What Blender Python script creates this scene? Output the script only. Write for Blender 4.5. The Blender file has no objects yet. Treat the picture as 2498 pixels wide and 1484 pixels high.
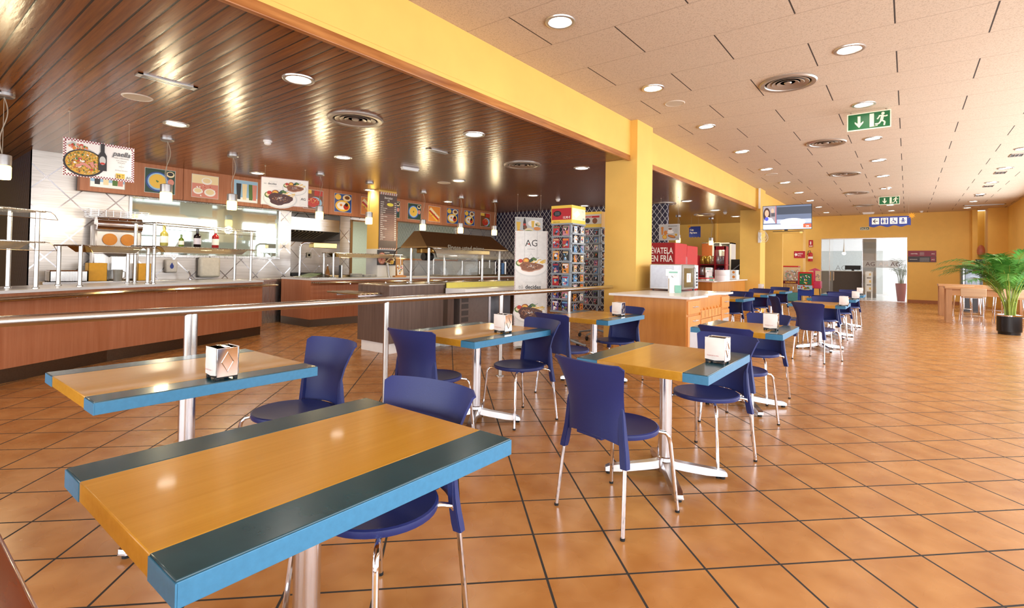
import bpy, bmesh, math, random
from math import sin, cos, pi, radians, sqrt
from mathutils import Vector, Matrix
random.seed(7)
sc = bpy.context.scene
COL = sc.collection

# ---------------------------------------------------------------- camera
CF, CCX, CCY, ROLL, PITCH, YAW, EYE = 1240.06, 1249.0, 624.17, 0.0159, 0.0163, 0.6609, 1.3109
cam_d = bpy.data.cameras.new('camera'); cam = bpy.data.objects.new('camera', cam_d); COL.objects.link(cam)
cam_d.sensor_fit = 'HORIZONTAL'; cam_d.sensor_width = 36; cam_d.lens = 36 * CF / 2498
cam_d.shift_y = -(742 - CCY) / 2498.0
cam_d.clip_start = 0.05; cam_d.clip_end = 200
Mc = Matrix.Rotation(YAW, 4, 'Z') @ Matrix.Rotation(pi / 2, 4, 'X') @ Matrix.Rotation(PITCH, 4, 'X') @ Matrix.Rotation(ROLL, 4, 'Z')
Mc.translation = Vector((0, 0, EYE)); cam.matrix_world = Mc
sc.camera = cam

# ---------------------------------------------------------------- view, world
sc.view_settings.view_transform = 'Standard'; sc.view_settings.look = 'None'
sc.view_settings.exposure = 0.17; sc.view_settings.gamma = 1.0; sc.view_settings.use_curve_mapping = False
sc.cycles.use_denoising = True
sc.cycles.max_bounces = 8; sc.cycles.diffuse_bounces = 4; sc.cycles.glossy_bounces = 4
sc.cycles.transmission_bounces = 6; sc.cycles.transparent_max_bounces = 12
sc.cycles.sample_clamp_indirect = 4.0; sc.cycles.caustics_reflective = False; sc.cycles.caustics_refractive = False
w = bpy.data.worlds.new('world'); sc.world = w; w.use_nodes = True
bg = w.node_tree.nodes['Background']; bg.inputs['Color'].default_value = (0.82, 0.90, 1.0, 1); bg.inputs['Strength'].default_value = 1.6

HC, WC, SC_, TILE = 3.65, 3.03, 0.7546, 0.35      # pale ceiling height, wood ceiling height, ceiling panel, floor tile
XB, XK, YF, XR, YB = -3.52, -11.15, 26.3, 2.87, -5.0  # beam plane, kitchen wall, far wall, window wall, back wall

def area(name, loc, rot, sx, sy, power, col=(1, 1, 1)):
    d = bpy.data.lights.new(name, 'AREA'); d.shape = 'RECTANGLE'; d.size = sx; d.size_y = sy; d.energy = power; d.color = col
    o = bpy.data.objects.new(name, d); o.location = loc; o.rotation_euler = rot; COL.objects.link(o); return o
# daylight entering through the glazed side of the hall, then added fill lamps
area('daylight_side_near', (XR + .25, 1.0, 1.75), (0, radians(90), 0), 2.7, 9.0, 310, (.90, .95, 1.0))
area('daylight_side_mid', (XR + .25, 14.1, 1.75), (0, radians(90), 0), 2.7, 15.4, 640, (.90, .95, 1.0))
area('fill_back', (-3.5, YB - .25, 1.6), (radians(90), 0, 0), 12.5, 2.4, 420, (.92, .96, 1.0))  # unseen fill light added from behind the camera
area('fill_lobby', (1.4, YF + 3.6, 1.7), (0, radians(90), 0), 2.6, 5.0, 110, (1.0, 1.0, 1.0))  # added at the lobby's open side to brighten it; no window stands there

# ---------------------------------------------------------------- pixel helpers (where a sight line meets a real plane)
def ray(px, py):
    dx, dy = px - CCX, py - CCY; c, s = cos(ROLL), sin(ROLL)
    x = c * dx + s * dy; y = -s * dx + c * dy
    X, Y, Z = x / CF, -y / CF, 1.0
    c, s = cos(PITCH), sin(PITCH); Y, Z = c * Y + s * Z, -s * Y + c * Z
    return (X * cos(YAW) - Z * sin(YAW), X * sin(YAW) + Z * cos(YAW), Y)
def atz(px, py, z=0):
    r = ray(px, py); t = (z - EYE) / r[2]; return Vector((r[0] * t, r[1] * t, z))
def atx(px, py, x):
    r = ray(px, py); t = x / r[0]; return Vector((x, r[1] * t, EYE + r[2] * t))
def aty(px, py, y):
    r = ray(px, py); t = y / r[1]; return Vector((r[0] * t, y, EYE + r[2] * t))
def atline(px, py, a, b):
    r = ray(px, py); nx, ny = -(b[1] - a[1]), b[0] - a[0]
    t = (a[0] * nx + a[1] * ny) / (r[0] * nx + r[1] * ny); return Vector((r[0] * t, r[1] * t, EYE + r[2] * t))

# ---------------------------------------------------------------- materials
def lin(c):
    if isinstance(c, str):
        c = [int(c[i:i + 2], 16) / 255 for i in (0, 2, 4)]
    return tuple((v / 12.92 if v <= .04045 else ((v + .055) / 1.055) ** 2.4) for v in c)
MATS = {}
def newmat(name):
    m = bpy.data.materials.new(name); m.use_nodes = True
    nt = m.node_tree; nt.nodes.clear()
    out = nt.nodes.new('ShaderNodeOutputMaterial'); b = nt.nodes.new('ShaderNodeBsdfPrincipled')
    nt.links.new(b.outputs[0], out.inputs[0]); return m, nt, b
def N(nt, t, **k):
    n = nt.nodes.new(t)
    for a, v in k.items(): setattr(n, a, v)
    return n
def setin(n, **k):
    for a, v in k.items():
        n.inputs[a.replace('_', ' ')].default_value = v
def rgba(c): return (*lin(c), 1)
def noise(nt, src, scale, detail=3, rough=.55):
    n = N(nt, 'ShaderNodeTexNoise'); n.inputs['Scale'].default_value = scale; n.inputs['Detail'].default_value = detail
    n.inputs['Roughness'].default_value = rough; nt.links.new(src, n.inputs['Vector']); return n
def ramp(nt, fac, stops):
    r = N(nt, 'ShaderNodeValToRGB'); e = r.color_ramp.elements
    while len(e) < len(stops): e.new(.5)
    for i, (p, c) in enumerate(stops): e[i].position = p; e[i].color = c
    nt.links.new(fac, r.inputs[0]); return r
def mix(nt, fac, a, b, mode='MIX'):
    m = N(nt, 'ShaderNodeMix', data_type='RGBA', blend_type=mode)
    for sock, v in ((m.inputs[0], fac), (m.inputs[6], a), (m.inputs[7], b)):
        if isinstance(v, bpy.types.NodeSocket): nt.links.new(v, sock)
        else: sock.default_value = v
    return m.outputs[2]
def mth(nt, op, a, b=None):
    m = N(nt, 'ShaderNodeMath', operation=op)
    for i, v in enumerate((a, b)):
        if v is None: continue
        if isinstance(v, bpy.types.NodeSocket): nt.links.new(v, m.inputs[i])
        else: m.inputs[i].default_value = v
    return m.outputs[0]
def bump(nt, bsdf, h, strength=.3, dist=.01):
    b = N(nt, 'ShaderNodeBump'); b.inputs['Strength'].default_value = strength; b.inputs['Distance'].default_value = dist
    nt.links.new(h, b.inputs['Height']); nt.links.new(b.outputs[0], bsdf.inputs['Normal'])
def mapping(nt, kind='object', scale=(1, 1, 1), rot=(0, 0, 0), loc=(0, 0, 0), vt='POINT'):
    if kind == 'world': s = N(nt, 'ShaderNodeNewGeometry').outputs['Position']
    else: s = N(nt, 'ShaderNodeTexCoord').outputs['Object']
    mp = N(nt, 'ShaderNodeMapping', vector_type=vt)
    mp.inputs['Scale'].default_value = scale; mp.inputs['Rotation'].default_value = rot; mp.inputs['Location'].default_value = loc
    nt.links.new(s, mp.inputs[0]); return mp.outputs[0]
def P(name, col, rough=.5, metal=0.0, var=.06, vs=18, bmp=0, coat=0, spec=.5, emit=None, es=0, trans=0, alpha=1, ior=1.45, kind='object', stretch=(1, 1, 1), noise_rough=0):
    if name in MATS: return MATS[name]
    m, nt, b = newmat(name)
    c = lin(col); src = mapping(nt, kind, stretch)
    n = noise(nt, src, vs)
    lo = tuple(max(0, v * (1 - var)) for v in c) + (1,); hi = tuple(min(1, v * (1 + var)) for v in c) + (1,)
    r = ramp(nt, n.outputs[0], [(.3, lo), (.7, hi)]); nt.links.new(r.outputs[0], b.inputs['Base Color'])
    setin(b, Roughness=rough, Metallic=metal, IOR=ior)
    b.inputs['Specular IOR Level'].default_value = spec
    if noise_rough:
        rr = ramp(nt, n.outputs[0], [(.3, (rough - noise_rough,) * 3 + (1,)), (.7, (rough + noise_rough,) * 3 + (1,))])
        nt.links.new(rr.outputs[0], b.inputs['Roughness'])
    if coat: b.inputs['Coat Weight'].default_value = coat; b.inputs['Coat Roughness'].default_value = .08
    if emit: b.inputs['Emission Color'].default_value = rgba(emit); b.inputs['Emission Strength'].default_value = es
    if trans: b.inputs['Transmission Weight'].default_value = trans
    if alpha < 1: b.inputs['Alpha'].default_value = alpha
    if bmp: bump(nt, b, n.outputs[0], bmp, .004)
    MATS[name] = m; return m
def brushed(name, col, rough=.3, axis=2, metal=1.0, k=.05):
    if name in MATS: return MATS[name]
    m, nt, b = newmat(name); st = [60, 60, 60]; st[axis] = 1.2
    src = mapping(nt, 'object', tuple(st)); n = noise(nt, src, 1.0, 2)
    c = lin(col); r = ramp(nt, n.outputs[0], [(.25, tuple(v * .9 for v in c) + (1,)), (.75, tuple(min(1, v * 1.08) for v in c) + (1,))])
    nt.links.new(r.outputs[0], b.inputs['Base Color']); setin(b, Metallic=metal)
    rr = ramp(nt, n.outputs[0], [(.2, (rough - k,) * 3 + (1,)), (.8, (rough + k,) * 3 + (1,))]); nt.links.new(rr.outputs[0], b.inputs['Roughness'])
    MATS[name] = m; return m
def woodm(name, c1, c2, rough=.4, axis=2, scale=1.0, coat=0, grain=28, kind='object', bmp=.05):
    """fine straight grain running along the given axis"""
    if name in MATS: return MATS[name]
    m, nt, b = newmat(name); st = [grain * scale] * 3; st[axis] = 1.3 * scale
    src = mapping(nt, kind, tuple(st)); n = noise(nt, src, 1.0, 5, .6)
    n2 = noise(nt, mapping(nt, kind, (3, 3, 3)), 1.0, 2)
    r = ramp(nt, n.outputs[0], [(.3, rgba(c1)), (.72, rgba(c2))])
    cc = mix(nt, mth(nt, 'MULTIPLY', n2.outputs[0], .35), r.outputs[0], rgba(c1)); nt.links.new(cc, b.inputs['Base Color'])
    setin(b, Roughness=rough)
    if coat: b.inputs['Coat Weight'].default_value = coat; b.inputs['Coat Roughness'].default_value = .06
    if bmp: bump(nt, b, n.outputs[0], bmp, .002)
    MATS[name] = m; return m

def floor_mat():
    m, nt, b = newmat('terracotta_tiles')
    ox, oy = 1.4702 * TILE, 6.2431 * TILE
    O = (ox * cos(YAW) - oy * sin(YAW), ox * sin(YAW) + oy * cos(YAW), 0)
    src = mapping(nt, 'world', (TILE, TILE, 1), (0, 0, radians(45)), O, 'TEXTURE')
    br = N(nt, 'ShaderNodeTexBrick', offset=0.0, offset_frequency=2, squash=1.0, squash_frequency=2)
    nt.links.new(src, br.inputs['Vector'])
    setin(br, Scale=1.0, Bias=0.0); br.inputs['Mortar Size'].default_value = .016; br.inputs['Mortar Smooth'].default_value = .1
    br.inputs['Brick Width'].default_value = 1.0; br.inputs['Row Height'].default_value = 1.0
    br.inputs['Color1'].default_value = rgba('bf8347'); br.inputs['Color2'].default_value = rgba('b2763c'); br.inputs['Mortar'].default_value = rgba('42382f')
    g = mapping(nt, 'world'); n1 = noise(nt, g, 5.0, 2, .5); n2 = noise(nt, g, 120, 2)
    blot = ramp(nt, n1.outputs[0], [(.30, rgba('a3672f')), (.70, rgba('cd965c'))])
    c = mix(nt, .55, br.outputs['Color'], blot.outputs[0])
    c = mix(nt, br.outputs['Fac'], c, rgba('2c2621')); nt.links.new(c, b.inputs['Base Color'])
    n3 = noise(nt, g, 6, 1, .5)
    rr = ramp(nt, n3.outputs[0], [(.3, (.24,) * 3 + (1,)), (.7, (.30,) * 3 + (1,))])
    ro = mix(nt, br.outputs['Fac'], rr.outputs[0], (.8, .8, .8, 1)); nt.links.new(ro, b.inputs['Roughness'])
    h = mth(nt, 'SUBTRACT', mth(nt, 'MULTIPLY', n3.outputs[0], .35), br.outputs['Fac'])
    bump(nt, b, h, .12, .0015); b.inputs['Specular IOR Level'].default_value = .55
    return m
def ceiling_mat():
    m, nt, b = newmat('mineral_ceiling_panels')
    gx, gz, ra = -.0944, 6.3275, .9578
    O = ((gx * cos(YAW) - gz * sin(YAW) + ra) * SC_, (gx * sin(YAW) + gz * cos(YAW)) * SC_, 0)
    src = mapping(nt, 'world', (SC_, SC_, 1), (0, 0, 0), O, 'TEXTURE')
    br = N(nt, 'ShaderNodeTexBrick', offset=0.5, offset_frequency=2, squash=1.0, squash_frequency=2)
    nt.links.new(src, br.inputs['Vector'])
    setin(br, Scale=1.0, Bias=0.0); br.inputs['Mortar Size'].default_value = .009; br.inputs['Mortar Smooth'].default_value = .1
    br.inputs['Brick Width'].default_value = 2 * ra; br.inputs['Row Height'].default_value = 1.0
    sx = N(nt, 'ShaderNodeSeparateXYZ'); nt.links.new(src, sx.inputs[0])
    fr = mth(nt, 'FRACT', sx.outputs[1]); d = mth(nt, 'MINIMUM', fr, mth(nt, 'SUBTRACT', 1.0, fr))
    row = mth(nt, 'LESS_THAN', d, .0095)
    longi = mth(nt, 'MULTIPLY', br.outputs['Fac'], mth(nt, 'SUBTRACT', 1.0, row))
    g = mapping(nt, 'world'); n1 = noise(nt, g, 90, 3, .7); n2 = noise(nt, g, 1.3, 2)
    base = ramp(nt, n1.outputs[0], [(.36, rgba('b3a08a')), (.5, rgba('d3c1ab'))])
    base2 = mix(nt, mth(nt, 'MULTIPLY', n2.outputs[0], .25), base.outputs[0], rgba('cfb196'))
    c = mix(nt, mth(nt, 'MULTIPLY', row, .35), base2, rgba('8c7460'))
    c = mix(nt, longi, c, rgba('40342c')); nt.links.new(c, b.inputs['Base Color'])
    setin(b, Roughness=.9); bump(nt, b, mth(nt, 'SUBTRACT', n1.outputs[0], br.outputs['Fac']), .4, .003)
    return m
def board_mat():
    m, nt, b = newmat('lacquered_pine_boards')
    src = mapping(nt, 'world'); sx = N(nt, 'ShaderNodeSeparateXYZ'); nt.links.new(src, sx.inputs[0])
    yy = mth(nt, 'DIVIDE', sx.outputs[1], .1155); fr = mth(nt, 'FRACT', yy); fl = mth(nt, 'FLOOR', yy)
    d = mth(nt, 'MINIMUM', fr, mth(nt, 'SUBTRACT', 1.0, fr))
    groove = mth(nt, 'LESS_THAN', d, .06)
    wn = N(nt, 'ShaderNodeTexWhiteNoise', noise_dimensions='1D'); nt.links.new(fl, wn.inputs['W'])
    gr = noise(nt, mapping(nt, 'world', (1.2, 34, 1)), 1.0, 5, .6)
    kn = noise(nt, mapping(nt, 'world', (7, 20, 1)), 1.0, 2)
    c1 = ramp(nt, gr.outputs[0], [(.3, rgba('6a3c19')), (.72, rgba('9c602c'))])
    c = mix(nt, mth(nt, 'MULTIPLY', wn.outputs[0], .45), c1.outputs[0], rgba('7a4a20'))
    c = mix(nt, mth(nt, 'MULTIPLY', mth(nt, 'GREATER_THAN', kn.outputs[0], .72), .6), c, rgba('33190a'))
    c = mix(nt, groove, c, rgba('2a1508')); nt.links.new(c, b.inputs['Base Color'])
    rip = noise(nt, mapping(nt, 'world', (5, 26, 1)), 1.0, 3, .55)
    prof = mth(nt, 'MULTIPLY', mth(nt, 'POWER', mth(nt, 'SUBTRACT', fr, .5), 2.0), -2.2)
    h = mth(nt, 'ADD', mth(nt, 'MULTIPLY', rip.outputs[0], .8), prof)
    h = mth(nt, 'SUBTRACT', h, mth(nt, 'MULTIPLY', groove, 1.0))
    bump(nt, b, h, .55, .003)
    setin(b, Roughness=.24); b.inputs['Specular IOR Level'].default_value = .45
    return m
def steelwall_mat():
    """brushed steel cladding with a large diamond of shallow crossing lines"""
    m, nt, b = newmat('diamond_steel_cladding')
    src = mapping(nt, 'world'); sx = N(nt, 'ShaderNodeSeparateXYZ'); nt.links.new(src, sx.inputs[0])
    k = 1 / .62
    u = mth(nt, 'MULTIPLY', mth(nt, 'ADD', sx.outputs[1], mth(nt, 'MULTIPLY', sx.outputs[2], .95)), k)
    v = mth(nt, 'MULTIPLY', mth(nt, 'SUBTRACT', sx.outputs[1], mth(nt, 'MULTIPLY', sx.outputs[2], .95)), k)
    ls = []
    for q in (u, v):
        f = mth(nt, 'FRACT', q); ls.append(mth(nt, 'LESS_THAN', mth(nt, 'MINIMUM', f, mth(nt, 'SUBTRACT', 1.0, f)), .022))
    line = mth(nt, 'MAXIMUM', ls[0], ls[1])
    n = noise(nt, mapping(nt, 'world', (1, 1.5, 60)), 1.0, 3); n2 = noise(nt, src, 2.2, 2)
    c = ramp(nt, n.outputs[0], [(.3, rgba('b9b0a8')), (.7, rgba('d3cbc4'))])
    cc = mix(nt, mth(nt, 'MULTIPLY', line, .6), c.outputs[0], rgba('a9a6aa')); nt.links.new(cc, b.inputs['Base Color'])
    setin(b, Metallic=.75); rr = ramp(nt, n2.outputs[0], [(.3, (.26,) * 3 + (1,)), (.7, (.4,) * 3 + (1,))])
    ro = mix(nt, line, rr.outputs[0], (.12, .12, .12, 1)); nt.links.new(ro, b.inputs['Roughness'])
    return m
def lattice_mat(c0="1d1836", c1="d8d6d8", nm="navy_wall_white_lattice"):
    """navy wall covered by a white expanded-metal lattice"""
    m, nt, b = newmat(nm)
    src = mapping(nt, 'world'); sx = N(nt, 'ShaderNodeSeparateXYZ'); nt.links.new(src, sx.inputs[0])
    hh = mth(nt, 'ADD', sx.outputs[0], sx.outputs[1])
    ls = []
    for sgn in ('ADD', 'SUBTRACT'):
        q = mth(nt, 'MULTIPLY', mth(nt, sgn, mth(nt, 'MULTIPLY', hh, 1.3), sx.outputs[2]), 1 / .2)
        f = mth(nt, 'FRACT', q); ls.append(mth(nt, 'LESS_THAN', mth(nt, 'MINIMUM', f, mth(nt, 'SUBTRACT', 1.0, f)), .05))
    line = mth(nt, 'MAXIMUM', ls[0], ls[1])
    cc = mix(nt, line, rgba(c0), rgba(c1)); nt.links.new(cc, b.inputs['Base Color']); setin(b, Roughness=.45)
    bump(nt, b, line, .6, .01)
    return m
M_FLOOR, M_CEIL, M_BOARD, M_STEELW, M_LATT = floor_mat(), ceiling_mat(), board_mat(), steelwall_mat(), lattice_mat()
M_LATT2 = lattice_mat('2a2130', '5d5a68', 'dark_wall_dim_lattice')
YELLOW = P('yellow_wall_paint', 'edc063', .6, var=.03, vs=3, bmp=.03, kind='world')
WHITE = P('white_paint', 'f4f3f0', .5, var=.02)
CHROME = P('polished_chrome', 'e6e6ea', .1, 1, var=.03)
ALU = P('polished_aluminium', 'dcdcdf', .24, 1, var=.05)
STEEL = brushed('brushed_steel', 'c9c5c0', .28)
STEELH = brushed('brushed_steel_long', 'd2cec8', .25, axis=1)
DSTEEL = P('bronze_tinted_steel', '8f7650', .22, .9, var=.05)
BLACK = P('black_plastic', '141416', .4, var=.1)
RUBBER = P('black_rubber', '1a1a1a', .7)
GLASS = P('clear_glass', 'eef6f2', .02, trans=1.0, var=0, ior=1.1, spec=.3)
BLUE = P('blue_moulded_plastic', '253069', .40, var=.05, vs=160, bmp=.06)
LAMP = P('lamp_glow', 'ffffff', .5, emit='fff6e6', es=14)

# ---------------------------------------------------------------- mesh builder
class MB:
    def __init__(s, mat=None): s.v, s.f, s.m, s.s, s.mats = [], [], [], [], []; s.X = Matrix.Identity(4); s.k = 0; s.use(mat) if mat else None
    def use(s, mat):
        if mat not in s.mats: s.mats.append(mat)
        s.k = s.mats.index(mat); return s
    def at(s, loc=(0, 0, 0), rz=0, rx=0, ry=0):
        s.X = Matrix.Translation(loc) @ Matrix.Rotation(rz, 4, 'Z') @ Matrix.Rotation(ry, 4, 'Y') @ Matrix.Rotation(rx, 4, 'X'); return s
    def add(s, vs, fs, smooth=False):
        n = len(s.v); s.v += [tuple(s.X @ Vector(v)) for v in vs]
        for f in fs: s.f.append(tuple(i + n for i in f)); s.m.append(s.k); s.s.append(smooth)
        return s
    def bm(s, bm, smooth=False):
        bm.verts.index_update(); s.add([v.co[:] for v in bm.verts], [[v.index for v in f.verts] for f in bm.faces], smooth); bm.free(); return s
    def box(s, x0, x1, y0, y1, z0, z1, bev=0, seg=2):
        x0, x1 = min(x0, x1), max(x0, x1); y0, y1 = min(y0, y1), max(y0, y1); z0, z1 = min(z0, z1), max(z0, z1)
        vs = [(x, y, z) for x in (x0, x1) for y in (y0, y1) for z in (z0, z1)]
        fs = [(0, 1, 3, 2), (4, 6, 7, 5), (0, 4, 5, 1), (2, 3, 7, 6), (0, 2, 6, 4), (1, 5, 7, 3)]
        if not bev: return s.add(vs, fs)
        b = bmesh.new(); vv = [b.verts.new(v) for v in vs]
        for f in fs: b.faces.new([vv[i] for i in f])
        bmesh.ops.bevel(b, geom=list(b.edges), offset=min(bev, .45 * min(x1 - x0, y1 - y0, z1 - z0)), segments=seg, affect='EDGES', profile=.5)
        b.normal_update(); n0 = len(s.f); s.bm(b, True)
        R = s.X.to_3x3()
        for i in range(n0, len(s.f)):
            p = [Vector(s.v[q]) for q in s.f[i]]; nn = R.transposed() @ ((p[1] - p[0]).cross(p[2] - p[0])).normalized()
            if max(abs(nn.x), abs(nn.y), abs(nn.z)) > .9999: s.s[i] = False
        return s
    def cyl(s, a, b, r0, r1=None, n=16, caps=True):
        r1 = r0 if r1 is None else r1; a, b = Vector(a), Vector(b); d = (b - a).normalized()
        u = d.cross(Vector((0, 0, 1))) if abs(d.z) < .95 else d.cross(Vector((0, 1, 0))); u.normalize(); w_ = d.cross(u)
        vs = []
        for c, r in ((a, r0), (b, r1)):
            vs += [tuple(c + (u * cos(2 * pi * i / n) + w_ * sin(2 * pi * i / n)) * r) for i in range(n)]
        fs = [(i, i + n, (i + 1) % n + n, (i + 1) % n) for i in range(n)]
        s.add(vs, fs, True)
        if caps: s.add(vs, [tuple(range(n)), tuple(range(2 * n - 1, n - 1, -1))], False)
        return s
    def tube(s, pts, r, n=10, closed=False):
        pts = [Vector(p) for p in pts]; rr = r if isinstance(r, (list, tuple)) else [r] * len(pts); vs = []; pu = None
        m = len(pts)
        for i, p in enumerate(pts):
            if closed: d = pts[(i + 1) % m] - pts[i - 1]
            else: d = pts[min(i + 1, m - 1)] - pts[max(i - 1, 0)]
            d.normalize()
            if pu is None: u = d.cross(Vector((0, 0, 1))) if abs(d.z) < .9 else d.cross(Vector((1, 0, 0)))
            else: u = pu - d * pu.dot(d)
            u.normalize(); pu = u; w_ = d.cross(u)
            vs += [tuple(p + (u * cos(2 * pi * k / n) + w_ * sin(2 * pi * k / n)) * rr[i]) for k in range(n)]
        L = m if closed else m - 1
        fs = [(i * n + k, ((i + 1) % m) * n + k, ((i + 1) % m) * n + (k + 1) % n, i * n + (k + 1) % n) for i in range(L) for k in range(n)]
        s.add(vs, fs, True)
        if not closed: s.add(vs, [tuple(range(n)), tuple(range((m - 1) * n + n - 1, (m - 1) * n - 1, -1))], False)
        return s
    def lathe(s, prof, c=(0, 0, 0), n=24, smooth=True):
        c = Vector(c); vs = [(c.x + r * cos(2 * pi * i / n), c.y + r * sin(2 * pi * i / n), c.z + z) for r, z in prof for i in range(n)]
        fs = [(j * n + i, j * n + (i + 1) % n, (j + 1) * n + (i + 1) % n, (j + 1) * n + i) for j in range(len(prof) - 1) for i in range(n)]
        s.add(vs, fs, smooth)
        e = []
        if prof[0][0] > 1e-4: e.append(tuple(range(n - 1, -1, -1)))
        if prof[-1][0] > 1e-4: e.append(tuple(range((len(prof) - 1) * n, len(prof) * n)))
        if e: s.add(vs, e, False)
        return s
    def prism(s, poly, z0, z1, smooth=False):
        n = len(poly); vs = [(x, y, z0) for x, y in poly] + [(x, y, z1) for x, y in poly]
        s.add(vs, [tuple(range(n - 1, -1, -1)), tuple(range(n, 2 * n))]); return s.add(vs, [(i, (i + 1) % n, (i + 1) % n + n, i + n) for i in range(n)], smooth)
    def ball(s, c, r, n=12, sq=(1, 1, 1)):
        b = bmesh.new(); bmesh.ops.create_uvsphere(b, u_segments=n, v_segments=max(6, n // 2), radius=r)
        for v in b.verts: v.co = Vector((v.co.x * sq[0] + c[0], v.co.y * sq[1] + c[1], v.co.z * sq[2] + c[2]))
        return s.bm(b, True)
    def build(s, name, parent=None, loc=None, sharp=35):
        me = bpy.data.meshes.new(name); me.from_pydata(s.v, [], s.f)
        for m in s.mats: me.materials.append(m)
        me.polygons.foreach_set('material_index', s.m); me.polygons.foreach_set('use_smooth', s.s); me.update()
        if any(s.s): me.set_sharp_from_angle(angle=radians(sharp)); me.polygons.foreach_set('use_smooth', s.s); me.update()
        o = bpy.data.objects.new(name, me); COL.objects.link(o)
        if parent: o.parent = parent
        if loc is not None: o.location = loc
        return o
def clean(me):
    b = bmesh.new(); b.from_mesh(me); bmesh.ops.remove_doubles(b, verts=b.verts, dist=1e-5); b.to_mesh(me); b.free()
def tag(o, label=None, cat=None, group=None, kind=None):
    if label: o['label'] = label
    if cat: o['category'] = cat
    if group: o['group'] = group
    if kind: o['kind'] = kind
    return o
def thing(name, label, cat, loc=(0, 0, 0), rz=0, group=None):
    o = bpy.data.objects.new(name, None); o.empty_display_size = .1; COL.objects.link(o)
    o.location = loc; o.rotation_euler = (0, 0, rz); return tag(o, label, cat, group)
def struct(name, mb, label=None):
    o = mb.build(name); o['kind'] = 'structure'
    if label: o['label'] = label
    return o
def copy_tree(o, parent=None):
    c = o.copy(); COL.objects.link(c); c.parent = parent
    for ch in list(KIDS.get(o.name, o.children)): copy_tree(ch, c)
    return c
KIDS = {}
def dup(o, loc, rz, label, group=None):
    c = copy_tree(o); c.location = loc; c.rotation_euler = (0, 0, rz); tag(c, label, None, group); return c
# text outlines as mesh polygons
TXT = {}
def text_geo(s, bold=False, shear=0.0):
    key = (s, bold, shear)
    if key in TXT: return TXT[key]
    cu = bpy.data.curves.new('t', 'FONT'); cu.body = s; cu.size = 1; cu.shear = shear; cu.resolution_u = 2
    if bold: cu.offset = .018
    ob = bpy.data.objects.new('t', cu); COL.objects.link(ob)
    me = bpy.data.meshes.new_from_object(ob, depsgraph=bpy.context.evaluated_depsgraph_get())
    vs = [tuple(v.co) for v in me.vertices]; fs = [tuple(p.vertices) for p in me.polygons]
    bpy.data.objects.remove(ob); bpy.data.curves.remove(cu); bpy.data.meshes.remove(me)
    TXT[key] = (vs, fs); return TXT[key]
class Art(MB):
    """flat drawing on a face: local x right, y up, each later shape lies 0.4 mm higher"""
    def __init__(s, frame, mat=None):
        MB.__init__(s, mat); s.X = frame; s.l = .0008; s.step = .00018
    def lift(s): s.l += s.step; return s.l
    def rect(s, x0, y0, x1, y1, mat=None):
        if mat: s.use(mat)
        z = s.lift(); return s.add([(x0, y0, z), (x1, y0, z), (x1, y1, z), (x0, y1, z)], [(0, 1, 2, 3)])
    def poly(s, pts, mat=None):
        if mat: s.use(mat)
        z = s.lift(); return s.add([(x, y, z) for x, y in pts], [tuple(range(len(pts)))])
    def ell(s, cx, cy, rx, ry=None, mat=None, n=24, rot=0, a0=0, a1=2 * pi):
        ry = rx if ry is None else ry
        full = abs(a1 - a0 - 2 * pi) < 1e-6
        A = [a0 + (a1 - a0) * i / (n if full else n - 1) for i in range(n)]
        pts = [(rx * cos(a), ry * sin(a)) for a in A]
        return s.poly([(cx + x * cos(rot) - y * sin(rot), cy + x * sin(rot) + y * cos(rot)) for x, y in pts], mat)
    def line(s, pts, w_, mat=None):
        if mat: s.use(mat)
        z = s.lift()
        for (x0, y0), (x1, y1) in zip(pts, pts[1:]):
            L = sqrt((x1 - x0) ** 2 + (y1 - y0) ** 2) or 1; nx, ny = -(y1 - y0) / L * w_ / 2, (x1 - x0) / L * w_ / 2
            s.add([(x0 - nx, y0 - ny, z), (x1 - nx, y1 - ny, z), (x1 + nx, y1 + ny, z), (x0 + nx, y0 + ny, z)], [(0, 1, 2, 3)])
        return s
    def text(s, t, x, y, size, mat=None, bold=False, align='l', sx=1.0, shear=0.0):
        if mat: s.use(mat)
        vs, fs = text_geo(t, bold, shear)
        if not vs: return s
        z = s.lift(); xs = [v[0] for v in vs]; W_ = (max(xs) + min(xs)) * size * sx
        dx = {'l': 0, 'c': -W_ / 2, 'r': -W_}[align]
        return s.add([(x + dx + v[0] * size * sx, y + v[1] * size, z) for v in vs], fs)
def frame(o, u, v):
    """matrix: local x along u, y along v, z the outward normal u x v"""
    u = Vector(u).normalized(); v = Vector(v); v = (v - u * v.dot(u)).normalized(); n = u.cross(v)
    m = Matrix((u, v, n)).transposed().to_4x4(); m.translation = Vector(o); return m
# ================================================================ THE SETTING
ML = -16.0                                         # the wood ceiled room runs on to the left of the kitchen
struct('floor', MB(M_FLOOR).box(ML, XR, YB, YF, -.1, 0))
CE = MB(M_CEIL).box(XB, XR, YB, YF + .0, HC, HC + .12); struct('ceiling', CE)
struct('ceiling_wood', MB(M_BOARD).box(ML, XB - .001, YB, 21.0, WC, WC + .1))
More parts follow.
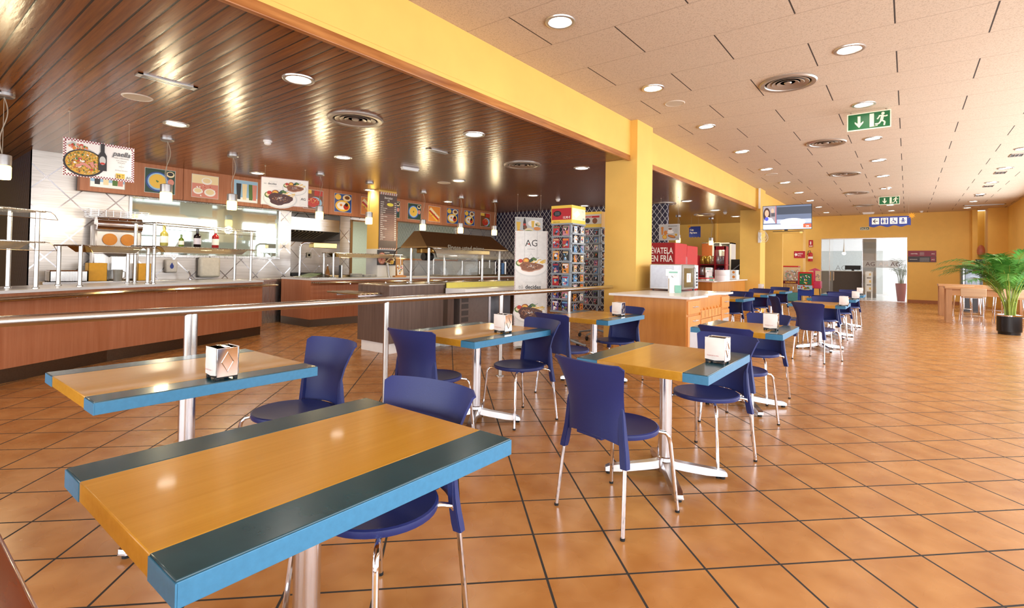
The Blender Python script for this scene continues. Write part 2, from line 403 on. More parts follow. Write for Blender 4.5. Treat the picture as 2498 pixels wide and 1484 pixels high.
# yellow beam between hall and servery, with its pine edge strip
PINE = woodm('pine_trim', '8a4d1e', 'c98a4c', .3, axis=1, grain=20, kind='world')
BEAM = MB(YELLOW); BEAM.box(XB - .25, XB, YB, 24.0, WC + .101, HC); BEAM.box(XB - .0005, XB, YB, 24.0, WC - .0, WC + .102); BEAM.box(XB - .25, XB, 21.0, 24.0, WC, HC - .001); struct('trim_1', BEAM)
TR = MB(PINE)
for a, b in ((YB, 7.55), (8.2, 16.2)): TR.box(XB - .03, XB + .018, a, b, WC - .035, WC + .055, .006)
struct('trim_2', TR)
for i, (y0, y1) in enumerate(((7.58, 8.2), (16.2, 16.86))):
    c = MB(YELLOW); c.box(-3.955, -3.40, y0, y1, 0, WC - .001); c.box(-3.75, -3.40, y0 + .002, y1 - .002, WC - .001, HC); struct('column_%d' % (i + 1), c)
# kitchen wall and its openings (window 1, hood recess, door, window 2)
XW = -11.1
ops = [(3.03, 5.74, 1.385, 2.42), (6.05, 7.32, -.01, 2.43), (7.65, 9.0, -.01, 2.33), (9.1, 11.44, 1.42, 2.43)]
k = MB(M_STEELW); y = 1.68
for a, b, z0, z1 in ops:
    k.box(XW - .12, XW, y, a, 0, WC)
    if z0 > 0: k.box(XW - .12, XW, a, b, 0, z0)
    k.box(XW - .12, XW, a, b, z1, WC); y = b
k.box(XW - .12, XW, y, 13.3, 0, WC); struct('wall_kitchen', k)
rc = MB(M_STEELW); rc.box(XW - 1.0, XW - .9, 6.05, 7.32, 0, WC); rc.box(XW - .9, XW - .12, 5.95, 6.05, 0, WC); rc.box(XW - .9, XW - .12, 7.32, 7.42, 0, WC); struct('wall_recess', rc)
NAVY = P('navy_wall', '1c1a30', .5)
DLATT = P('dark_mesh_wall', '2b2030', .45)
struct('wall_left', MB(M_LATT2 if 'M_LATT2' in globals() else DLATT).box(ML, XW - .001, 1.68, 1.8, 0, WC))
# kitchen room seen through windows and door
KT = P('pale_green_tile', 'c9d2bd', .3, var=.03); KG = P('grey_cupboard', '7d8a86', .4)
kr = MB(KT); kr.box(-15.1, -15, 1.8, 13.3, 0, WC); kr.box(-15, XW - .12, 1.7, 1.8, 0, WC); kr.box(-15, XW - .12, 13.2, 13.3, 0, WC); struct('wall_back_kitchen', kr)
struct('ceiling_kitchen', MB(WHITE).box(-15, XW, 1.8, 13.3, WC - .001, WC))
def window_frame(n, y0, y1, z0, z1, x, mat):
    f = MB(mat); t = .05
    f.box(x, x + .025, y0 - t, y1 + t, z1, z1 + t, .004); f.box(x, x + .025, y0 - t, y1 + t, z0 - t, z0, .004)
    f.box(x, x + .025, y0 - t, y0, z0, z1, .004); f.box(x, x + .025, y1, y1 + t, z0, z1, .004)
    o = struct('window_%d' % n, f); g = MB(GLASSK); g.box(x - .03, x - .022, y0, y1, z0, z1); g.build('pane', o)
GLASSK = P('kitchen_glass', 'dfe9e0', .04, metal=.8, var=0, alpha=.5, spec=.8)
window_frame(1, *ops[0], XW, STEEL); window_frame(2, *ops[3], XW, PINE)
dr = MB(woodm('ochre_frame', '7a5320', 'a87a34', .4)); a, b, z0, z1 = ops[2]
dr.box(XW, XW + .02, a - .04, a + .02, 0, z1 + .04); dr.box(XW, XW + .02, b, b + .05, 0, z1 + .04); dr.box(XW, XW + .02, a, b, z1, z1 + .04)
struct('door_1', dr)
# navy block with white lattice, and the ochre doorway in it
nv = MB(M_LATT); nv.box(XW, -10.2, 13.3, 13.45, 0, WC); nv.box(-9.3, -5.09, 13.3, 13.42, 0, WC); nv.box(-10.2, -9.3, 13.3, 13.45, 2.2, WC)
struct('wall_lattice', nv)
OCH = woodm('ochre_door', '8a6424', 'b48a3c', .4)
dd = MB(OCH); dd.box(-10.2, -10.08, 13.27, 13.47, 0, 2.2); dd.box(-9.42, -9.3, 13.27, 13.47, 0, 2.2); dd.box(-10.2, -9.3, 13.27, 13.47, 2.1, 2.2)
dd.box(-10.08, -9.42, 13.36, 13.4, 0, 2.1); struct('door_2', dd)
# yellow wall behind the tills, end wall, recess with the map
struct('wall_tills', MB(YELLOW).box(-9.5, -3.6, 20.7, 20.85, 0, 3.3))
tb = MB(YELLOW); tb.box(-5.97, -5.9, 20.64, 20.7, 0, WC); struct('trim_3', tb)
e = MB(YELLOW); e.box(-9.5, -3.03, YF, YF + .15, 0, HC); e.box(-3.03, .0, YF, YF + .15, 2.66, HC); e.box(.0, 1.95, YF, YF + .15, 0, HC)
e.box(1.95, 2.1, YF - .35, YF + .15, 0, HC); e.box(2.1, XR, YF + .35, YF + .5, 0, HC); struct('wall_far', e)
mp = MB(YELLOW); mp.box(-8.0, -4.02, 24.0, 24.15, 0, HC); mp.box(-4.1, -3.35, 23.6, 24.3, 0, HC); struct('wall_map', mp)
struct('baseboard_far', MB(P('clay_baseboard', 'a5683c', .5)).box(.02, 1.95, YF - .015, YF, 0, .12))
rb = MB(YELLOW); rb.box(2.35, XR + .14, 25.5, 25.65, 0, HC); rb.box(2.35, 2.5, 25.65, YF + .4, 0, HC); struct('wall_right_far', rb)
# glazed side of the hall
g = MB(YELLOW); g.box(XR, XR + .15, YB, 21.9, 0, .35); g.box(XR, XR + .15, YB, 21.9, 3.12, HC); g.box(XR, XR + .15, 21.9, 25.5, 0, HC)
for yy in (YB, 5.6, 6.3): pass
g.box(XR, XR + .15, YB, -3.6, .35, 3.12); g.box(XR, XR + .15, 5.7, 6.3, .35, 3.12); struct('wall_right', g)
fr = MB(ALU)
for yy in (-3.6, -1.3, 1.05, 3.4, 5.65, 6.3, 9.35, 12.4, 15.45, 18.6, 21.84): fr.box(XR + .03, XR + .1, yy, yy + .06, .35, 3.12)
struct('window_3', fr)
bk = MB(YELLOW); bk.box(ML, XR, YB - .15, YB, 0, .3); bk.box(ML, XR, YB - .15, YB, 2.9, HC); bk.box(ML, -10.2, YB - .15, YB, .3, 2.9); bk.box(2.8, XR, YB - .15, YB, .3, 2.9); struct('wall_back', bk)
fb = MB(ALU)
for xx in (-10.2, -7.6, -5.0, -2.4, .2, 2.74): fb.box(xx, xx + .06, YB - .1, YB - .03, .3, 2.9)
struct('window_4', fb)
struct('wall_left_far', MB(YELLOW).box(ML - .15, ML, YB, 1.8, 0, WC))

# ---------------------------------------------------------------- lobby behind the glass
WL = P('lobby_white', 'f6f7f8', .5, var=.01); LF = P('lobby_floor', 'e6e4df', .15, var=.02, coat=.3)
struct('floor_lobby', MB(LF).box(-4.2, 1.6, YF + .001, YF + 6.5, -.1, .0))
lw = MB(WL); lw.box(-4.2, 1.6, YF + 6.5, YF + 6.6, 0, 3.1); lw.box(-4.3, -4.2, YF + .15, YF + 6.5, 0, 3.1); struct('wall_lobby', lw)
struct('ceiling_lobby', MB(WL).box(-4.3, 1.6, YF + .15, YF + 6.5, 3.1, 3.2))
PANE = P('door_glass', 'e8f3ee', .02, var=0, alpha=.10, spec=.9)
gd = MB(ALU); y = YF + .05
for xx in (-3.03, -2.72, -1.52, -.02): gd.box(xx, xx + .02, y - .012, y + .012, 0, 2.62)
gd.box(-3.03, 0, y - .02, y + .02, 2.62, 2.66); gd.box(-3.03, 0, y - .03, y + .02, 0, .02)
d3 = struct('door_3', gd)
for i, (a, b) in enumerate(((-3.0, -2.73), (-1.5, -.62), (-.6, -.03))):
    MB(PANE).box(a, b, y - .005, y + .005, .03, 2.61).build('pane', d3)
leaf = MB(PANE); q0 = Vector((-2.72, y)); q1 = Vector((-2.5, y - .85)); leaf.at((q0.x, q0.y, 0), math.atan2(q1.y - q0.y, q1.x - q0.x)); leaf.box(0, .88, -.005, .005, .03, 2.61); leaf.build('pane', d3)
hd = MB(CHROME).at((q0.x, q0.y, 0), math.atan2(q1.y - q0.y, q1.x - q0.x))
hd.tube([(.72, -.04, 1.18), (.72, -.06, 1.2), (.72, -.06, .85), (.72, -.04, .83)], .015, 8); hd.tube([(.72, .04, 1.18), (.72, .06, 1.2), (.72, .06, .85), (.72, .04, .83)], .015, 8); hd.build('door_handle', d3)
FROST = P('frosted_film', 'c3c8c6', .5, alpha=.75, var=.01); INKR = P('film_brown', '5e4a4a', .5); INKW = P('film_white', 'ffffff', .5)
a_ = Art(frame((-1.5, y - .006, 1.4), (1, 0, 0), (0, 0, 1)), FROST); a_.rect(0, 0, 1.2, .3); a_.text('AG', .1, .07, .24, INKR); a_.text('AG', .55, .07, .24, INKW); a_.text('AG', .95, .07, .24, INKR); a_.build('frosted_band', d3)

# unseen fluorescent fittings, added to brighten the kitchen room
for i, y_ in enumerate((3.6, 6.2, 10.4)):
    t = thing('kitchen_fill_light', 'added fluorescent fitting brightening the kitchen behind the windows, %s from the left' % ['first', 'second', 'third'][i], 'ceiling light', (-12.9, y_, WC - .01), 0, 'fluorescent lights added in the kitchen')
    MB(WHITE).box(-.1, .1, -.62, .62, -.06, 0).build('housing', t); MB(P('kitchen_fill_glow', 'ffffff', .5, emit='f4fbff', es=8)).box(-.07, .07, -.6, .6, -.075, -.06).build('tube', t)
    d = bpy.data.lights.new('kitchen_fill_beam', 'AREA'); d.shape = 'RECTANGLE'; d.size = .15; d.size_y = 1.2; d.energy = 70; d.color = (.93, 1, .97); o = bpy.data.objects.new('kitchen_fill_beam', d); o.location = (-12.9, y_, WC - .1); COL.objects.link(o)
# ================================================================ CHAIRS AND TABLES

def chair_proto():
    t = thing('cafe_chair', '', 'chair')
    # back shell with the two side sockets: rows of z, half width, y
    rows = [(.825, .238, -.292), (.80, .232, -.283), (.74, .214, -.262), (.68, .198, -.243), (.62, .191, -.229), (.56, .194, -.222), (.50, .199, -.219), (.455, .205, -.217), (.42, .211, -.216), (.38, .217, -.217)]
    nx = 14; m = MB(BLUE); vs = []; top = len(rows)
    def pt(z, w_, y, u):                                  # u in -1..1, the shell wraps forward at its sides
        return (w_ * sin(u * 1.05) / sin(1.05), y + .062 * (u * u) - .022, z)
    for j, (z, w_, y) in enumerate(rows):
        for i in range(nx + 1):
            u = -1 + 2 * i / nx
            zz = z
            if j == 0: zz = z - .018 * max(0, (abs(u) - .86) / .14) ** 2 + .004 * (1 - u * u)
            if j == 7: zz = .455 - .045 * u * u
            vs.append(pt(zz, w_, y, u))
    fs = [(j * (nx + 1) + i, j * (nx + 1) + i + 1, (j + 1) * (nx + 1) + i + 1, (j + 1) * (nx + 1) + i) for j in range(top - 1) for i in range(nx) if j < 7]
    b = bmesh.new(); vv = [b.verts.new(v) for v in vs]
    for f in fs: b.faces.new([vv[i] for i in f])
    bmesh.ops.delete(b, geom=[v for v in b.verts if not v.link_faces], context='VERTS')
    bmesh.ops.recalc_face_normals(b, faces=b.faces)
    bmesh.ops.solidify(b, geom=b.faces, thickness=.009)
    m.bm(b, True)
    for s in (-1, 1):                                     # sockets that grip the rear legs, flush with the shell's sides
        rws = [(.622, .178, .003, -.190, .003), (.605, .177, .010, -.190, .007), (.58, .177, .014, -.189, .010), (.52, .180, .0165, -.188, .013), (.45, .188, .017, -.188, .015), (.40, .196, .018, -.190, .016), (.35, .204, .019, -.195, .017), (.325, .2085, .018, -.198, .016)]
        vs = []
        for z, cx, hw, cy, hd in rws: vs += [(s * (cx - hw), cy - hd - .004, z), (s * (cx + hw), cy - hd, z), (s * (cx + hw + .001), cy + hd, z), (s * (cx - hw), cy + hd, z)]
        fs = [(4 * i + q, 4 * (i + 1) + q, 4 * (i + 1) + (q + 1) % 4, 4 * i + (q + 1) % 4) for i in range(len(rws) - 1) for q in range(4)] + [(0, 1, 2, 3), tuple(4 * (len(rws) - 1) + q for q in (3, 2, 1, 0))]
        b = bmesh.new(); vv = [b.verts.new(v) for v in vs]
        for f in fs: b.faces.new([vv[i] for i in f])
        bmesh.ops.recalc_face_normals(b, faces=b.faces); bmesh.ops.bevel(b, geom=[e for e in b.edges if abs(e.verts[0].co.z - e.verts[1].co.z) > .004], offset=.003, segments=2, affect='EDGES'); m.bm(b, True)
    m.build('backrest', t)
    st = MB(BLUE)
    st.lathe([(.004, .448), (.10, .449), (.175, .455), (.205, .461), (.213, .457), (.215, .447), (.212, .434), (.19, .430), (.004, .428)], (0, .005, 0), 40)
    st.box(-.085, .085, -.232, -.13, .434, .452, .004)
    st.build('seat', t)
    for s in (-1, 1):
        MB(CHROME).tube([(s * .12, .10, .424), (s * .155, .15, .425), (s * .178, .178, .418), (s * .19, .192, .398), (s * .196, .199, .36), (s * .225, .225, .012)], .0105, 10).build('leg', t)
        l = MB(CHROME); l.tube([(s * .12, -.11, .424), (s * .165, -.15, .426), (s * .19, -.175, .42), (s * .202, -.192, .39), (s * .206, -.197, .35), (s * .225, -.232, .012)], .0105, 10); l.build('leg', t)
    for sx_ in (-1, 1):
        for y_ in (.226, -.233): MB(RUBBER).cyl((sx_ * .2255, y_, 0), (sx_ * .2253, y_, .012), .012, n=10).build('foot_cap', t)
    return t
CH = chair_proto(); used = [False]
def chair(x, y, deg, label):
    global CH
    if not used[0]: used[0] = True; o = CH; o.location = (x, y, 0); o.rotation_euler = (0, 0, radians(deg)); return tag(o, label, None, 'blue cafe chairs at the tables')
    return dup(CH, (x, y, 0), radians(deg), label, 'blue cafe chairs at the tables')
# facing +y is 0 degrees
chair(-1.235, 2.545, -13, 'blue plastic chair, whole back toward us, at near side of the middle table')
chair(-1.49, 1.165, 186, 'blue plastic chair tucked under the large nearest table, seat half hidden')
chair(-2.78, 1.55, 184, 'blue plastic chair at the right end of the table with the diamond napkin holder')
chair(-2.84, 2.70, 5, 'blue plastic chair seen from behind, beside the steel railing post')
chair(-2.61, 3.483, 166, 'blue plastic chair facing us at the far side of the table beside the railing')
chair(-2.735, 4.47, -11, 'blue plastic chair seen from behind, pushed to the table before the tall food banner')
chair(-2.645, 5.36, 175, 'blue plastic chair against the wooden sideboard end panel')
chair(-1.085, 3.59, 165, 'blue plastic chair facing us behind the napkin holder of the middle aisle table')
chair(-1.115, 4.58, -13, 'blue plastic chair seen from behind, directly behind the chair at the middle table')
chair(-1.21, 5.62, 165, 'blue plastic chair at the far side of the second aisle table, facing us')
chair(-1.02, 8.50, -22, 'blue plastic chair standing free with its whole back turned to us in the aisle')
cc = atz(1925, 777, .45); chair(cc.x, cc.y, -62, 'blue plastic chair turned sideways left of the free standing chair')

TOPY = woodm('honey_table_wood', 'c08a24', 'cf9a32', .26, axis=1, grain=40, coat=.2, bmp=.0)
TEALT = P('teal_stained_band', '1d4652', .24, var=.10, vs=9, coat=.2); TEALE = P('teal_table_edge', '3f7fa6', .4, var=.07, vs=60, bmp=.05)
def table(x0, x1, y0, y1, label, T=.75, th=.05):
    cx, cy = (x0 + x1) / 2, (y0 + y1) / 2; hx, hy = (x1 - x0) / 2, (y1 - y0) / 2; sw = .135
    t = thing('cafe_table', label, 'table', (cx, cy, 0), 0, 'cafe tables with teal edges')
    MB(TOPY).box(-hx + sw, hx - sw, -hy, hy, T - th, T, .003).build('tabletop', t)
    for s in (-1, 1):
        b = MB(TEALT); b.box(s * (hx - sw), s * (hx - .004), -hy, hy, T - th, T + .0002, .003); b.use(TEALE); b.box(s * (hx - .004), s * hx, -hy, hy, T - th, T - .003, .0015)
        b.box(s * (hx - sw), s * hx, -hy - .002, -hy + .002, T - th, T - .004); b.build('teal_band', t)
    c = MB(ALU); c.cyl((0, 0, .10), (0, 0, T - th - .012), .038, n=28); c.lathe([(.038, .125), (.046, .12), (.048, .10), (.05, .085)], n=28); c.build('column', t)
    pl = MB(ALU); pl.box(-.14, .14, -.14, .14, T - th - .012, T - th - .0005, .003); pl.build('mounting_plate', t)
    f = MB(ALU)
    for k in range(4):
        a = radians(33 + 90 * k); f.at((0, 0, 0), a)
        pr = [(.02, .11, .035), (.06, .098, .034), (.12, .087, .031), (.25, .068, .028), (.345, .054, .029), (.37, .042, .025), (.376, .028, .018)]
        vs = []
        for r, z, w_ in pr:
            vs += [(r, -w_, max(.02, z - .045)), (r, -w_ * .8, z), (r, w_ * .8, z), (r, w_, max(.02, z - .045))]
        fs = []
        for i in range(len(pr) - 1):
            for q in range(3): fs.append((i * 4 + q, (i + 1) * 4 + q, (i + 1) * 4 + q + 1, i * 4 + q + 1))
            fs.append((i * 4 + 3, (i + 1) * 4 + 3, (i + 1) * 4, i * 4))
        e = (len(pr) - 1) * 4; fs.append((e, e + 1, e + 2, e + 3)); f.add(vs, fs, True)
    f.at(); f.lathe([(.05, .03), (.055, .05), (.055, .09), (.046, .115)], n=24); f.build('star_base', t)
    for k in range(4): a = radians(33 + 90 * k); MB(RUBBER).cyl((.348 * cos(a), .348 * sin(a), 0), (.348 * cos(a), .348 * sin(a), .022), .018, n=12).build('foot_pad', t)
    return t
CHR2 = P('holder_chrome', 'e9e4e2', .09, 1, var=.03); PAPER = P('paper_napkins', 'ebe6e1', .7, var=.02, vs=30, bmp=.2); RED = P('red_print', 'c0282f', .5)
def napkin_proto():
    t = thing('napkin_holder', '', 'napkin holder')
    b = MB(CHR2); w_, d, h = .057, .047, .148
    for s in (-1, 1):
        b.box(s * (w_ - .004), s * w_, -d, d, .014, h, .0018)
        q = [(-.0, .128), (.026, .082), (0, .036), (-.026, .082)]
        b.tube([(s * (w_ + .0008), y, z) for y, z in q], .0022, 6, closed=True)
    b.box(-w_ + .004, w_ - .004, -d, d, h - .003, h, .0012); b.box(-w_ + .004, w_ - .004, -.012, .012, h, h + .004, .001)
    b.build('holder_body', t)
    for s in (-1, 1):
        p = MB(PAPER); vs = []; nx, nz = 8, 10
        for j in range(nz + 1):
            for i in range(nx + 1):
                u, v = -1 + 2 * i / nx, j / nz
                vs.append((u * (w_ - .004) * (1.06 if abs(u) > .9 else 1), s * (d + .004 + .007 * (1 - u * u) * (1 - (2 * v - 1) ** 2) + random.uniform(-.0012, .0012)), .024 + (.127) * v - (.006 * (1 - abs(u)) if j == 0 else 0)))
        p.add(vs, [(j * 9 + i, j * 9 + i + 1, (j + 1) * 9 + i + 1, (j + 1) * 9 + i) for j in range(nz) for i in range(nx)], True)
        p.box(-w_ + .006, w_ - .006, 0, s * (d + .003), .024, .148)
        pa = Art(frame((-.04 * s * -1 if s > 0 else -.04, s * (d + .0122), .045), (-s, 0, 0), (0, 0, 1)), RED); pa.text('Gracias por su visita', -.0 if s < 0 else 0, 0, .009, RED, sx=.9)
        n0 = len(p.v); p.use(RED); k0 = p.k
        p.v += pa.v; p.f += [tuple(i + n0 for i in f) for f in pa.f]; p.m += [k0] * len(pa.f); p.s += [False] * len(pa.f)
        p.build('napkins', t)
    f = MB(BLACK); f.box(-w_ + .004, w_ - .004, -d + .002, d - .002, .010, .02)
    for sx_ in (-1, 1):
        for sy in (-1, 1): f.box(sx_ * (w_ - .018), sx_ * (w_ - .004), sy * (d - .016), sy * (d + .002), 0, .016, .002)
    f.build('black_feet', t)
    return t
NP = napkin_proto(); npu = [False]
def napkins(x, y, deg, label, z=.7505):
    if not npu[0]: npu[0] = True; o = NP; o.location = (x, y, z); o.rotation_euler = (0, 0, radians(deg)); return tag(o, label, None, 'chrome napkin holders on the tables')
    return dup(NP, (x, y, z), radians(deg), label, 'chrome napkin holders on the tables')
table(-1.765, -1.0, .352, 1.30, 'large nearest cafe table with honey wood top, cropped at the lower left')
table(-3.30, -2.475, .572, 1.515, 'left cafe table before the long counter, with diamond napkin holder')
table(-1.585, -.805, 2.70, 3.57, 'cafe table with shining top, nearest of the aisle row, one chair before it')
table(-3.26, -2.43, 2.71, 3.69, 'cafe table beside the steel railing with a napkin holder on its right edge')
table(-3.2, -2.39, 4.68, 5.58, 'cafe table before the yellow column, its shining top mirroring the magazine racks')
table(-1.60, -.825, 4.80, 5.61, 'second cafe table of the aisle row, in front of the drawer sideboard')
n = atz(535, 922, .75); napkins(-2.56, 1.07, 0, 'chrome napkin holder with embossed diamond on the left cafe table')
for px, py, x, y, lb in ((1223, 812, 0, 0, 'napkin holder at the right edge of the table beside the railing'), (1748, 886, 0, 0, 'napkin holder full of white paper on the middle aisle table'), (1507, 771, 0, 0, 'napkin holder on the table before the yellow column'), (1880, 806, 0, 0, 'napkin holder on the second aisle table')):
    q = atz(px, py, .75); napkins(q.x, q.y + .02, 0 if px != 1748 else -4, lb)
rows = (('third', 9.27, 10.15, (1818, 612)), ('fourth', 11.25, 12.1, (1982, 516)), ('farthest', 13.3, 14.1, (2042, 448)))
for nm, y0, y1, hp in rows:
    table(-1.53, -.74, y0, y1, nm + ' cafe table of the aisle row, standing toward the glass doors')
    q = atz(1740 + hp[0] / 5.708, 640 + hp[1] / 5.708, .75); napkins(q.x, q.y, 0, 'napkin holder on the %s aisle table toward the glass doors' % nm)
chair(-1.15, 10.1, 170, 'blue plastic chair at the far end of the third aisle table')
chair(-1.12, 11.05, -8, 'blue plastic chair seen from behind at the near end of the fourth aisle table')
chair(-1.10, 12.0, 172, 'blue plastic chair at the far end of the fourth aisle table')
chair(-1.12, 13.1, -6, 'blue plastic chair seen from behind at the farthest aisle table')
chair(-1.08, 14.05, 173, 'blue plastic chair beyond the farthest aisle table, nearest to the glass doors')
for nm, y0, y1 in (('nearest', 9.62, 10.45), ('middle', 11.55, 12.42), ('farthest', 13.55, 14.45)):
    table(-3.1, -2.28, y0, y1, 'cafe table by the second yellow column, %s of three behind the sideboard' % nm)
chair(-2.75, 9.35, -8, 'blue plastic chair just past the sideboard, only its seat visible')
chair(-2.72, 10.3, 170, 'blue plastic chair facing us at the first table past the sideboard')
chair(-2.62, 11.3, -8, 'blue plastic chair seen from behind just past the first table behind the sideboard')
chair(-2.66, 12.25, 171, 'blue plastic chair facing us in front of the second yellow column')
chair(-2.64, 13.3, -6, 'blue plastic chair seen from behind beside the second yellow column')
chair(-2.6, 14.25, 172, 'blue plastic chair at the farthest table by the second yellow column')
napkins(-2.95, 14.2, 0, 'napkin holder on the farthest table by the second yellow column')
# ================================================================ CEILING FITTINGS
def zrow(x, y, py):
    lo, hi = -1.0, 6.0
    for _ in range(50):
        m = (lo + hi) / 2
        Xc = x * cos(YAW) + y * sin(YAW); Zc = -x * sin(YAW) + y * cos(YAW); Yc = m - EYE
        Y2 = cos(PITCH) * Yc - sin(PITCH) * Zc; Z2 = sin(PITCH) * Yc + cos(PITCH) * Zc
        v = CCY + sin(ROLL) * CF * Xc / Z2 - cos(ROLL) * CF * Y2 / Z2
        if v > py: lo = m
        else: hi = m
    return lo
RING = P('light_ring', 'c9c6c2', .3, .8, var=.03)
def light_proto(glow):
    t = thing('recessed_ceiling_light', '', 'ceiling light')
    MB(RING).lathe([(.105, .004), (.112, -.012), (.128, -.016), (.142, -.012), (.146, .0), (.105, .0)], n=32).build('ring', t)
    MB(glow).lathe([(.0001, -.002), (.06, -.005), (.106, -.004)], n=32).build('diffuser', t); return t
LP = [light_proto(LAMP)]; lpu = [0]
def clight(x, y, z, label, group):
    if not lpu[0]: lpu[0] = 1; o = LP[0]; o.location = (x, y, z); return tag(o, label, None, group)
    return dup(LP[0], (x, y, z), 0, label, group)
ORD = ['nearest', 'second nearest', 'third nearest', 'fourth nearest', 'fifth nearest', 'sixth nearest', 'seventh nearest', 'eighth nearest', 'ninth nearest', 'tenth nearest', 'last but one', 'farthest']
LPOS = []
for nm, x, ys in (('beside the yellow beam', -2.64, [4.09, 6.35, 8.6, 10.87, 13.13, 15.45, 17.7, 20.0, 22.2, 24.5]), ('in the middle row over the aisle', -.49, [6.41, 8.68, 11.03, 13.3, 15.6, 18.0, 20.4, 22.7, 24.9]), ('in the right row above the palm side', 1.74, [13.46, 15.8, 18.17, 20.8, 22.8, 25.0])):
    for i, yy in enumerate(ys): clight(x, yy, HC, 'round downlight in pale ceiling, %s %s' % (ORD[i], nm), 'downlights in the pale ceiling'); LPOS.append((x, yy, HC))
for nm, x, ys in (('nearest the beam', -4.55, [.45, 2.52, 4.99, 7.82, 10.3, 13.24, 15.77, 18.03]), ('in its middle row', -7.36, [2.45, 4.88, 7.62, 10.28, 12.84]), ('in its row along the menu pictures', -10.15, [2.5, 4.81, 7.47, 10.1])):
    for i, yy in enumerate(ys): clight(x, yy, WC, 'round downlight in board ceiling, %s %s' % (ORD[i], nm), 'downlights in the board ceiling'); LPOS.append((x, yy, WC))
# the downlights' light, one lamp under each visible fitting
for i, (x, y, z) in enumerate(LPOS):
    if z < 3.3 or i % 1 == 0:
        d = bpy.data.lights.new('downlight_beam', 'SPOT'); d.energy = 26 if z < 3.3 else 14; d.color = (1, .93, .80); d.spot_size = radians(150); d.spot_blend = .8; d.shadow_soft_size = .09
        o = bpy.data.objects.new('downlight_beam', d); o.location = (x, y, z - .03); COL.objects.link(o)
VENT = P('vent_metal', 'b9b0a6', .35, .7, var=.04); VENTD = P('vent_dark', '3a3430', .6)
def vent_proto():
    t = thing('round_air_diffuser', '', 'air vent')
    MB(VENT).lathe([(.255, -.0), (.265, -.022), (.31, -.026), (.325, -.01), (.325, 0)], n=40).build('rim', t)
    MB(VENTD).lathe([(.0001, -.001), (.258, -.001)], n=36).build('backing', t)
    for r in (.205, .15, .095): MB(VENT).lathe([(r - .012, -.004), (r + .03, -.020), (r + .034, -.017), (r - .006, .0)], n=36).build('louvre_ring', t)
    MB(VENT).lathe([(.0001, -.02), (.035, -.02), (.045, -.008), (.045, 0)], n=24).build('centre_disc', t); return t
VP = vent_proto(); first = True
for i, (x, y, z, lb) in enumerate([(-1.19, 7.12, HC, 'nearest in the pale ceiling'), (-1.19, 10.94, HC, 'second in the pale ceiling, beyond the big green exit sign'), (-1.2, 14.77, HC, 'third in the pale ceiling'), (-1.22, 18.58, HC, 'fourth in the pale ceiling'), (-1.25, 22.4, HC, 'farthest in the pale ceiling'),
        (-5.25, 3.64, WC, 'nearest in the dark board ceiling'), (-5.25, 7.01, WC, 'second in the dark board ceiling'), (-5.26, 13.5, WC, 'beyond the column in the dark board ceiling'), (-5.26, 17.0, WC, 'farthest in the dark board ceiling, over the tills')]):
    lab = 'round concentric air vent, %s' % lb
    if first: first = False; VP.location = (x, y, z); tag(VP, lab, None, 'round air vents')
    else: dup(VP, (x, y, z), 0, lab, 'round air vents')
# slot grilles, speakers, detectors
def grille(x, y, z, L, W_, label, name='slot_air_grille', deg=90):
    t = thing(name, label, 'air vent', (x, y, z), radians(deg), 'slot grilles in the ceilings')
    m = MB(RING); m.box(-L / 2, L / 2, -W_ / 2, -W_ / 2 + .012, -.014, 0); m.box(-L / 2, L / 2, W_ / 2 - .012, W_ / 2, -.014, 0); m.box(-L / 2, -L / 2 + .04, -W_ / 2, W_ / 2, -.013, 0); m.box(L / 2 - .04, L / 2, -W_ / 2, W_ / 2, -.013, 0); m.build('frame', t)
    MB(VENTD).box(-L / 2 + .03, L / 2 - .03, -W_ / 2 + .01, W_ / 2 - .01, -.004, -.001).build('backing', t)
    for k in (-1, 1): MB(RING).box(-L / 2 + .03, L / 2 - .03, k * W_ * .14 - .006, k * W_ * .14 + .006, -.012, -.004).build('slat', t)
    return t
grille(-5.66, 1.8, WC, .5, .10, 'slot air grille in the board ceiling above the paella sign'); grille(-5.7, 5.43, WC, .42, .09, 'slot air grille in the board ceiling near the emergency light')
grille(-7.5, .62, WC, .5, .1, 'slot air grille at the left frame edge behind the pendant')
for i, (px, py) in enumerate(((2480, 378), (2440, 421), (2411, 454), (2389, 477))):
    q = atz(px, py, HC); grille(q.x, q.y, HC, .34, .2, 'small square ceiling grille beside the right row of lights, %s' % ORD[i], 'square_air_grille')
q = atz(2400, 500, HC); grille(q.x, q.y, HC, 1.1, .22, 'long flat ceiling grille near the right wall', deg=0)
def speaker(px, py, z, label, r=.13):
    q = atz(px, py, z); t = thing('ceiling_speaker', label, 'speaker', (q.x, q.y, z), 0, 'round ceiling speakers')
    MB(P('speaker_rim', 'd9cfc0', .5)).lathe([(r - .012, -.004), (r, -.009), (r + .012, 0)], n=28).build('rim', t); MB(P('speaker_mesh', 'cbbfae', .7, bmp=.3, vs=400)).lathe([(.0001, -.006), (r - .01, -.005)], n=28).build('mesh_cover', t)
speaker(335, 237, WC, 'flat round ceiling speaker in the board ceiling left of the grille'); speaker(1646, 252, HC, 'flat round ceiling speaker in the pale ceiling behind the yellow column'); speaker(1882, 425, HC, 'flat round ceiling speaker in the pale ceiling farther back'); speaker(1083, 446, WC, 'flat round ceiling speaker in the board ceiling near the menu column')
def detector(px, py, z, label):
    q = atz(px, py, z); t = thing('smoke_detector', label, 'smoke detector', (q.x, q.y, z), 0, 'smoke detectors')
    MB(WHITE).lathe([(.06, 0), (.06, -.02), (.05, -.028), (.05, 0)], n=24).build('base', t); MB(WHITE).lathe([(.045, -.02), (.046, -.05), (.03, -.065), (.0001, -.068)], n=24).build('sensor_head', t)
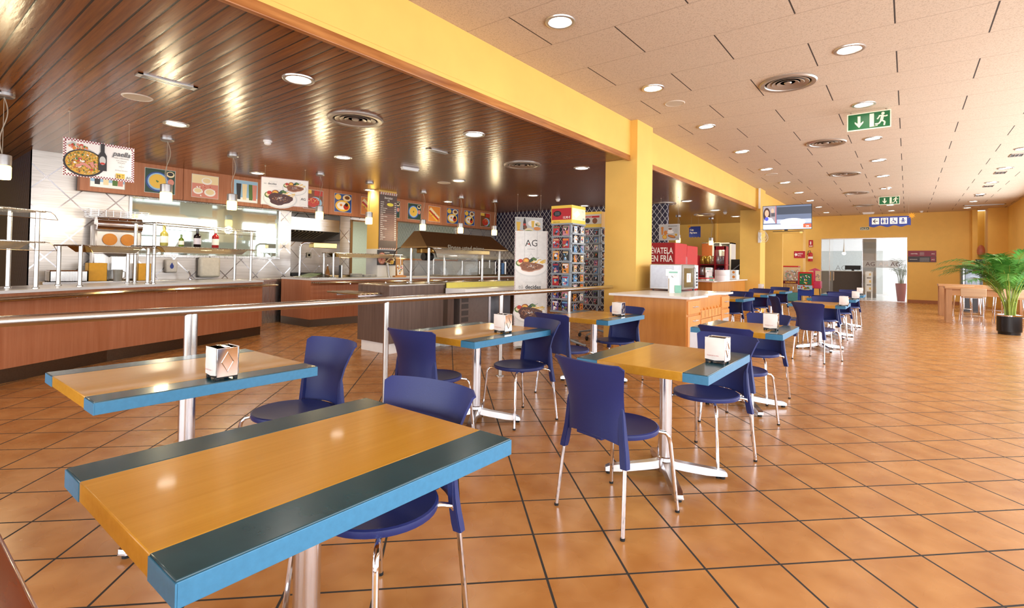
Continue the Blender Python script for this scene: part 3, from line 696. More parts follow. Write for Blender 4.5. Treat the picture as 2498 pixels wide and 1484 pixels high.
for px, py, z, lb in ((653, 343, WC, 'white smoke detector on the board ceiling above the long menu panel'), (1361, 486, WC, 'white smoke detector on the board ceiling above the magazine racks'), (1769, 518, WC, 'white smoke detector on the board ceiling beyond the first column'), (2166, 457, HC, 'white smoke detector hanging above the far exit sign'), (2248, 515, HC, 'white smoke detector near the far yellow wall')): detector(px, py, z, lb)
q = atz(1000, 409, WC); t = thing('emergency_light', 'white emergency light box on the board ceiling', 'emergency light', (q.x, q.y, WC), radians(80))
MB(WHITE).box(-.17, .17, -.05, .05, -.03, 0, .01).build('housing', t); MB(P('frosted_plastic', 'f2f2f2', .25, var=.01)).prism([(-.155, -.04), (.155, -.04), (.155, .04), (-.155, .04)], -.055, -.03).build('diffuser', t)
q = atz(2032, 532, HC); t = thing('emergency_light', 'white emergency light on the pale ceiling beside the blue sign', 'emergency light', (-1.25, 25.2, HC), 0)
MB(WHITE).box(-.2, .2, -.06, .06, -.04, 0, .01).build('housing', t); MB(P('frosted_plastic', 'f2f2f2', .25)).box(-.18, .18, -.05, .05, -.08, -.04, .01).build('diffuser', t)
# pendant lamps over the counters
PENM = P('pendant_metal', 'b9b6b4', .35, .85); PGL = P('pendant_glass', 'ffe9b0', .3, emit='ffcb66', es=5); CORD = P('pendant_cord', 'a89a86', .5); 
def pendant(x, y, pyb, sway, label, r=.075, h=.26, z=WC):
    zb = zrow(x, y, pyb); t = thing('pendant_lamp', label, 'pendant lamp', (x, y, z), 0, 'pendant lamps over the counters'); L = z - zb
    MB(PENM).lathe([(.0001, 0), (.085, 0), (.085, -.03), (.075, -.042), (.0001, -.045)], n=28).build('ceiling_rose', t)
    MB(CORD).tube([(0, 0, -.04), (0, 0, -L + h)], .003, 6).build('wire', t)
    n = 14; MB(CORD).tube([(sway * sin(pi * i / n) * (1 + .35 * sin(2 * pi * i / n)), sway * .5 * sin(2 * pi * i / n), -.04 - (L - h - .04) * i / n) for i in range(n + 1)], .005, 6).build('cord', t)
    MB(PENM).lathe([(.0001, -L + h + .004), (r * .5, -L + h + .004), (r * .98, -L + h - .006), (r, -L + h - .02), (r, -L + h * .56), (r * .96, -L + h * .55)], n=28).build('metal_cap', t)
    MB(PGL).lathe([(r * .9, -L + h * .55), (r * 1.0, -L + h * .5), (r * 1.0, -L + .02), (r * .92, -L), (.0001, -L)], n=28).build('glass_shade', t)
    d = bpy.data.lights.new('pendant_glow', 'POINT'); d.energy = 16; d.color = (1, .83, .52); d.shadow_soft_size = .08
    o = bpy.data.objects.new('pendant_glow', d); o.location = (x, y, zb - .1); COL.objects.link(o)
for (x, y), pb, sw, lb in (((-7.54, .91), 437, .05, 'lit pendant lamp at the left frame edge'), ((-8.36, 2.68), 494, .05, 'lit pendant lamp right of the hanging paella sign'), ((-8.74, 3.74), 512, .05, 'lit pendant lamp above the wine bottles shelf'), ((-9.13, 5.55), 535, .04, 'lit pendant lamp before the cooker hood'),
        ((-9.19, 6.76), 547, .03, 'lit pendant lamp in front of the inner yellow column'), ((-9.27, 8.38), 562, .04, 'lit pendant lamp right of the tall dark menu banner'), ((-9.16, 9.58), 569, .03, 'lit pendant lamp above the canopy of the buffet'), ((-8.95, 10.7), 574, .03, 'lit pendant lamp before the navy lattice wall'),
        ((-6.12, 17.02), 592, .04, 'lit pendant lamp above the red drinks fridge'), ((-5.45, 18.41), 598, .05, 'lit pendant lamp above the snack stand')):
    pendant(x, y, pb, sw, lb)
# ================================================================ RAILING AND SERVING COUNTERS
ra = thing('railing', 'long brushed steel handrail on floor posts dividing tables from the servery', 'railing', (-3.75, 3, 0))
MB(STEELH).tube([(0, -5.2, .966), (0, 4.18, .966), (.0, 4.45, .966)], .030, 20).build('handrail', ra)
for y in (-1.62, -.32 - 1.0 + .0, 1.35 - 3, 2.97 - 3, 4.63 - 3, 6.15 - 3):
    if y == -1.32: continue
    p = MB(STEEL); p.cyl((0, y, .01), (0, y, .945), .0255, n=20); p.build('post', ra); MB(STEEL).lathe([(.05, 0), (.05, .006), (.027, .012), (.027, 0)], (0, y, 0), 24).build('foot_flange', ra)
CW = woodm('reddish_counter_wood', 'ae6840', 'c2805a', .5, axis=2, grain=26, kind='world', bmp=.02); KICK = brushed('kick_steel', '6d5c4c', .4, axis=0); STONE = P('white_marble_top', 'ebe9e6', .25, var=.05, vs=4)
BROWNM = brushed('bronze_tube', 'c9bda8', .18, axis=1)
def counter(name, pts, label, depth=.8, z1=.955, tray=(.06, .34), end_over=.1):
    """pts: floor line of the front, seen left to right"""
    t = thing(name, label, 'counter')
    P_ = [Vector(p) for p in pts]; n = len(P_); nrm = []
    for i in range(n - 1):
        d = (P_[i + 1] - P_[i]).normalized(); nrm.append(Vector((d.y, -d.x)))
    vn = [nrm[0]] + [((nrm[i - 1] + nrm[i]).normalized() / max(.5, cos((nrm[i - 1].angle(nrm[i])) / 2))) for i in range(1, n - 1)] + [nrm[-1]]
    off = lambda o: [P_[i] + vn[i] * o for i in range(n)]
    def slab(mat, f, bk, z0, z1_, nm):
        m = MB(mat); a, b = off(f), off(bk)
        for i in range(n - 1): m.prism([tuple(a[i]), tuple(b[i]), tuple(b[i + 1]), tuple(a[i + 1])][::-1], z0, z1_)
        return m.build(nm, t)
    slab(KICK, 0, -depth, 0, .15, 'kick_plate'); slab(CW, .025, -depth, .15, z1 - .03, 'wood_front'); slab(STONE, .05, -depth - .02, z1 - .03, z1, 'marble_top')
    for k in range(5):
        o = tray[0] + (tray[1] - tray[0]) * k / 4; L = off(o); pts3 = [(p.x, p.y, z1 - .075) for p in L]
        MB(BROWNM).tube(pts3, .0155, 10).build('tray_rail', t)
    for i in range(n - 1):
        L = (P_[i + 1] - P_[i]).length; k = max(1, int(L / 1.3))
        for j in range(k):
            c = P_[i].lerp(P_[i + 1], (j + .5) / k); d = nrm[i]
            b = MB(CHROME); b.tube([(c.x + d.x * .02, c.y + d.y * .02, z1 - .12), (c.x + d.x * tray[1], c.y + d.y * tray[1], z1 - .096)], .009, 8); b.build('rail_bracket', t)
    return t
counter('serving_counter', [(-5.45, -2.2), (-7.33, .92), (-7.95, 1.95), (-8.96, 4.36)], 'long reddish wood serving counter with marble top at the left behind the railing')
mc = counter('serving_counter', [(-9.3, 5.48), (-9.3, 12.4)], 'second reddish wood serving counter, standing behind the dark buffet island', depth=1.1)
# glass and steel food guards
GUARD = P('guard_glass', 'f0f6f2', .02, var=0, alpha=.12, spec=.9); BRZ = P('heat_lamp_metal', 'b08f55', .15, .95, var=.04)
def food_guard(label, a, b, z0, shelves, post_r=.022, gap=.34, lamp=True, posts=None):
    """a, b: front corners (x, y); the guard stands on the counter top z0; shelves: heights"""
    t = thing('food_guard', label, 'food guard', (a[0], a[1], z0)); d = Vector((b[0] - a[0], b[1] - a[1], 0)); L = d.length; d.normalize(); nb = Vector((-d.y, d.x, 0))
    if nb.x > 0: nb = -nb
    top = max(shelves) - z0
    for u in (0, L):
        for v in (0, gap):
            p = d * u + nb * v; m = MB(STEEL); m.cyl((p.x, p.y, 0), (p.x, p.y, top), post_r, n=16); m.lathe([(post_r + .012, 0), (post_r + .012, .01), (post_r, .016)], (p.x, p.y, 0), 18); m.build('post', t)
    for i, zs in enumerate(sorted(shelves, reverse=True)):
        z = zs - z0; m = MB(GUARD); q = [d * (-.03) - nb * .06, d * (L + .03) - nb * .06, d * (L + .03) + nb * (gap + .04), d * (-.03) + nb * (gap + .04)]
        m.prism([(p.x, p.y) for p in q], z, z + .008); m.build('glass_shelf', t)
        e = MB(STEEL)
        for k in range(4): p0, p1 = q[k], q[(k + 1) % 4]; e.tube([(p0.x, p0.y, z - .006), (p1.x, p1.y, z - .006)], .009, 6)
        e.build('shelf_frame', t)
        # curved glass falling toward the guests
        g = MB(GUARD); pr = [(-.06, 0), (-.14, -.012), (-.19, -.045), (-.23, -.10)]; vs = []
        for o_, dz in pr:
            for u in (-.02, L + .02): p = d * u + nb * o_; vs.append((p.x, p.y, z + dz))
        g.add(vs, [(2 * k_, 2 * k_ + 1, 2 * k_ + 3, 2 * k_ + 2) for k_ in range(3)], True); g.build('curved_glass', t)
        ed = MB(DSTEEL)
        for u in (-.02, L + .02): ed.tube([tuple((d * u + nb * o_) + Vector((0, 0, z + dz))) for o_, dz in pr], .003, 5)
        e2 = [tuple((d * u + nb * -.23) + Vector((0, 0, z - .10))) for u in (-.02, L + .02)]; ed.tube(e2, .003, 5); ed.build('glass_edge', t)
        if lamp and (i == len(shelves) - 1):
            h = MB(BRZ); vs = []
            for u0, u1, o0, o1, zz in ((.06, L - .06, .02, gap - .04, z - .012), (.12, L - .12, .08, gap - .10, z - .085)):
                for u, o_ in ((u0, o0), (u1, o0), (u1, o1), (u0, o1)): p = d * u + nb * o_; vs.append((p.x, p.y, zz))
            h.add(vs, [(0, 1, 2, 3), (7, 6, 5, 4), (0, 4, 5, 1), (1, 5, 6, 2), (2, 6, 7, 3), (3, 7, 4, 0)]); h.build('heat_lamp_hood', t)
    return t
ZC = .955
def on_front(px, py, off=0): return atz(px, py, ZC)
# positions of the post feet, measured on the counter top
def guard_at(label, pa, pb, rows, back=.34, lamp=True):
    a, b = pa, pb; q_ = b if 'left frame' in label else a; zz = [zrow(q_[0], q_[1], r) for r in rows]; return food_guard(label, a, b, ZC, zz, gap=back, lamp=lamp)
def on_line(px, a, b, o=.13):
    d = Vector((b[0] - a[0], b[1] - a[1])).normalized(); n = Vector((-d.y, d.x)); n = n if n.x < 0 else -n
    p = atline(px, 680, Vector(a) + n * o, Vector(b) + n * o); return (p.x, p.y)
SA, SB2, SC3 = (-7.33, .92), (-7.95, 1.95), (-8.96, 4.36)
g1 = on_line(88, SA, SB2); g0 = (g1[0] + .93, g1[1] - 1.55)
t = guard_at('two tier glass food guard at the left frame edge', g0, g1, [515, 590], .36)
guard_at('low glass food guard with bronze heat hood left of the wine shelf', on_line(195, SB2, SC3), on_line(360, SB2, SC3), [598], .36)
GA, GB = on_line(374, SB2, SC3), on_line(611, SB2, SC3)
guard_at('tall two tier glass guard carrying the wine bottles', GA, GB, [543, 600], .34)
guard_at('low glass food guard on the second counter before the doorway', (-9.62, 6.2), (-9.62, 8.0), [617], .36)
guard_at('glass food guard on the second counter seen below the bronze canopy', (-9.55, 9.4), (-9.55, 11.7), [623], .4)
# ================================================================ KITCHEN: menu panel, hood, equipment, bottles
XF = -10.88
MW = woodm('menu_panel_wood', 'a0603c', 'b87a55', .5, axis=2, grain=24, kind='world', bmp=.02)
def pcol(name, c, rough=.35): return P('print_' + name, c, rough, var=.0, spec=.5)
cW, cY, cO, cR, cG, cB, cLB, cBr, cDk, cCr, cPk = (pcol(*a) for a in (('white', 'f7f4ee'), ('yolk', 'eec14a'), ('orange', 'dd8a3a'), ('red', 'c23a28'), ('green', '55752f'), ('blue', '2f4f96'), ('light_blue', '9cc3e0'), ('brown', '7c4a26'), ('dark', '2a2220'), ('cream', 'f0dcae'), ('pink', 'd98f7e')))
cGy = pcol('grey', 'c9c9c4'); cDG = pcol('dark_green', '24402a')
rnd = random.Random(3)
def blobs(a, cx, cy, rx, ry, mats, n, s=.012):
    st0 = a.step; a.step = .00002
    for _ in range(n):
        r, th = sqrt(rnd.random()), rnd.random() * 2 * pi
        a.ell(cx + rx * r * cos(th), cy + ry * r * sin(th), s * rnd.uniform(.6, 1.6), s * rnd.uniform(.4, 1.1), rnd.choice(mats), n=8, rot=rnd.random() * 3)
    a.step = st0
def clampart(a):
    return a
def dish(a, k, W_, H):
    """little food pictures, k picks the composition, all inside 0..W_, 0..H"""
    if k == 0: # yellow soup, blue rim
        a.rect(0, 0, W_, H, cDG); a.ell(W_ * .42, H * .47, W_ * .40, H * .42, cB); a.ell(W_ * .42, H * .48, W_ * .34, H * .36, cLB); a.ell(W_ * .42, H * .49, W_ * .29, H * .30, cY); blobs(a, W_ * .42, H * .49, W_ * .05, H * .05, [cG], 5); a.ell(W_ * .84, H * .83, W_ * .14, H * .13, cCr); a.ell(W_ * .84, H * .85, W_ * .10, H * .08, cDk); a.ell(W_ * .86, H * .5, W_ * .11, H * .14, cPk)
    elif k == 1: # cups on a red cloth
        a.rect(0, 0, W_, H, cCr); a.rect(0, 0, W_, H * .62, cPk); blobs(a, W_ * .5, H * .3, W_ * .42, H * .25, [cW, cR], 26, W_ * .025)
        for x, y, r in ((.55, .75, .2), (.22, .28, .18), (.68, .25, .22)): a.ell(W_ * x, H * y, W_ * r, H * r * .8, cW); a.ell(W_ * x, H * (y + .02), W_ * r * .75, H * r * .55, cCr)
    elif k == 2: # drinks
        a.rect(0, 0, W_, H, cLB); a.rect(0, 0, W_, H * .2, cW)
        for x, m in ((.2, cDk), (.45, cCr), (.72, cG), (.88, cPk)): a.poly([(W_ * (x - .08), H * .1), (W_ * (x + .07), H * .1), (W_ * (x + .1), H * .85), (W_ * (x - .11), H * .85)], m)
    elif k == 3: # rice plate
        a.rect(0, 0, W_, H, cBr); a.ell(W_ * .6, H * .35, W_ * .36, H * .30, cLB); a.ell(W_ * .5, H * .35, W_ * .32, H * .26, cR); blobs(a, W_ * .52, H * .45, W_ * .26, H * .14, [cO, cY, cCr], 26, W_ * .02); a.rect(W_ * .55, H * .72, W_ * .98, H, cR); a.rect(0, H * .8, W_ * .4, H, cY); a.ell(W_ * .9, H * .12, W_ * .08, H * .1, cG)
    elif k == 4: # eggs and meat
        a.rect(0, 0, W_, H, cB); a.ell(W_ * .2, H * .82, W_ * .18, H * .16, cY); a.ell(W_ * .72, H * .8, W_ * .25, H * .18, cCr); a.ell(W_ * .74, H * .82, W_ * .15, H * .1, cBr); a.ell(W_ * .48, H * .34, W_ * .44, H * .32, cY); a.ell(W_ * .46, H * .35, W_ * .32, H * .22, cW); a.ell(W_ * .38, H * .38, W_ * .08, H * .07, cO); a.ell(W_ * .68, H * .3, W_ * .16, H * .16, cR); a.ell(W_ * .7, H * .42, W_ * .1, H * .1, cDk)
    else: # filled roll
        a.rect(0, 0, W_, H, cO if k == 5 else cCr); a.poly([(W_ * .05, H * .75), (W_ * .2, H * .92), (W_ * .95, H * .32), (W_ * .82, H * .12)], cCr); a.poly([(W_ * .05, H * .66), (W_ * .12, H * .76), (W_ * .88, H * .2), (W_ * .8, H * .1)], cR); a.poly([(W_ * .03, H * .55), (W_ * .08, H * .64), (W_ * .8, H * .1), (W_ * .7, H * .03)], cY); blobs(a, W_ * .45, H * .45, W_ * .3, H * .08, [cG, cR], 8, W_ * .03)
edges_px = [(192.5, 446), (446, 640), (640, 802.6), (802.6, 949), (949, 1080), (1080, 1150), (1150, 1212)]
pics = [(0, 219, 302, 2), (0, 352, 425, 0), (1, 467, 531, 1), (1, 570, 627, 2), (2, 740, 787, 3), (3, 816, 857, 4), (3, 881, 916, 5), (4, 948, 975, 0), (4, 995.6, 1027, 0), (5, 1045.5, 1074, 5), (5, 1091, 1118, 4), (6, 1134, 1157.7, 4), (6, 1173, 1195.6, 3)]
plabels = ['long menu panel piece at the left end, behind the paella sign', 'long menu panel piece between the first and second pendant', 'menu panel piece behind the hanging steak sign', 'menu panel piece left of the yellow inner column', 'menu panel piece right of the tall menu banner', 'menu panel piece above the second kitchen window', 'menu panel piece at the far right end']
for i, (pa, pb) in enumerate(edges_px):
    y0, y1 = atx(pa, 500, XF).y, atx(pb, 500, XF).y
    t = thing('picture_fascia', 'reddish wooden ' + plabels[i].replace('long menu', 'menu'), 'picture panel', (XF, y0, 2.43), 0, 'menu panels under the board ceiling')
    MB(MW).box(-.16, 0, .003, y1 - y0 - .003, 0, WC - 2.43, .004).build('panel', t)
    for (k, xa, xb, kind) in pics:
        if k != i and not (i == 5 and k == 5) : continue
        ya, yb = atx(xa, 500, XF).y - y0, atx(xb, 500, XF).y - y0; yb = max(yb, ya + .42) if kind == 3 and k == 2 else yb
        a = Art(frame((.001, ya, .085), (0, 1, 0), (0, 0, 1)), cW); a.rect(-.008, -.008, yb - ya + .008, .443, cGy); dish(a, kind, yb - ya, .435); a.build('food_picture', t)
# kitchen room contents seen through the first window
t = thing('kitchen_cupboard', 'grey green cupboard seen through the long kitchen window', 'cupboard', (-13.2, 4.0, 0)); MB(KG).box(-.5, .5, -.6, .6, 0, 2.2, .01).build('body', t); MB(STEEL).box(.5, .52, -.03, .0, .9, 1.4).build('handle', t)
t = thing('steel_counter', 'steel work bench seen through the kitchen window', 'bench', (-12.3, 3.9, 0)); MB(STEEL).box(-.35, .35, -1.95, 1.95, .86, .9, .004).build('top', t)
for yy in (-1.85, 0, 1.85): MB(STEEL).box(-.3, .3, yy - .02, yy + .02, 0, .86).build('leg', t)
# back work counter along the kitchen wall
t = thing('back_counter', 'steel back counter along the kitchen wall behind the first serving counter', 'counter', (-10.8, 3.8, 0)); MB(STEELH).box(-.28, .3, -2.05, 2.0, .86, .92, .005).build('worktop', t); MB(STEEL).box(-.28, .28, -2.0, 1.95, 0, .86).build('body', t)
# cooker hood in the recess
t = thing('cooker_hood', 'steel cooker hood with slatted filters in the kitchen recess', 'cooker hood', (XW, 6.685, 2.0)); h = MB(STEELH)
h.box(-.9, -.01, -.63, .63, .02, .32, .004); h.build('canopy', t)
f = MB(P('hood_filter', '6e6658', .35, .8)); f.add([(-.02, -.6, .02), (-.02, .6, .02), (-.8, .6, -.22), (-.8, -.6, -.22)], [(0, 1, 2, 3)]); f.build('filter_panel', t)
for k in range(9):
    y_ = -.5 + .09 * k; MB(P('filter_slat', 'b7a98f', .3, .9)).tube([(-.06, y_, .0), (-.5, y_ - .02, -.14)], .016, 6).build('filter_slat', t)
MB(STEEL).add([(-.8, -.6, -.22), (-.8, .6, -.22), (-.89, .6, -.22), (-.89, -.6, -.22), (-.8, .6, -.22), (-.02, .6, .02), (-.02, .62, -.0), (-.8, .62, -.24)], [(0, 1, 2, 3), (4, 5, 6, 7)]).build('trim_strip', t)
t = thing('grill_unit', 'dark steel griddle under the cooker hood', 'griddle', (XW - .5, 6.6, 0)); MB(STEEL).box(-.38, .38, -.5, .45, 0, .95, .01).build('body', t); MB(BLACK).box(-.33, .36, -.45, .4, .95, 1.02, .01).build('griddle_plate', t)
for k in range(2): MB(P('red_knob', 'b3362c', .4)).cyl((.38, -.2 + .35 * k, .9), (.41, -.2 + .35 * k, .9), .03, n=14).build('knob', t)
q0 = aty(0, 0, 1)
t = thing('notice_sign', 'small pink notice on the steel recess wall', 'notice', (XW - .60, 7.25, 1.62)); a = Art(frame((0, 0, 0), (.94, .0, 0) if 0 else (0, 1, 0), (0, 0, 1)), P('notice_pink', 'b5455a', .4)); 
ax = atx(813, 576, XW - .88); t.location = (XW - .88, ax.y, ax.z - .0)
a.rect(0, 0, .27, .36, P('notice_pink', 'b5455a', .4)); a.text('Tómese las', .03, .24, .045, cW, sx=.85); a.text('bandejas', .05, .17, .045, cW, sx=.85); a.text('ustedes', .06, .1, .045, cW, sx=.85); MB(STEEL).box(-.006, 0, -.01, .28, -.01, .37).build('plate', t); a.build('print', t)
t = thing('wall_socket', 'cream socket plate on the steel recess wall', 'socket'); ax = atx(748, 622, XW - .88); t.location = (XW - .885, ax.y, ax.z - .07); MB(P('cream_plastic', 'e3dccb', .4)).box(0, .012, 0, .13, 0, .13, .004).build('plate', t); MB(BLACK).lathe([(.0001, .0), (.03, .0)], n=16).build('socket_hole', t).rotation_euler = (0, radians(90), 0); t.children[1].location = (.0135, .065, .065)
# bottles on the middle shelf of the tall guard
def bottle(px, pyt, pyb, xy, glass, label_c, cap, label, r=None):
    x, y = xy; zb = zrow(x, y, pyb); h = zrow(x, y, pyt) - zb
    r = r or h * .135; t = thing('wine_bottle', label, 'bottle', (x, y, zb), 0, 'bottles on the glass shelf')
    pr = [(.0001, .002), (r * .9, .0), (r, .012), (r, h * .56), (r * .93, h * .62), (r * .55, h * .70), (r * .36, h * .74), (r * .33, h * .95), (r * .4, h * .955), (r * .4, h * .985), (r * .3, h), (.0001, h)]
    MB(glass).lathe(pr, n=24).build('glass_body', t); MB(label_c).lathe([(r * 1.012, h * .16), (r * 1.012, h * .48)], n=24).build('paper_label', t)
    MB(cap).lathe([(r * .39, h * .80), (r * .42, h * .99), (.0001, h * 1.002)], n=18).build('capsule', t)
gz = {'w': P('pale_wine_glass', 'd9cf6e', .08, var=.02, trans=.55), 'g': P('green_glass', '6f8a2e', .08, trans=.4), 'k': P('black_wine_glass', '160d12', .08), 'r': P('rose_glass', 'b02a2e', .08, trans=.3)}
lab = {'a': P('label_white', 'f0ece4', .5), 'b': P('label_grey', 'cfc9d6', .5)}
def on_shelf(px): # along the tall guard's centre line
    a, b = Vector(GA), Vector(GB); d = (b - a).normalized(); nb = Vector((-d.y, d.x)); nb = nb if nb.x < 0 else -nb
    a2, b2 = a + nb * .16, b + nb * .16; v = atline(px, 600, a2, b2); return v.x, v.y
S2 = 600
def shelf_row(px): # row where the middle shelf stands at this column
    x, y = on_shelf(px); zz = zrow(GA[0], GA[1], 600) + .008
    Xc = x * cos(YAW) + y * sin(YAW); Zc = -x * sin(YAW) + y * cos(YAW); Yc = zz - EYE; Y2 = cos(PITCH) * Yc - sin(PITCH) * Zc; Z2 = sin(PITCH) * Yc + cos(PITCH) * Zc
    return CCY + sin(ROLL) * CF * Xc / Z2 - cos(ROLL) * CF * Y2 / Z2
for px, hpx, g_, l_, cp, lb in ((400, 50, 'w', 'a', 'w', 'tall bottle of white wine, leftmost on the glass shelf'), (442, 30, 'g', 'a', 'g', 'small green half bottle on the glass shelf'), (481, 46, 'k', 'b', 'k', 'dark red wine bottle on the glass shelf'), (525, 46, 'r', 'a', 'a', 'rose wine bottle, rightmost on the glass shelf')):
    rr = shelf_row(px); bottle(px, rr - hpx, rr, on_shelf(px), gz[g_], lab[l_], lab['a'] if cp == 'a' else gz[cp], lb, r=.052 if hpx > 40 else .036)
# juice machine, boxes, tray, pitcher on the back counter
def back(px, x=-10.7): return atx(px, 650, x)
q = back(285); jm = thing('orange_juicer', 'steel orange juice machine with wire basket of oranges on the back counter', 'juicer', (-10.72, q.y, .92)); z0 = .92
def zr(px, r, x=-10.55): return atx(px, r, x).z - .92
MB(STEEL).box(-.2, -.02, -.33, .33, .0, .95, .03).build('housing', jm); MB(CHR2).cyl((.02, -.30, zr(290, 548)), (.02, .33, zr(290, 548)), .12, n=28).build('drum', jm)
fw = P('juicer_front', 'b9b1a8', .3, .6); MB(fw).box(-.02, .1, -.33, .33, zr(290, 612), zr(290, 562), .03).build('front_cover', jm)
for k, (yy) in enumerate((-.13, .12)): MB(P('orange_drum', 'd98a2c', .5)).cyl((.1, yy, zr(290, 585)), (.13, yy, zr(290, 585)), .10, n=28).build('press_drum', jm)
bk_ = MB(CHR2); zb0, zb1 = zr(280, 530), zr(280, 514)
for k in range(5): 
    zz = zb0 + (zb1 - zb0) * k / 4; bk_.tube([(-.2, -.42, zz), (.16, -.42, zz), (.16, .42, zz), (-.2, .42, zz)], .005, 5, closed=True)
for k in range(9): bk_.tube([(.16, -.4 + .1 * k, zb0), (.16, -.4 + .1 * k, zb1)], .003, 4)
for k in range(7): bk_.tube([(-.2, -.4 + .13 * k, zb0), (.16, -.4 + .13 * k, zb0)], .003, 4)
bk_.build('wire_basket', jm)
MB(P('juicer_tray', '9a958c', .35, .5)).lathe([(.0001, zr(290, 628)), (.1, zr(290, 628)), (.17, zr(290, 620)), (.18, zr(290, 618))], n=28).build('drip_tray', jm)
MB(STEEL).box(-.02, .12, -.10, .14, zr(290, 660) if zr(290, 660) > 0 else 0, zr(290, 626)).build('spout_box', jm)
YB_ = P('yellow_box_plastic', 'e8a91c', .45)
for pa, pb, lb in ((216, 262, 'yellow open box at the left foot of the juice machine'), (337, 369, 'yellow open box right of the juice machine')):
    a, b = atx(pa, 650, -10.52).y, atx(pb, 650, -10.52).y; t = thing('yellow_box', lb, 'box', (-10.62, (a + b) / 2, .92), 0, 'yellow boxes on the back counter'); hw = (b - a) / 2; m = MB(YB_); h_ = atx(240, 642, -10.52).z - .92
    m.box(-.1, .1, -hw, -hw + .005, 0, h_); m.box(-.1, .1, hw - .005, hw, 0, h_); m.box(-.1, -.095, -hw, hw, 0, h_); m.box(.095, .1, -hw, hw, 0, h_); m.box(-.1, .1, -hw, hw, 0, .005); m.build('box_body', t)
a, b = atx(100, 650, -10.5).y, atx(212, 650, -10.5).y; a = max(a, 1.82); t = thing('steel_basin', 'large steel pan standing behind the low food guard', 'pan', (-10.6, (a + b) / 2, .92)); m = MB(STEEL); hw = (b - a) / 2; h_ = .17
for (x0, x1, y0, y1) in ((-.17, -.16, -hw, hw), (.16, .17, -hw, hw), (-.17, .17, -hw, -hw + .01), (-.17, .17, hw - .01, hw)): m.box(x0, x1, y0, y1, 0, h_)
m.box(-.17, .17, -hw, hw, 0, .01); m.build('pan_body', t); r_ = MB(CHR2); r_.tube([(-.175, -hw, h_), (.175, -hw, h_), (.175, hw, h_), (-.175, hw, h_)], .008, 6, closed=True); r_.build('pan_rim', t)
q = atx(287, 655, -10.5); t = thing('glass_pitcher', 'ribbed glass pitcher under the juice machine', 'pitcher', (-10.48, q.y, .92)); MB(P('pitcher_glass', 'c9c7bd', .05, trans=.6)).lathe([(.0001, .004), (.055, .0), (.06, .02), (.068, .19), (.06, .19), (.053, .02), (.0001, .015)], n=24).build('pitcher_body', t); MB(P('pitcher_glass', 'c9c7bd', .05)).tube([(0, .065, .16), (0, .10, .15), (0, .10, .06), (0, .06, .04)], .008, 6).build('handle', t)
q = atx(414, 650, XW); t = thing('soap_dispenser', 'white wall soap dispenser with blue drop', 'soap dispenser', (XW, q.y, q.z - .12)); MB(P('dispenser_white', 'e6e1da', .35)).box(0, .11, -.10, .10, 0, .25, .03, 3).build('case', t)
a = Art(frame((.1105, -.015, .12), (0, 1, 0), (0, 0, 1)), cB); a.ell(.015, 0, .032, .045, pcol('drop_blue', '2a3f9c')); a.poly([(-.013, .02), (.043, .02), (.015, .075)], pcol('drop_blue', '2a3f9c')); a.build('blue_drop', t)
q = atx(505, 650, XW); t = thing('paper_towel_dispenser', 'cream paper towel dispenser on the kitchen wall', 'dispenser', (XW, q.y, q.z - .22)); MB(P('cream_plastic', 'e3dccb', .4)).box(.02, .18, -.19, .19, 0, .40, .05, 3).build('case', t); MB(P('grey_back', '6a6560', .5)).box(0, .03, -.2, .17, .0, .39, .02).build('back_plate', t); MB(BLACK).ball((.12, .0, .395), .018, 10).build('lock', t)
q = atx(465, 650, -10.75); t = thing('tap', 'curved chrome tap before the kitchen wall', 'tap', (-10.75, q.y, .92)); MB(CHROME).tube([(0, 0, 0), (0, .0, .07), (.02, -.02, .12), (.05, -.05, .155), (.08, -.08, .165), (.09, -.09, .15)], .013, 10).build('spout', t); MB(CHROME).lathe([(.03, 0), (.03, .02), (.02, .03)], n=18).build('tap_base', t)
# things on the second serving counter
ZT = ZC
t = thing('heat_lamp', 'chrome swan neck heat lamp on the second counter', 'heat lamp', tuple(atz(731, 664, ZT).xy) + (ZT,)); q = Vector(t.location); q = Vector((-10.15, atx(731, 660, -10.15).y, ZT)); t.location = q
hz = zrow(q.x, q.y, 592) - ZT; MB(CHROME).tube([(0, 0, 0), (0, 0, hz - .1), (0, .02, hz - .04), (0, .08, hz - .005), (0, .16, hz), (0, .25, hz)], .022, 14).build('neck', t)
m = MB(BRZ); m.box(-.09, .09, .25, .82, hz - .10, hz + .01, .008); m.build('lamp_hood', t)
t = thing('tinted_cover', 'green tinted sloping lid at the left end of the second counter', 'cover', (-9.66, 5.72, ZT)); m = MB(P('green_tint_glass', '9cb58c', .1, alpha=.7)); m.add([(-.30, -.2, .02), (.30, -.2, .02), (.25, .1, .10), (-.25, .1, .10), (-.30, .35, .02), (.30, .35, .02)], [(0, 1, 2, 3), (3, 2, 5, 4)]); m.build('tinted_glass', t); MB(STEEL).box(-.32, .32, -.22, .37, 0, .02, .004).build('frame', t)
t = thing('griddle_plate', 'bronze flat heating plate on the second counter', 'hot plate', (-10.2, 6.75, ZT)); MB(DSTEEL).box(-.14, .14, -.5, .5, 0, .05, .01).build('plate', t)
def plates(x, y, z, n, r, label):
    for i in range(n):
        t_ = MB(P('white_china', 'eceae6', .15)).lathe([(.0001, .002), (r * .5, 0), (r * .6, .004), (r, .014), (r * .97, .018), (r * .6, .010), (.0001, .008)], n=28).build('dinner_plate'); t_.location = (x, y, z + i * .013); tag(t_, 'white china plate, %s of stack %s' % (['bottom one', 'second from the bottom', 'third from the bottom', 'fourth from the bottom', 'fifth from the bottom', 'topmost'][i if i < n - 1 else 5], label), 'plate', 'stacked plates on the second counter')
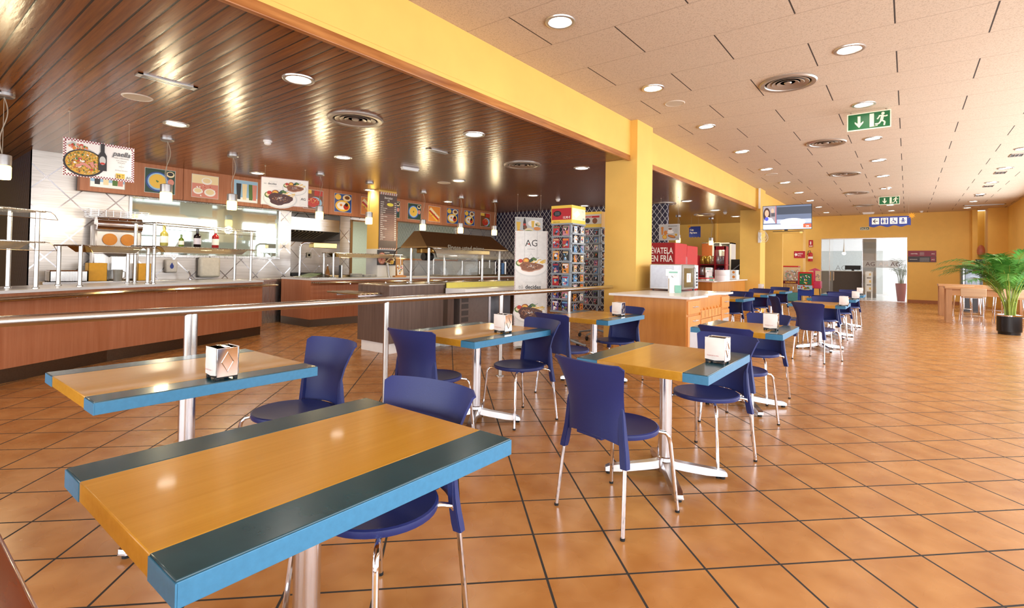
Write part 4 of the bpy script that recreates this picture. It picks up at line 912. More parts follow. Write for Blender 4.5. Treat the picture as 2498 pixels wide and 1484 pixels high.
for px, rr in ((870, .15), (892, .12), (905, .1)):
    q = atx(px, 664, -9.75 - .2); plates(q.x, q.y, ZT, 6 if px == 870 else 4, rr, {870: 'below the doorway', 892: 'right of the widest stack', 905: 'nearest the inner column'}[px])
q = atx(799, 660, -10.05); t = thing('oil_bottle', 'amber oil bottle behind the low guard on the second counter', 'bottle', (q.x, q.y, ZT)); MB(P('amber_oil', '8a5a22', .15)).lathe([(.0001, 0), (.05, .0), (.052, .02), (.045, .12), (.02, .2), (.018, .25), (.0001, .25)], n=20).build('glass_body', t); MB(STEEL).cyl((0, 0, .25), (0, 0, .28), .016, n=12).build('cap', t)
q = atx(829, 660, -9.7); t = thing('pepper_mill', 'slim dark and steel cylinder on the second counter', 'container', (q.x, q.y, ZT)); MB(BLACK).cyl((0, 0, 0), (0, 0, .27), .022, n=16).build('body', t); MB(STEEL).cyl((-.0, .045, 0), (0, .045, .27), .022, n=16).build('steel_tube', t)
# flyer holder and leaning post
q = atx(975, 655, -9.6); t = thing('flyer_stand', 'small orange flyer stand beside the menu banner column', 'flyer stand', (q.x, q.y, ZT)); MB(P('kraft_orange', 'c98a4a', .5)).box(-.05, .05, -.17, .17, 0, .035, .005).build('base', t)
a = Art(frame((.03, -.10, .03), (0, 1, 0), (-.12, 0, 1)), cCr); H_ = zrow(q.x, q.y, 630) - ZT; a.rect(0, 0, .2, H_, pcol('flyer_orange', 'c9893f')); a.rect(.01, .02, .19, H_ * .72, cW); blobs(a, .1, H_ * .38, .075, H_ * .3, [cR, cDk, cB, cY, cGy, cO], 60, .014); MB(P('card_back', 'b98a55', .6)).box(-.03, .0, -.1, .1, .035, H_).build('card_backing', t); a.build('printed_card', t)
q = atx(949, 655, -9.52); t = thing('steel_tube_dispenser', 'slanted steel tube standing before the menu banner column', 'tube', (q.x, q.y, ZT)); MB(STEEL).cyl((0, .0, 0), (.0, -.06, .33), .03, n=18).build('tube_body', t)
# second counter far equipment under the canopy
t = thing('display_case', 'low steel and glass food display at the far end of the second counter', 'display case', (-9.75, 10.6, ZT)); MB(DSTEEL).box(-.32, .3, -1.3, 1.3, 0, .05, .01).build('base', t)
for yy in (-1.25, -.6, .1, .8): MB(STEEL).cyl((.28, yy, .05), (.28, yy, .42), .02, n=12).build('post', t); 
for a_0, a_1 in ((-1.2, -.65), (-.55, .05), (.15, .75)): MB(GUARD).box(.27, .278, a_0, a_1, .05, .40).build('glass_front', t)
MB(P('dark_tray', '3b352f', .5)).box(-.2, .2, .2, .75, .06, .22, .02).build('tray', t)
q = atx(1232, 655, -9.7); t = thing('cup_dispenser', 'steel column of stacked blue cups at the counter end', 'cup dispenser', (q.x, q.y, ZT)); MB(STEEL).cyl((0, 0, 0), (0, 0, .42), .05, n=20).build('tube', t); MB(pcol('cup_blue', '4f7fc0')).cyl((.0, -.12, 0), (0, -.12, .38), .045, n=18).build('cup_stack', t)
# ================================================================ BUFFET ISLAND, CANOPY, SIGNS, RACKS
DW = woodm('dark_walnut_panel', '5e4b42', '7b665b', .45, axis=2, grain=30, kind='world', bmp=.02); DWD = woodm('darker_walnut', '3f2f25', '4d3b2f', .45, axis=2, grain=30, kind='world', bmp=.02)
XS, YS = -5.78, 4.62
t = thing('buffet_island', 'dark walnut self service island with steel wells and white kick board', 'buffet island', (XS, YS, 0))
xl = aty(874, 700, YS).x - XS; yr = atx(1082, 700, XS).y - YS
MB(WHITE).box(xl + .06, -.03, .03, yr - .02, 0, .15, .002).build('kick_board', t)
m = MB(DW); m.box(xl, 0, 0, yr, .15, .965, .002); m.build('body', t)
MB(DWD).box(-.02, .0, yr + .0, yr + .10, .12, .965).build('corner_post', t); MB(DW).box(xl, 0, yr + .10, yr + .24, .12, .965).build('end_panel', t)
MB(DW).box(xl, -.25, yr + 2.3, yr + 2.62, .0, .965).build('far_panel', t); MB(DW).box(xl, xl + .05, yr + .24, yr + 2.3, .5, .965).build('back_panel', t)
wt = MB(STEELH); wt.box(xl, 0, 0, yr + 2.62, .965, .985, .003); wt.build('steel_top', t)
for k in range(8):
    y_ = .1 + k * (yr + 2.3) / 8; MB(DSTEEL).box(xl + .12, -.12, y_, y_ + (yr + 2.3) / 8 - .08, .985, .992, .002).build('food_well_lid', t); MB(CHROME).ball(((xl) / 2 - .0, y_ + .12, 1.0), .016, 8).build('lid_knob', t)
MB(DWD).box(0, .34, .22, yr + .28, .16, .26, .003).build('foot_step', t)
# tray slide at the end of the island
ts = thing('tray_slide', 'tubular steel tray slide fixed to the end of the dark island', 'tray slide', (XS, YS, 0))
for k in range(5): y_ = -.07 - .075 * k; MB(BROWNM if 0 else brushed('bronze_tube_x', 'c9bda8', .18, axis=0)).tube([(-.14, y_, .86), (xl - .22, y_, .86)], .016, 10).build('slide_tube', ts)
MB(ALU).prism([(-.20, 0), (-.16, 0), (-.16, -.40), (-.20, -.40)], .825, .845).build('bracket', ts); MB(ALU).prism([(xl + .02, 0), (xl + .06, 0), (xl + .06, -.40), (xl + .02, -.40)], .825, .845).build('bracket', ts)
# bronze canopy on four posts
xa, xb = -6.0, -6.42
ya, yb_ = atx(1045, 690, xa).y, atx(1217, 684, xa).y
t = thing('heated_canopy', 'large bronze ridge roofed canopy with glass wings over the dark island', 'canopy', (xa, ya, .985))
zt = zrow(xa, ya, 602) - .985
for x_ in (0, xb - xa):
    for y_ in (0, yb_ - ya): m = MB(STEEL); m.cyl((x_, y_, 0), (x_, y_, zt), .022, n=16); m.lathe([(.036, 0), (.036, .01), (.022, .02)], (x_, y_, 0), 16); m.build('post', t)
xc = (xb - xa) / 2; y0_, y1_ = -.14, yb_ - ya + .14; hw = .31; zr_ = zrow(xa, ya, 569) - .985 - .0
CAN = P('bronze_canopy_metal', '8a6f4c', .3, .85, var=.04)
ridge = zt + .25
m = MB(CAN); m.add([(xc - hw, y0_, zt), (xc + hw, y0_, zt), (xc - .06, y0_ + .06, ridge), (xc + .06, y0_ + .06, ridge), (xc - hw, y1_, zt), (xc + hw, y1_, zt), (xc - .06, y1_ - .22, ridge), (xc + .06, y1_ - .22, ridge), (xc - hw, y0_, zt - .02), (xc + hw, y0_, zt - .02), (xc - hw, y1_, zt - .02), (xc + hw, y1_, zt - .02)],
      [(0, 1, 3, 2), (1, 5, 7, 3), (5, 4, 6, 7), (4, 0, 2, 6), (2, 3, 7, 6), (8, 9, 1, 0), (9, 11, 5, 1), (11, 10, 4, 5), (10, 8, 0, 4), (8, 10, 11, 9)]); m.build('roof', t)
for s in (-1, 1):
    g = MB(P('canopy_glass', 'cfc7b4', .04, var=0, alpha=.4, spec=.9)); pr = [(hw, -.01), (hw + .10, -.03), (hw + .17, -.09), (hw + .20, -.17)]; vs = []
    for o_, dz in pr:
        for y_ in (y0_ + .02, y1_ - .05): vs.append((xc + s * o_, y_, zt + dz))
    g.add(vs, [(2 * k, 2 * k + 1, 2 * k + 3, 2 * k + 2) for k in range(3)], True); g.build('glass_wing', t)
    e = MB(P('wing_edge', '3c352a', .3, .6)); 
    for y_ in (y0_ + .02, y1_ - .05): e = MB(P('wing_edge', '3c352a', .3, .6)); e.tube([(xc + s * o_, y_, zt + dz) for o_, dz in pr], .007, 6); e.build('wing_arm', t)
wl = Art(frame((xc + hw + .012, .3, zt - .035), (0, 1, 0), (0, 0, 1)), P('etched_letters', '8d8675', .4)); wl.text('Sírvase usted mismo', 0, 0, .11, None, True, sx=1.0); wl.text('Self service', 1.75, 0, .11, None, True, sx=.8); wl.build('etched_lettering', t)
MB(BRZ).box(xc - .2, xc + .2, .1, y1_ - .4, zt - .10, zt - .02, .01).build('heat_lamp_hood', t)
MB(BLACK).cyl((xc + .1, -.02, zt - .16), (xc + .1, .16, zt - .16), .06, n=16).build('fan_housing', t)
MB(GUARD).box(xb - xa - .03, xb - xa - .022, .1, yb_ - ya - .1, .1, .52).build('glass_screen', t)
# white shelf with yellow back board, before the far part of the island
y2 = atx(1087, 700, XS).y
t = thing('service_shelf', 'thick white shelf with yellow back board before the island', 'shelf', (XS, y2, 0))
zs1 = .915; MB(P('white_laminate', 'f5f4f2', .3, var=.01)).box(.03, .46, -.03, 2.0, zs1 - .085, zs1, .003).build('white_top', t)
YB2 = P('lemon_panel', 'e6d868', .45, var=.02); MB(YB2).box(.012, .03, 0, 1.75, .74, 1.0, .002).build('yellow_board', t)
for y_ in (.05, 1.6): MB(STEEL).tube([(.03, y_, .78), (.25, y_, .80), (.30, y_, .87)], .012, 8).build('bracket', t)
# refrigerator below
fy = atx(1124, 760, XS - .03).y; fy2 = atx(1193, 760, XS - .03).y
t = thing('undercounter_fridge', 'grey undercounter fridge with vent slots and glass door below the yellow board', 'fridge', (XS - .05, fy, 0)); L = fy2 - fy
MB(P('fridge_grey', '8d7f78', .4, .3)).box(-.5, 0, 0, L, .12, .86, .005).build('cabinet', t)
for k in range(5): MB(P('vent_slot', '5c5552', .5)).box(0, .006, .04, .2, .22 + k * .11, .30 + k * .11).build('vent_slot', t)
MB(ALU).box(-.01, .012, L, L + .05, .12, .86).build('door_post', t); MB(P('dark_door_glass', '2a3140', .08, spec=.8)).box(-.02, .004, L + .05, L + .62, .12, .86).build('glass_door', t); MB(CHROME).tube([(.01, L + .62, .84), (.06, L + .66, .8), (.06, L + .66, .74)], .01, 8).build('handle', t)
MB(STONE).box(-.6, .12, -.45, L + .7, .0, .12, .004).build('marble_plinth', t)
# inner column with its banner and poster
c3 = MB(YELLOW); c3.box(-10.33, -9.9, 7.55, 8.08, 1.62, WC - .001); struct('column_3', c3)
c4 = MB(STONE); c4.box(-10.335, -9.895, 7.545, 8.085, ZC + .002, 1.62); struct('column_4', c4)
def hang(name, label, cat, p0, p1, ztl, zb, ceil, group=None, th=.006, mat=None, strings=(.08, .92), zr_=None):
    """board hanging between plan points p0 -> p1 (left to right for the viewer); returns thing, art, width, height"""
    p0, p1 = Vector((p0[0], p0[1])), Vector((p1[0], p1[1])); W_ = (p1 - p0).length; H = ztl - zb
    a = math.atan2(p1.y - p0.y, p1.x - p0.x); t = thing(name, label, cat, (p0.x, p0.y, zb), a, group)
    if zr_ is not None: t.rotation_euler = (0, zr_, a)
    MB(mat or WHITE).box(0, W_, 0, th, 0, H).build('board', t)
    st = MB(CORD)
    for k in strings: st = MB(CORD); st.cyl((k * W_, th / 2, H - .01), (k * W_, th / 2, ceil - zb), .0022, n=6); st.lathe([(.0001, ceil - zb), (.014, ceil - zb), (.012, ceil - zb - .012), (.0001, ceil - zb - .014)], (k * W_, th / 2, 0), 10); st.build('string', t)
    return t, Art(frame((0, 0, 0), (1, 0, 0), (0, 0, 1)), cW), W_, H
def checker_border(a, W_, H, s, mat, rows=2):
    a.use(mat); z = a.lift()
    for j in range(rows):
        for i in range(int(W_ / s)):
            if (i + j) % 2 == 0:
                for y_ in (j * s, H - (j + 1) * s): a.add([(i * s, y_, z), (i * s + s, y_, z), (i * s + s, y_ + s, z), (i * s, y_ + s, z)], [(0, 1, 2, 3)])
        for i in range(rows, int(H / s) - rows):
            if (i + j) % 2 == 0:
                for x_ in (j * s, W_ - (j + 1) * s): a.add([(x_, i * s, z), (x_ + s, i * s, z), (x_ + s, i * s + s, z), (x_, i * s + s, z)], [(0, 1, 2, 3)])
MAR = pcol('maroon', '8c1f35'); INK = pcol('ink', '2c2a2c'); GREY = pcol('soft_grey', '9a9a98'); FRY = pcol('fries', 'e8c04a'); STK = pcol('steak', '8a5433'); STK2 = pcol('steak_dark', '4e2416'); PLT = pcol('plate_grey', 'dcdcd8')
rnd = random.Random(11)
def logo(a, x, y, s, mat=None, align='l'):
    a.text('AG', x, y, s, mat or INK, align=align, sx=.95)
def steak(a, cx, cy, s, dark=False):
    st0 = a.step; a.step = .00004
    steak_(a, cx, cy, s, dark); a.step = st0
def steak_(a, cx, cy, s, dark=False):
    a.ell(cx, cy - .12 * s, s * 1.05, s * .62, PLT); a.ell(cx, cy - .10 * s, s * .97, s * .55, cW)
    a.ell(cx - .72 * s, cy + .12 * s, s * .24, s * .2, cG); a.ell(cx - .72 * s, cy + .14 * s, s * .17, s * .13, cCr); a.ell(cx - .66 * s, cy + .26 * s, s * .15, s * .12, cR)
    for k in range(26): x, y = cx + s * rnd.uniform(.0, .85), cy + s * rnd.uniform(.02, .32); a.poly([(x - .13 * s, y - .02 * s), (x - .12 * s, y + .02 * s), (x + .1 * s, y + .09 * s), (x + .1 * s, y + .05 * s)], FRY if k % 3 else cY)
    a.ell(cx - .3 * s, cy + .25 * s, s * .24, s * .22, cBr); a.ell(cx - .32 * s, cy + .28 * s, s * .18, s * .15, cO); a.ell(cx - .3 * s, cy + .3 * s, s * .12, s * .08, cY)
    a.ell(cx + .05 * s, cy + .34 * s, s * .22, s * .10, cDG, rot=.7); a.ell(cx + .22 * s, cy + .38 * s, s * .16, s * .08, cG, rot=-.3); a.line([(cx + .3 * s, cy + .42 * s), (cx + .5 * s, cy + .5 * s)], .02 * s, cDG)
    n = 22; pts = []
    for i in range(n): th = 2 * pi * i / n; r = 1 + .12 * sin(3 * th + 1) + .05 * sin(7 * th); pts.append((cx - .02 * s + .72 * s * r * cos(th), cy - .14 * s + (.27 if not dark else .36) * s * r * sin(th)))
    a.poly(pts, STK2 if dark else pcol('steak_side', 'c99a80')); a.poly([(x, y + .06 * s) for x, y in pts], STK2 if dark else STK)
    for _ in range(40): th, r = rnd.random() * 6.28, sqrt(rnd.random()) * .8; a.ell(cx + .66 * s * r * cos(th), cy - .08 * s + (.2 if not dark else .3) * s * r * sin(th), s * .05, s * .03, rnd.choice([STK2, STK, cBr, pcol('crust', 'b5835c')]), n=7)
    for _ in range(28): a.ell(cx + s * rnd.gauss(.0, .13), cy - .06 * s + s * rnd.gauss(0, .06), s * .018, s * .012, cW, n=6)
# paella sign
pl, pr_ = atz(149, 266, WC), atz(333, 306, WC)
A0 = atline(156, 335, pl, pr_); A1 = atline(329, 364, pl, pr_); B0 = atline(160, 428, pl, pr_); B1 = atline(331, 448, pl, pr_)
zt_, zb_ = (A0.z + A1.z) / 2, (B0.z + B1.z) / 2
t, a, W_, H = hang('hanging_sign', 'hanging sign with paella pan, wine bottle and price 29', 'sign', A0, A1, zt_, zb_, WC, 'signs hung on strings', zr_=math.atan2(A0.z - A1.z, (A1 - A0).length))
a.rect(0, 0, W_, H, cW); checker_border(a, W_, H, H / 30, MAR)
a.poly([(W_ * .03, H * .82), (W_ * .12, H * .93), (W_ * .42, H * .72), (W_ * .30, H * .60)], cGy); blobs(a, W_ * .2, H * .79, W_ * .12, H * .07, [cPk, cO, cCr, cG, cR], 46, H * .03)
a.ell(W_ * .28, H * .38, W_ * .285, H * .365, cDk, rot=0); a.ell(W_ * .28, H * .39, W_ * .255, H * .325, pcol('saffron', 'd9a93c')); blobs(a, W_ * .28, H * .39, W_ * .24, H * .30, [cY, cCr, cO, cG, pcol('saffron', 'd9a93c'), cBr], 420, H * .016); blobs(a, W_ * .28, H * .38, W_ * .2, H * .24, [cR, cG, cPk, cW], 26, H * .028)
for k in range(4): a.ell(W_ * (.2 + .06 * k), H * (.3 + .05 * (k % 2)), W_ * .05, H * .04, cPk, rot=.4 - k * .5)
bx, by = W_ * .525, H * .33; a.poly([(bx - W_ * .06, by - H * .1), (bx + W_ * .06, by - H * .1), (bx + W_ * .06, by + H * .32), (bx + W_ * .028, by + H * .42), (bx + W_ * .028, H * .98), (bx - W_ * .028, H * .98), (bx - W_ * .028, by + H * .42), (bx - W_ * .06, by + H * .32)], cDk); a.ell(bx, by + H * .18, W_ * .045, H * .12, cGy); a.ell(bx, by + H * .1, W_ * .035, H * .03, cR)
a.text('paella', W_ * .80, H * .70, H * .20, pcol('script_grey', '5c5c5e'), True, align='c', shear=.3, sx=.95); a.text('PARA 2 PERSONAS', W_ * .80, H * .63, H * .045, INK, align='c')
for k, s_ in enumerate(('FOR 2 PERSONS', 'ENSALADA', '+', 'PAELLA', '+', 'BOTELLA DE VINO')): a.text(s_, W_ * .80, H * (.56 - .055 * k), H * .036, INK, align='c')
a.poly([(W_ * .72, H * .07), (W_ * .85, H * .07), (W_ * .85, H * .21), (W_ * .72, H * .21)], cY); a.text('29', W_ * .725, H * .09, H * .12, INK, bold=True, sx=.85); a.text('50', W_ * .805, H * .15, H * .055, INK); a.text('€', W_ * .81, H * .09, H * .05, INK); logo(a, W_ * .87, H * .08, H * .10, INK)
a.build('print', t)
# steak sign
pl, pr_ = atz(636, 403, WC), atz(754, 416, WC)
A0 = atline(637, 431, pl, pr_); A1 = atline(753, 441, pl, pr_); B0 = atline(638, 496, pl, pr_)
t, a, W_, H = hang('hanging_sign', 'hanging sign with two steak plates and the words tú decides', 'sign', A0, A1, (A0.z + A1.z) / 2, B0.z - .02, WC, 'signs hung on strings')
a.rect(0, 0, W_, H, cW); checker_border(a, W_, H, H / 46, MAR, 1); a.text('entrecot', W_ * .34, H * .83, H * .08, PLT, align='r'); a.text('tú', W_ * .06, H * .74, H * .10, GREY); a.text('decides', W_ * .14, H * .74, H * .10, INK, bold=True, sx=.95); a.text('solomillo', W_ * .34, H * .66, H * .08, PLT, align='r')
steak(a, W_ * .70, H * .70, W_ * .25); steak(a, W_ * .40, H * .30, W_ * .34, True); logo(a, W_ * .835, H * .25, H * .13, INK); a.line([(W_ * .82, H * .42), (W_ * .82, H * .03), (W_ * .885, H * .13), (W_ * .95, H * .03), (W_ * .95, H * .42)], .003, PLT); a.build('print', t)
# drinks sign, by the lattice
P0, P1 = atz(1257, 497, WC), None
d_ = Vector((.62, .78)); pb_ = Vector((P0.x, P0.y)) ; P0 = Vector((-7.6, 9.9)); b2 = P0 + d_
A0 = atline(1257, 529, P0, b2); A1 = atline(1324, 532, P0, b2); B0 = atline(1257, 572, P0, b2)
t, a, W_, H = hang('hanging_sign', 'hanging sign with orange juice, cola bottle and sandwich before the lattice wall', 'sign', A0, A1, (A0.z + A1.z) / 2, B0.z, WC, 'signs hung on strings')
a.rect(0, 0, W_, H, cGy); checker_border(a, W_, H, H / 34, cW, 1); logo(a, W_ * .06, H * .84, H * .1); a.poly([(W_ * .08, H * .25), (W_ * .16, H * .25), (W_ * .2, H * .72), (W_ * .04, H * .72)], cY); a.ell(W_ * .14, H * .15, W_ * .09, H * .13, cO); a.ell(W_ * .25, H * .12, W_ * .08, H * .12, cO); a.ell(W_ * .14, H * .15, W_ * .07, H * .1, cY)
a.poly([(W_ * .29, H * .3), (W_ * .39, H * .3), (W_ * .39, H * .7), (W_ * .355, H * .95), (W_ * .325, H * .95), (W_ * .29, H * .7)], cDk); a.rect(W_ * .29, H * .52, W_ * .39, H * .64, cR); a.ell(W_ * .37, H * .42, W_ * .06, H * .12, cBr); a.ell(W_ * .5, H * .26, W_ * .15, H * .13, cCr); a.ell(W_ * .5, H * .2, W_ * .15, H * .06, cG); a.ell(W_ * .5, H * .14, W_ * .15, H * .06, cO)
a.ell(W_ * .68, H * .66, W_ * .22, H * .2, cW); a.poly([(W_ * .6, H * .42), (W_ * .68, H * .42), (W_ * .7, H * .8), (W_ * .58, H * .8)], cY); a.ell(W_ * .82, H * .62, W_ * .1, H * .13, cCr); a.ell(W_ * .8, H * .36, W_ * .13, H * .1, cO); blobs(a, W_ * .8, H * .6, W_ * .09, H * .1, [cG, cO, cBr], 14, W_ * .02); blobs(a, W_ * .5, H * .08, W_ * .4, H * .03, [cR, cPk], 26, W_ * .01); a.build('print', t)
# breakfast sign, beyond the first column
A0, A1, B0 = aty(1608, 548, 12.4), aty(1658, 549, 12.4), aty(1608, 587, 12.4)
t, a, W_, H = hang('hanging_sign', 'hanging breakfast sign with coffee cup, oranges and croissant above the red cooler', 'sign', A0, A1, A0.z, B0.z, WC, 'signs hung on strings')
a.rect(0, 0, W_, H, cGy); checker_border(a, W_, H, H / 30, cW, 1); a.text('desayunos', W_ * .66, H * .84, H * .15, INK, align='c', shear=.3, sx=.9); a.poly([(W_ * .12, H * .35), (W_ * .2, H * .35), (W_ * .22, H * .78), (W_ * .1, H * .78)], cO); a.ell(W_ * .16, H * .78, W_ * .07, H * .07, cO); a.ell(W_ * .33, H * .48, W_ * .10, H * .13, cO); a.ell(W_ * .28, H * .22, W_ * .12, H * .15, cO); a.ell(W_ * .28, H * .22, W_ * .09, H * .11, cY)
a.ell(W_ * .56, H * .5, W_ * .16, H * .08, cW); a.ell(W_ * .55, H * .6, W_ * .11, H * .15, cW); a.ell(W_ * .55, H * .7, W_ * .09, H * .05, cBr); a.ell(W_ * .62, H * .24, W_ * .2, H * .09, cBr, rot=-.25); a.ell(W_ * .62, H * .25, W_ * .17, H * .06, cO, rot=-.25); a.rect(W_ * .77, H * .26, W_ * .89, H * .4, cY); a.text('3€', W_ * .79, H * .29, H * .09, INK, bold=True); logo(a, W_ * .86, H * .1, H * .09)
for k in range(4): a.rect(W_ * .76, H * (.5 + .06 * k), W_ * .9, H * (.515 + .06 * k), GREY)
a.build('print', t)
# tall menu banner on the inner column
xm = -9.86; y0_, y1_ = atx(926, 500, xm).y, atx(968, 500, xm).y; z1_, z0_ = WC - .05, atx(926, 608, xm).z
t = thing('menu_banner', 'tall dark menu banner headed bocatas on the inner column', 'banner', (xm, y0_, z0_)); W_, H = y1_ - y0_, z1_ - z0_
MB(P('banner_brown', '574742', .5)).box(-.012, 0, 0, W_, 0, H).build('cloth', t); a = Art(frame((0, 0, 0), (0, 1, 0), (0, 0, 1)), P('banner_brown', '574742', .5)); a.rect(0, 0, W_, H); a.rect(.02, H * .15, W_ - .02, H * .62, P('banner_light', '7a5f58', .5))
for yy in (0, H - .06):
    n_ = 16
    for i in range(n_): x0 = W_ * i / n_; a.poly([(x0, yy), (x0 + W_ / n_ * .5, yy), (x0 + W_ / n_ * .9, yy + (.06 if yy else .03)), (x0 + W_ / n_ * .4, yy + (.06 if yy else .03))], cW if i % 2 else cPk)
a.text('bocatas', W_ / 2, H * .885, H * .062, cW, align='c', shear=.25, sx=.92); logo(a, W_ / 2, H * .845, H * .035, cW, 'c'); a.ell(W_ * .6, H * .79, W_ * .19, H * .03, pcol('lime', 'd8cf3e'))
rn = random.Random(5); words = ['serranito', 'chistorra', 'vegetal', 'pepito de ternera', 'jamón ibérico', 'jamón queso', 'tortilla', 'salchichón ibérico', 'chorizo', 'queso manchego', 'lomo', 'bacon', 'calamares', 'pechuga de pollo', 'atún', 'mixto', 'vegetal', 'hamburguesa', 'perrito']
for k, wd in enumerate(words):
    yy = H * (.82 - .036 * k); a.text(wd, W_ * .05, yy, .03, cW, bold=True, sx=.9); a.text('%d,%d0' % (3 + k % 4, (k * 3) % 9), W_ * .95, yy - .004, .034, cW, bold=True, align='r', sx=.9); a.rect(W_ * .3, yy - .01, W_ * .95, yy - .008, cPk)
a.build('print', t)
t = thing('pizza_poster', 'dark pizza poster below the tall menu banner', 'poster', (xm + .0, y0_ - .02, zrow(xm, y0_, 647))); H = zrow(xm, y0_, 610) - zrow(xm, y0_, 647) ; W_ = y1_ - y0_ + .04
MB(cDk).box(-.03, -.018, 0, W_, 0, H).build('board', t); a = Art(frame((-.018, 0, 0), (0, 1, 0), (0, 0, 1)), cDk); a.rect(0, 0, W_, H); a.ell(W_ * .24, H * .45, W_ * .24, H * .42, cBr); a.ell(W_ * .24, H * .45, W_ * .2, H * .36, cPk); blobs(a, W_ * .24, H * .45, W_ * .17, H * .3, [cR, cCr, cO], 30, .018); a.poly([(W_ * .4, H * .2), (W_ * .75, H * .62), (W_ * .95, H * .35), (W_ * .7, H * .05)], cCr); a.poly([(W_ * .48, H * .22), (W_ * .75, H * .53), (W_ * .87, H * .35), (W_ * .7, H * .13)], cBr); a.text('easypizza', W_ * .5, H * .82, H * .13, cW, align='c', sx=.9); a.ell(W_ * .78, H * .2, W_ * .1, H * .13, cY); a.text('7,5', W_ * .71, H * .15, H * .12, INK, True); a.build('print', t)
# standing food banner
B0 = atz(1252, 846); rt = Vector((cos(YAW), sin(YAW), 0)); B1 = atline(1334, 846, B0, B0 + rt); W_ = (B1 - B0).length; ang = math.atan2(rt.y, rt.x)
t = thing('standing_banner', 'tall standing banner with AG logo and steaks, tú decides, by the magazine racks', 'banner', tuple(B0), ang); t.rotation_euler = (radians(-5), 0, ang)
H = 1.86; MB(WHITE).box(0, W_, 0, .012, .0, H).build('board', t); MB(P('banner_foot', '9a9a90', .5)).prism([(.0, -.28), (W_ * .5, -.28), (W_ * .5, .2), (.15, .2)], -.0, .012).build('foot_plate', t)
a = Art(frame((0, 0, 0), (1, 0, 0), (0, 0, 1)), P('banner_paper', 'e9e8e4', .5)); a.rect(0, 0, W_, H); a.use(MAR)
for k in range(int(H / .026)):
    z = a.l + .0004
    for x_ in (.004, W_ - .014): a.add([(x_, k * .026, z), (x_ + .01, k * .026, z), (x_ + .01, k * .026 + .013, z), (x_, k * .026 + .013, z)], [(0, 1, 2, 3)])
a.lift(); logo(a, W_ * .5, H * .865, .155, INK, 'c'); a.ell(W_ * .43, H * .884, .012, .012, cR, n=10); a.text('EXPRESS', W_ * .5, H * .835, .026, GREY, align='c', sx=1.3); a.text('ELCHE', W_ * .5, H * .812, .024, PLT, align='c', sx=1.8); a.line([(W_ * .3, H), (W_ * .3, H * .72), (W_ * .5, H * .80), (W_ * .68, H * .72), (W_ * .68, H)], .003, GREY)
steak(a, W_ * .5, H * .70, W_ * .48); a.text('entrecot', W_ * .83, H * .54, .075, PLT, align='r'); a.text('tú', W_ * .13, H * .495, .09, GREY); a.text('decides', W_ * .33, H * .495, .09, INK, bold=True, sx=.93); a.text('solomillo', W_ * .80, H * .455, .07, PLT, align='r'); steak(a, W_ * .48, H * .30, W_ * .48, True); a.build('print', t)
# ================================================================ RACKS, SIDEBOARDS, COOLERS
RK = P('rack_grey', '8f979e', .4, .3, var=.03)
GCOL = [('dark', '1f1d22'), ('navy', '26345c'), ('crimson', 'b02a34'), ('amber', 'd78a35'), ('sky', '6fa3cf'), ('white', 'ececea'), ('rose', 'c07a8a'), ('moss', '56704a'), ('violet', '5b4a86'), ('sand', 'cdb58a')]
CM = {n: pcol('cover_' + n, c, .25) for n, c in GCOL}
rk = random.Random(21)
def cover(name, label, loc, rz, w_, h, base, group, rot=0):
    """a thin case with an abstract cover; stands at loc facing local -y"""
    o = MB(CM[base]); o.box(-w_ / 2, w_ / 2, 0, .012, 0, h)
    a = Art(frame((-w_ / 2, 0, 0), (1, 0, 0), (0, 0, 1)), CM[base]); a.rect(0, 0, w_, h); o_ = [k for k in CM if k != base]
    a.rect(w_ * .06, h * .80, w_ * .94, h * .94, CM[rk.choice(o_)])
    for _ in range(7): a.ell(w_ * rk.uniform(.2, .8), h * rk.uniform(.15, .7), w_ * rk.uniform(.06, .24), h * rk.uniform(.05, .2), CM[rk.choice(o_)], n=9, rot=rk.random() * 3)
    for k in range(2): a.rect(w_ * .15, h * (.05 + .05 * k), w_ * rk.uniform(.5, .9), h * (.07 + .05 * k), CM[rk.choice(['white', 'dark'])])
    n0 = len(o.v)
    for i, f in enumerate(a.f): o.use(a.mats[a.m[i]]); o.f.append(tuple(q + n0 for q in f)); o.m.append(o.k); o.s.append(False)
    o.v += a.v; ob = o.build(name); ob.location = loc; ob.rotation_euler = (0, 0, rz); return tag(ob, label, 'magazine' if name == 'magazine' else 'disc case', group)
NTH = ['topmost', 'second from the top', 'third from the top', 'fourth from the top', 'fifth from the top', 'sixth from the top', 'seventh from the top', 'eighth from the top', 'ninth from the top', 'tenth from the top']
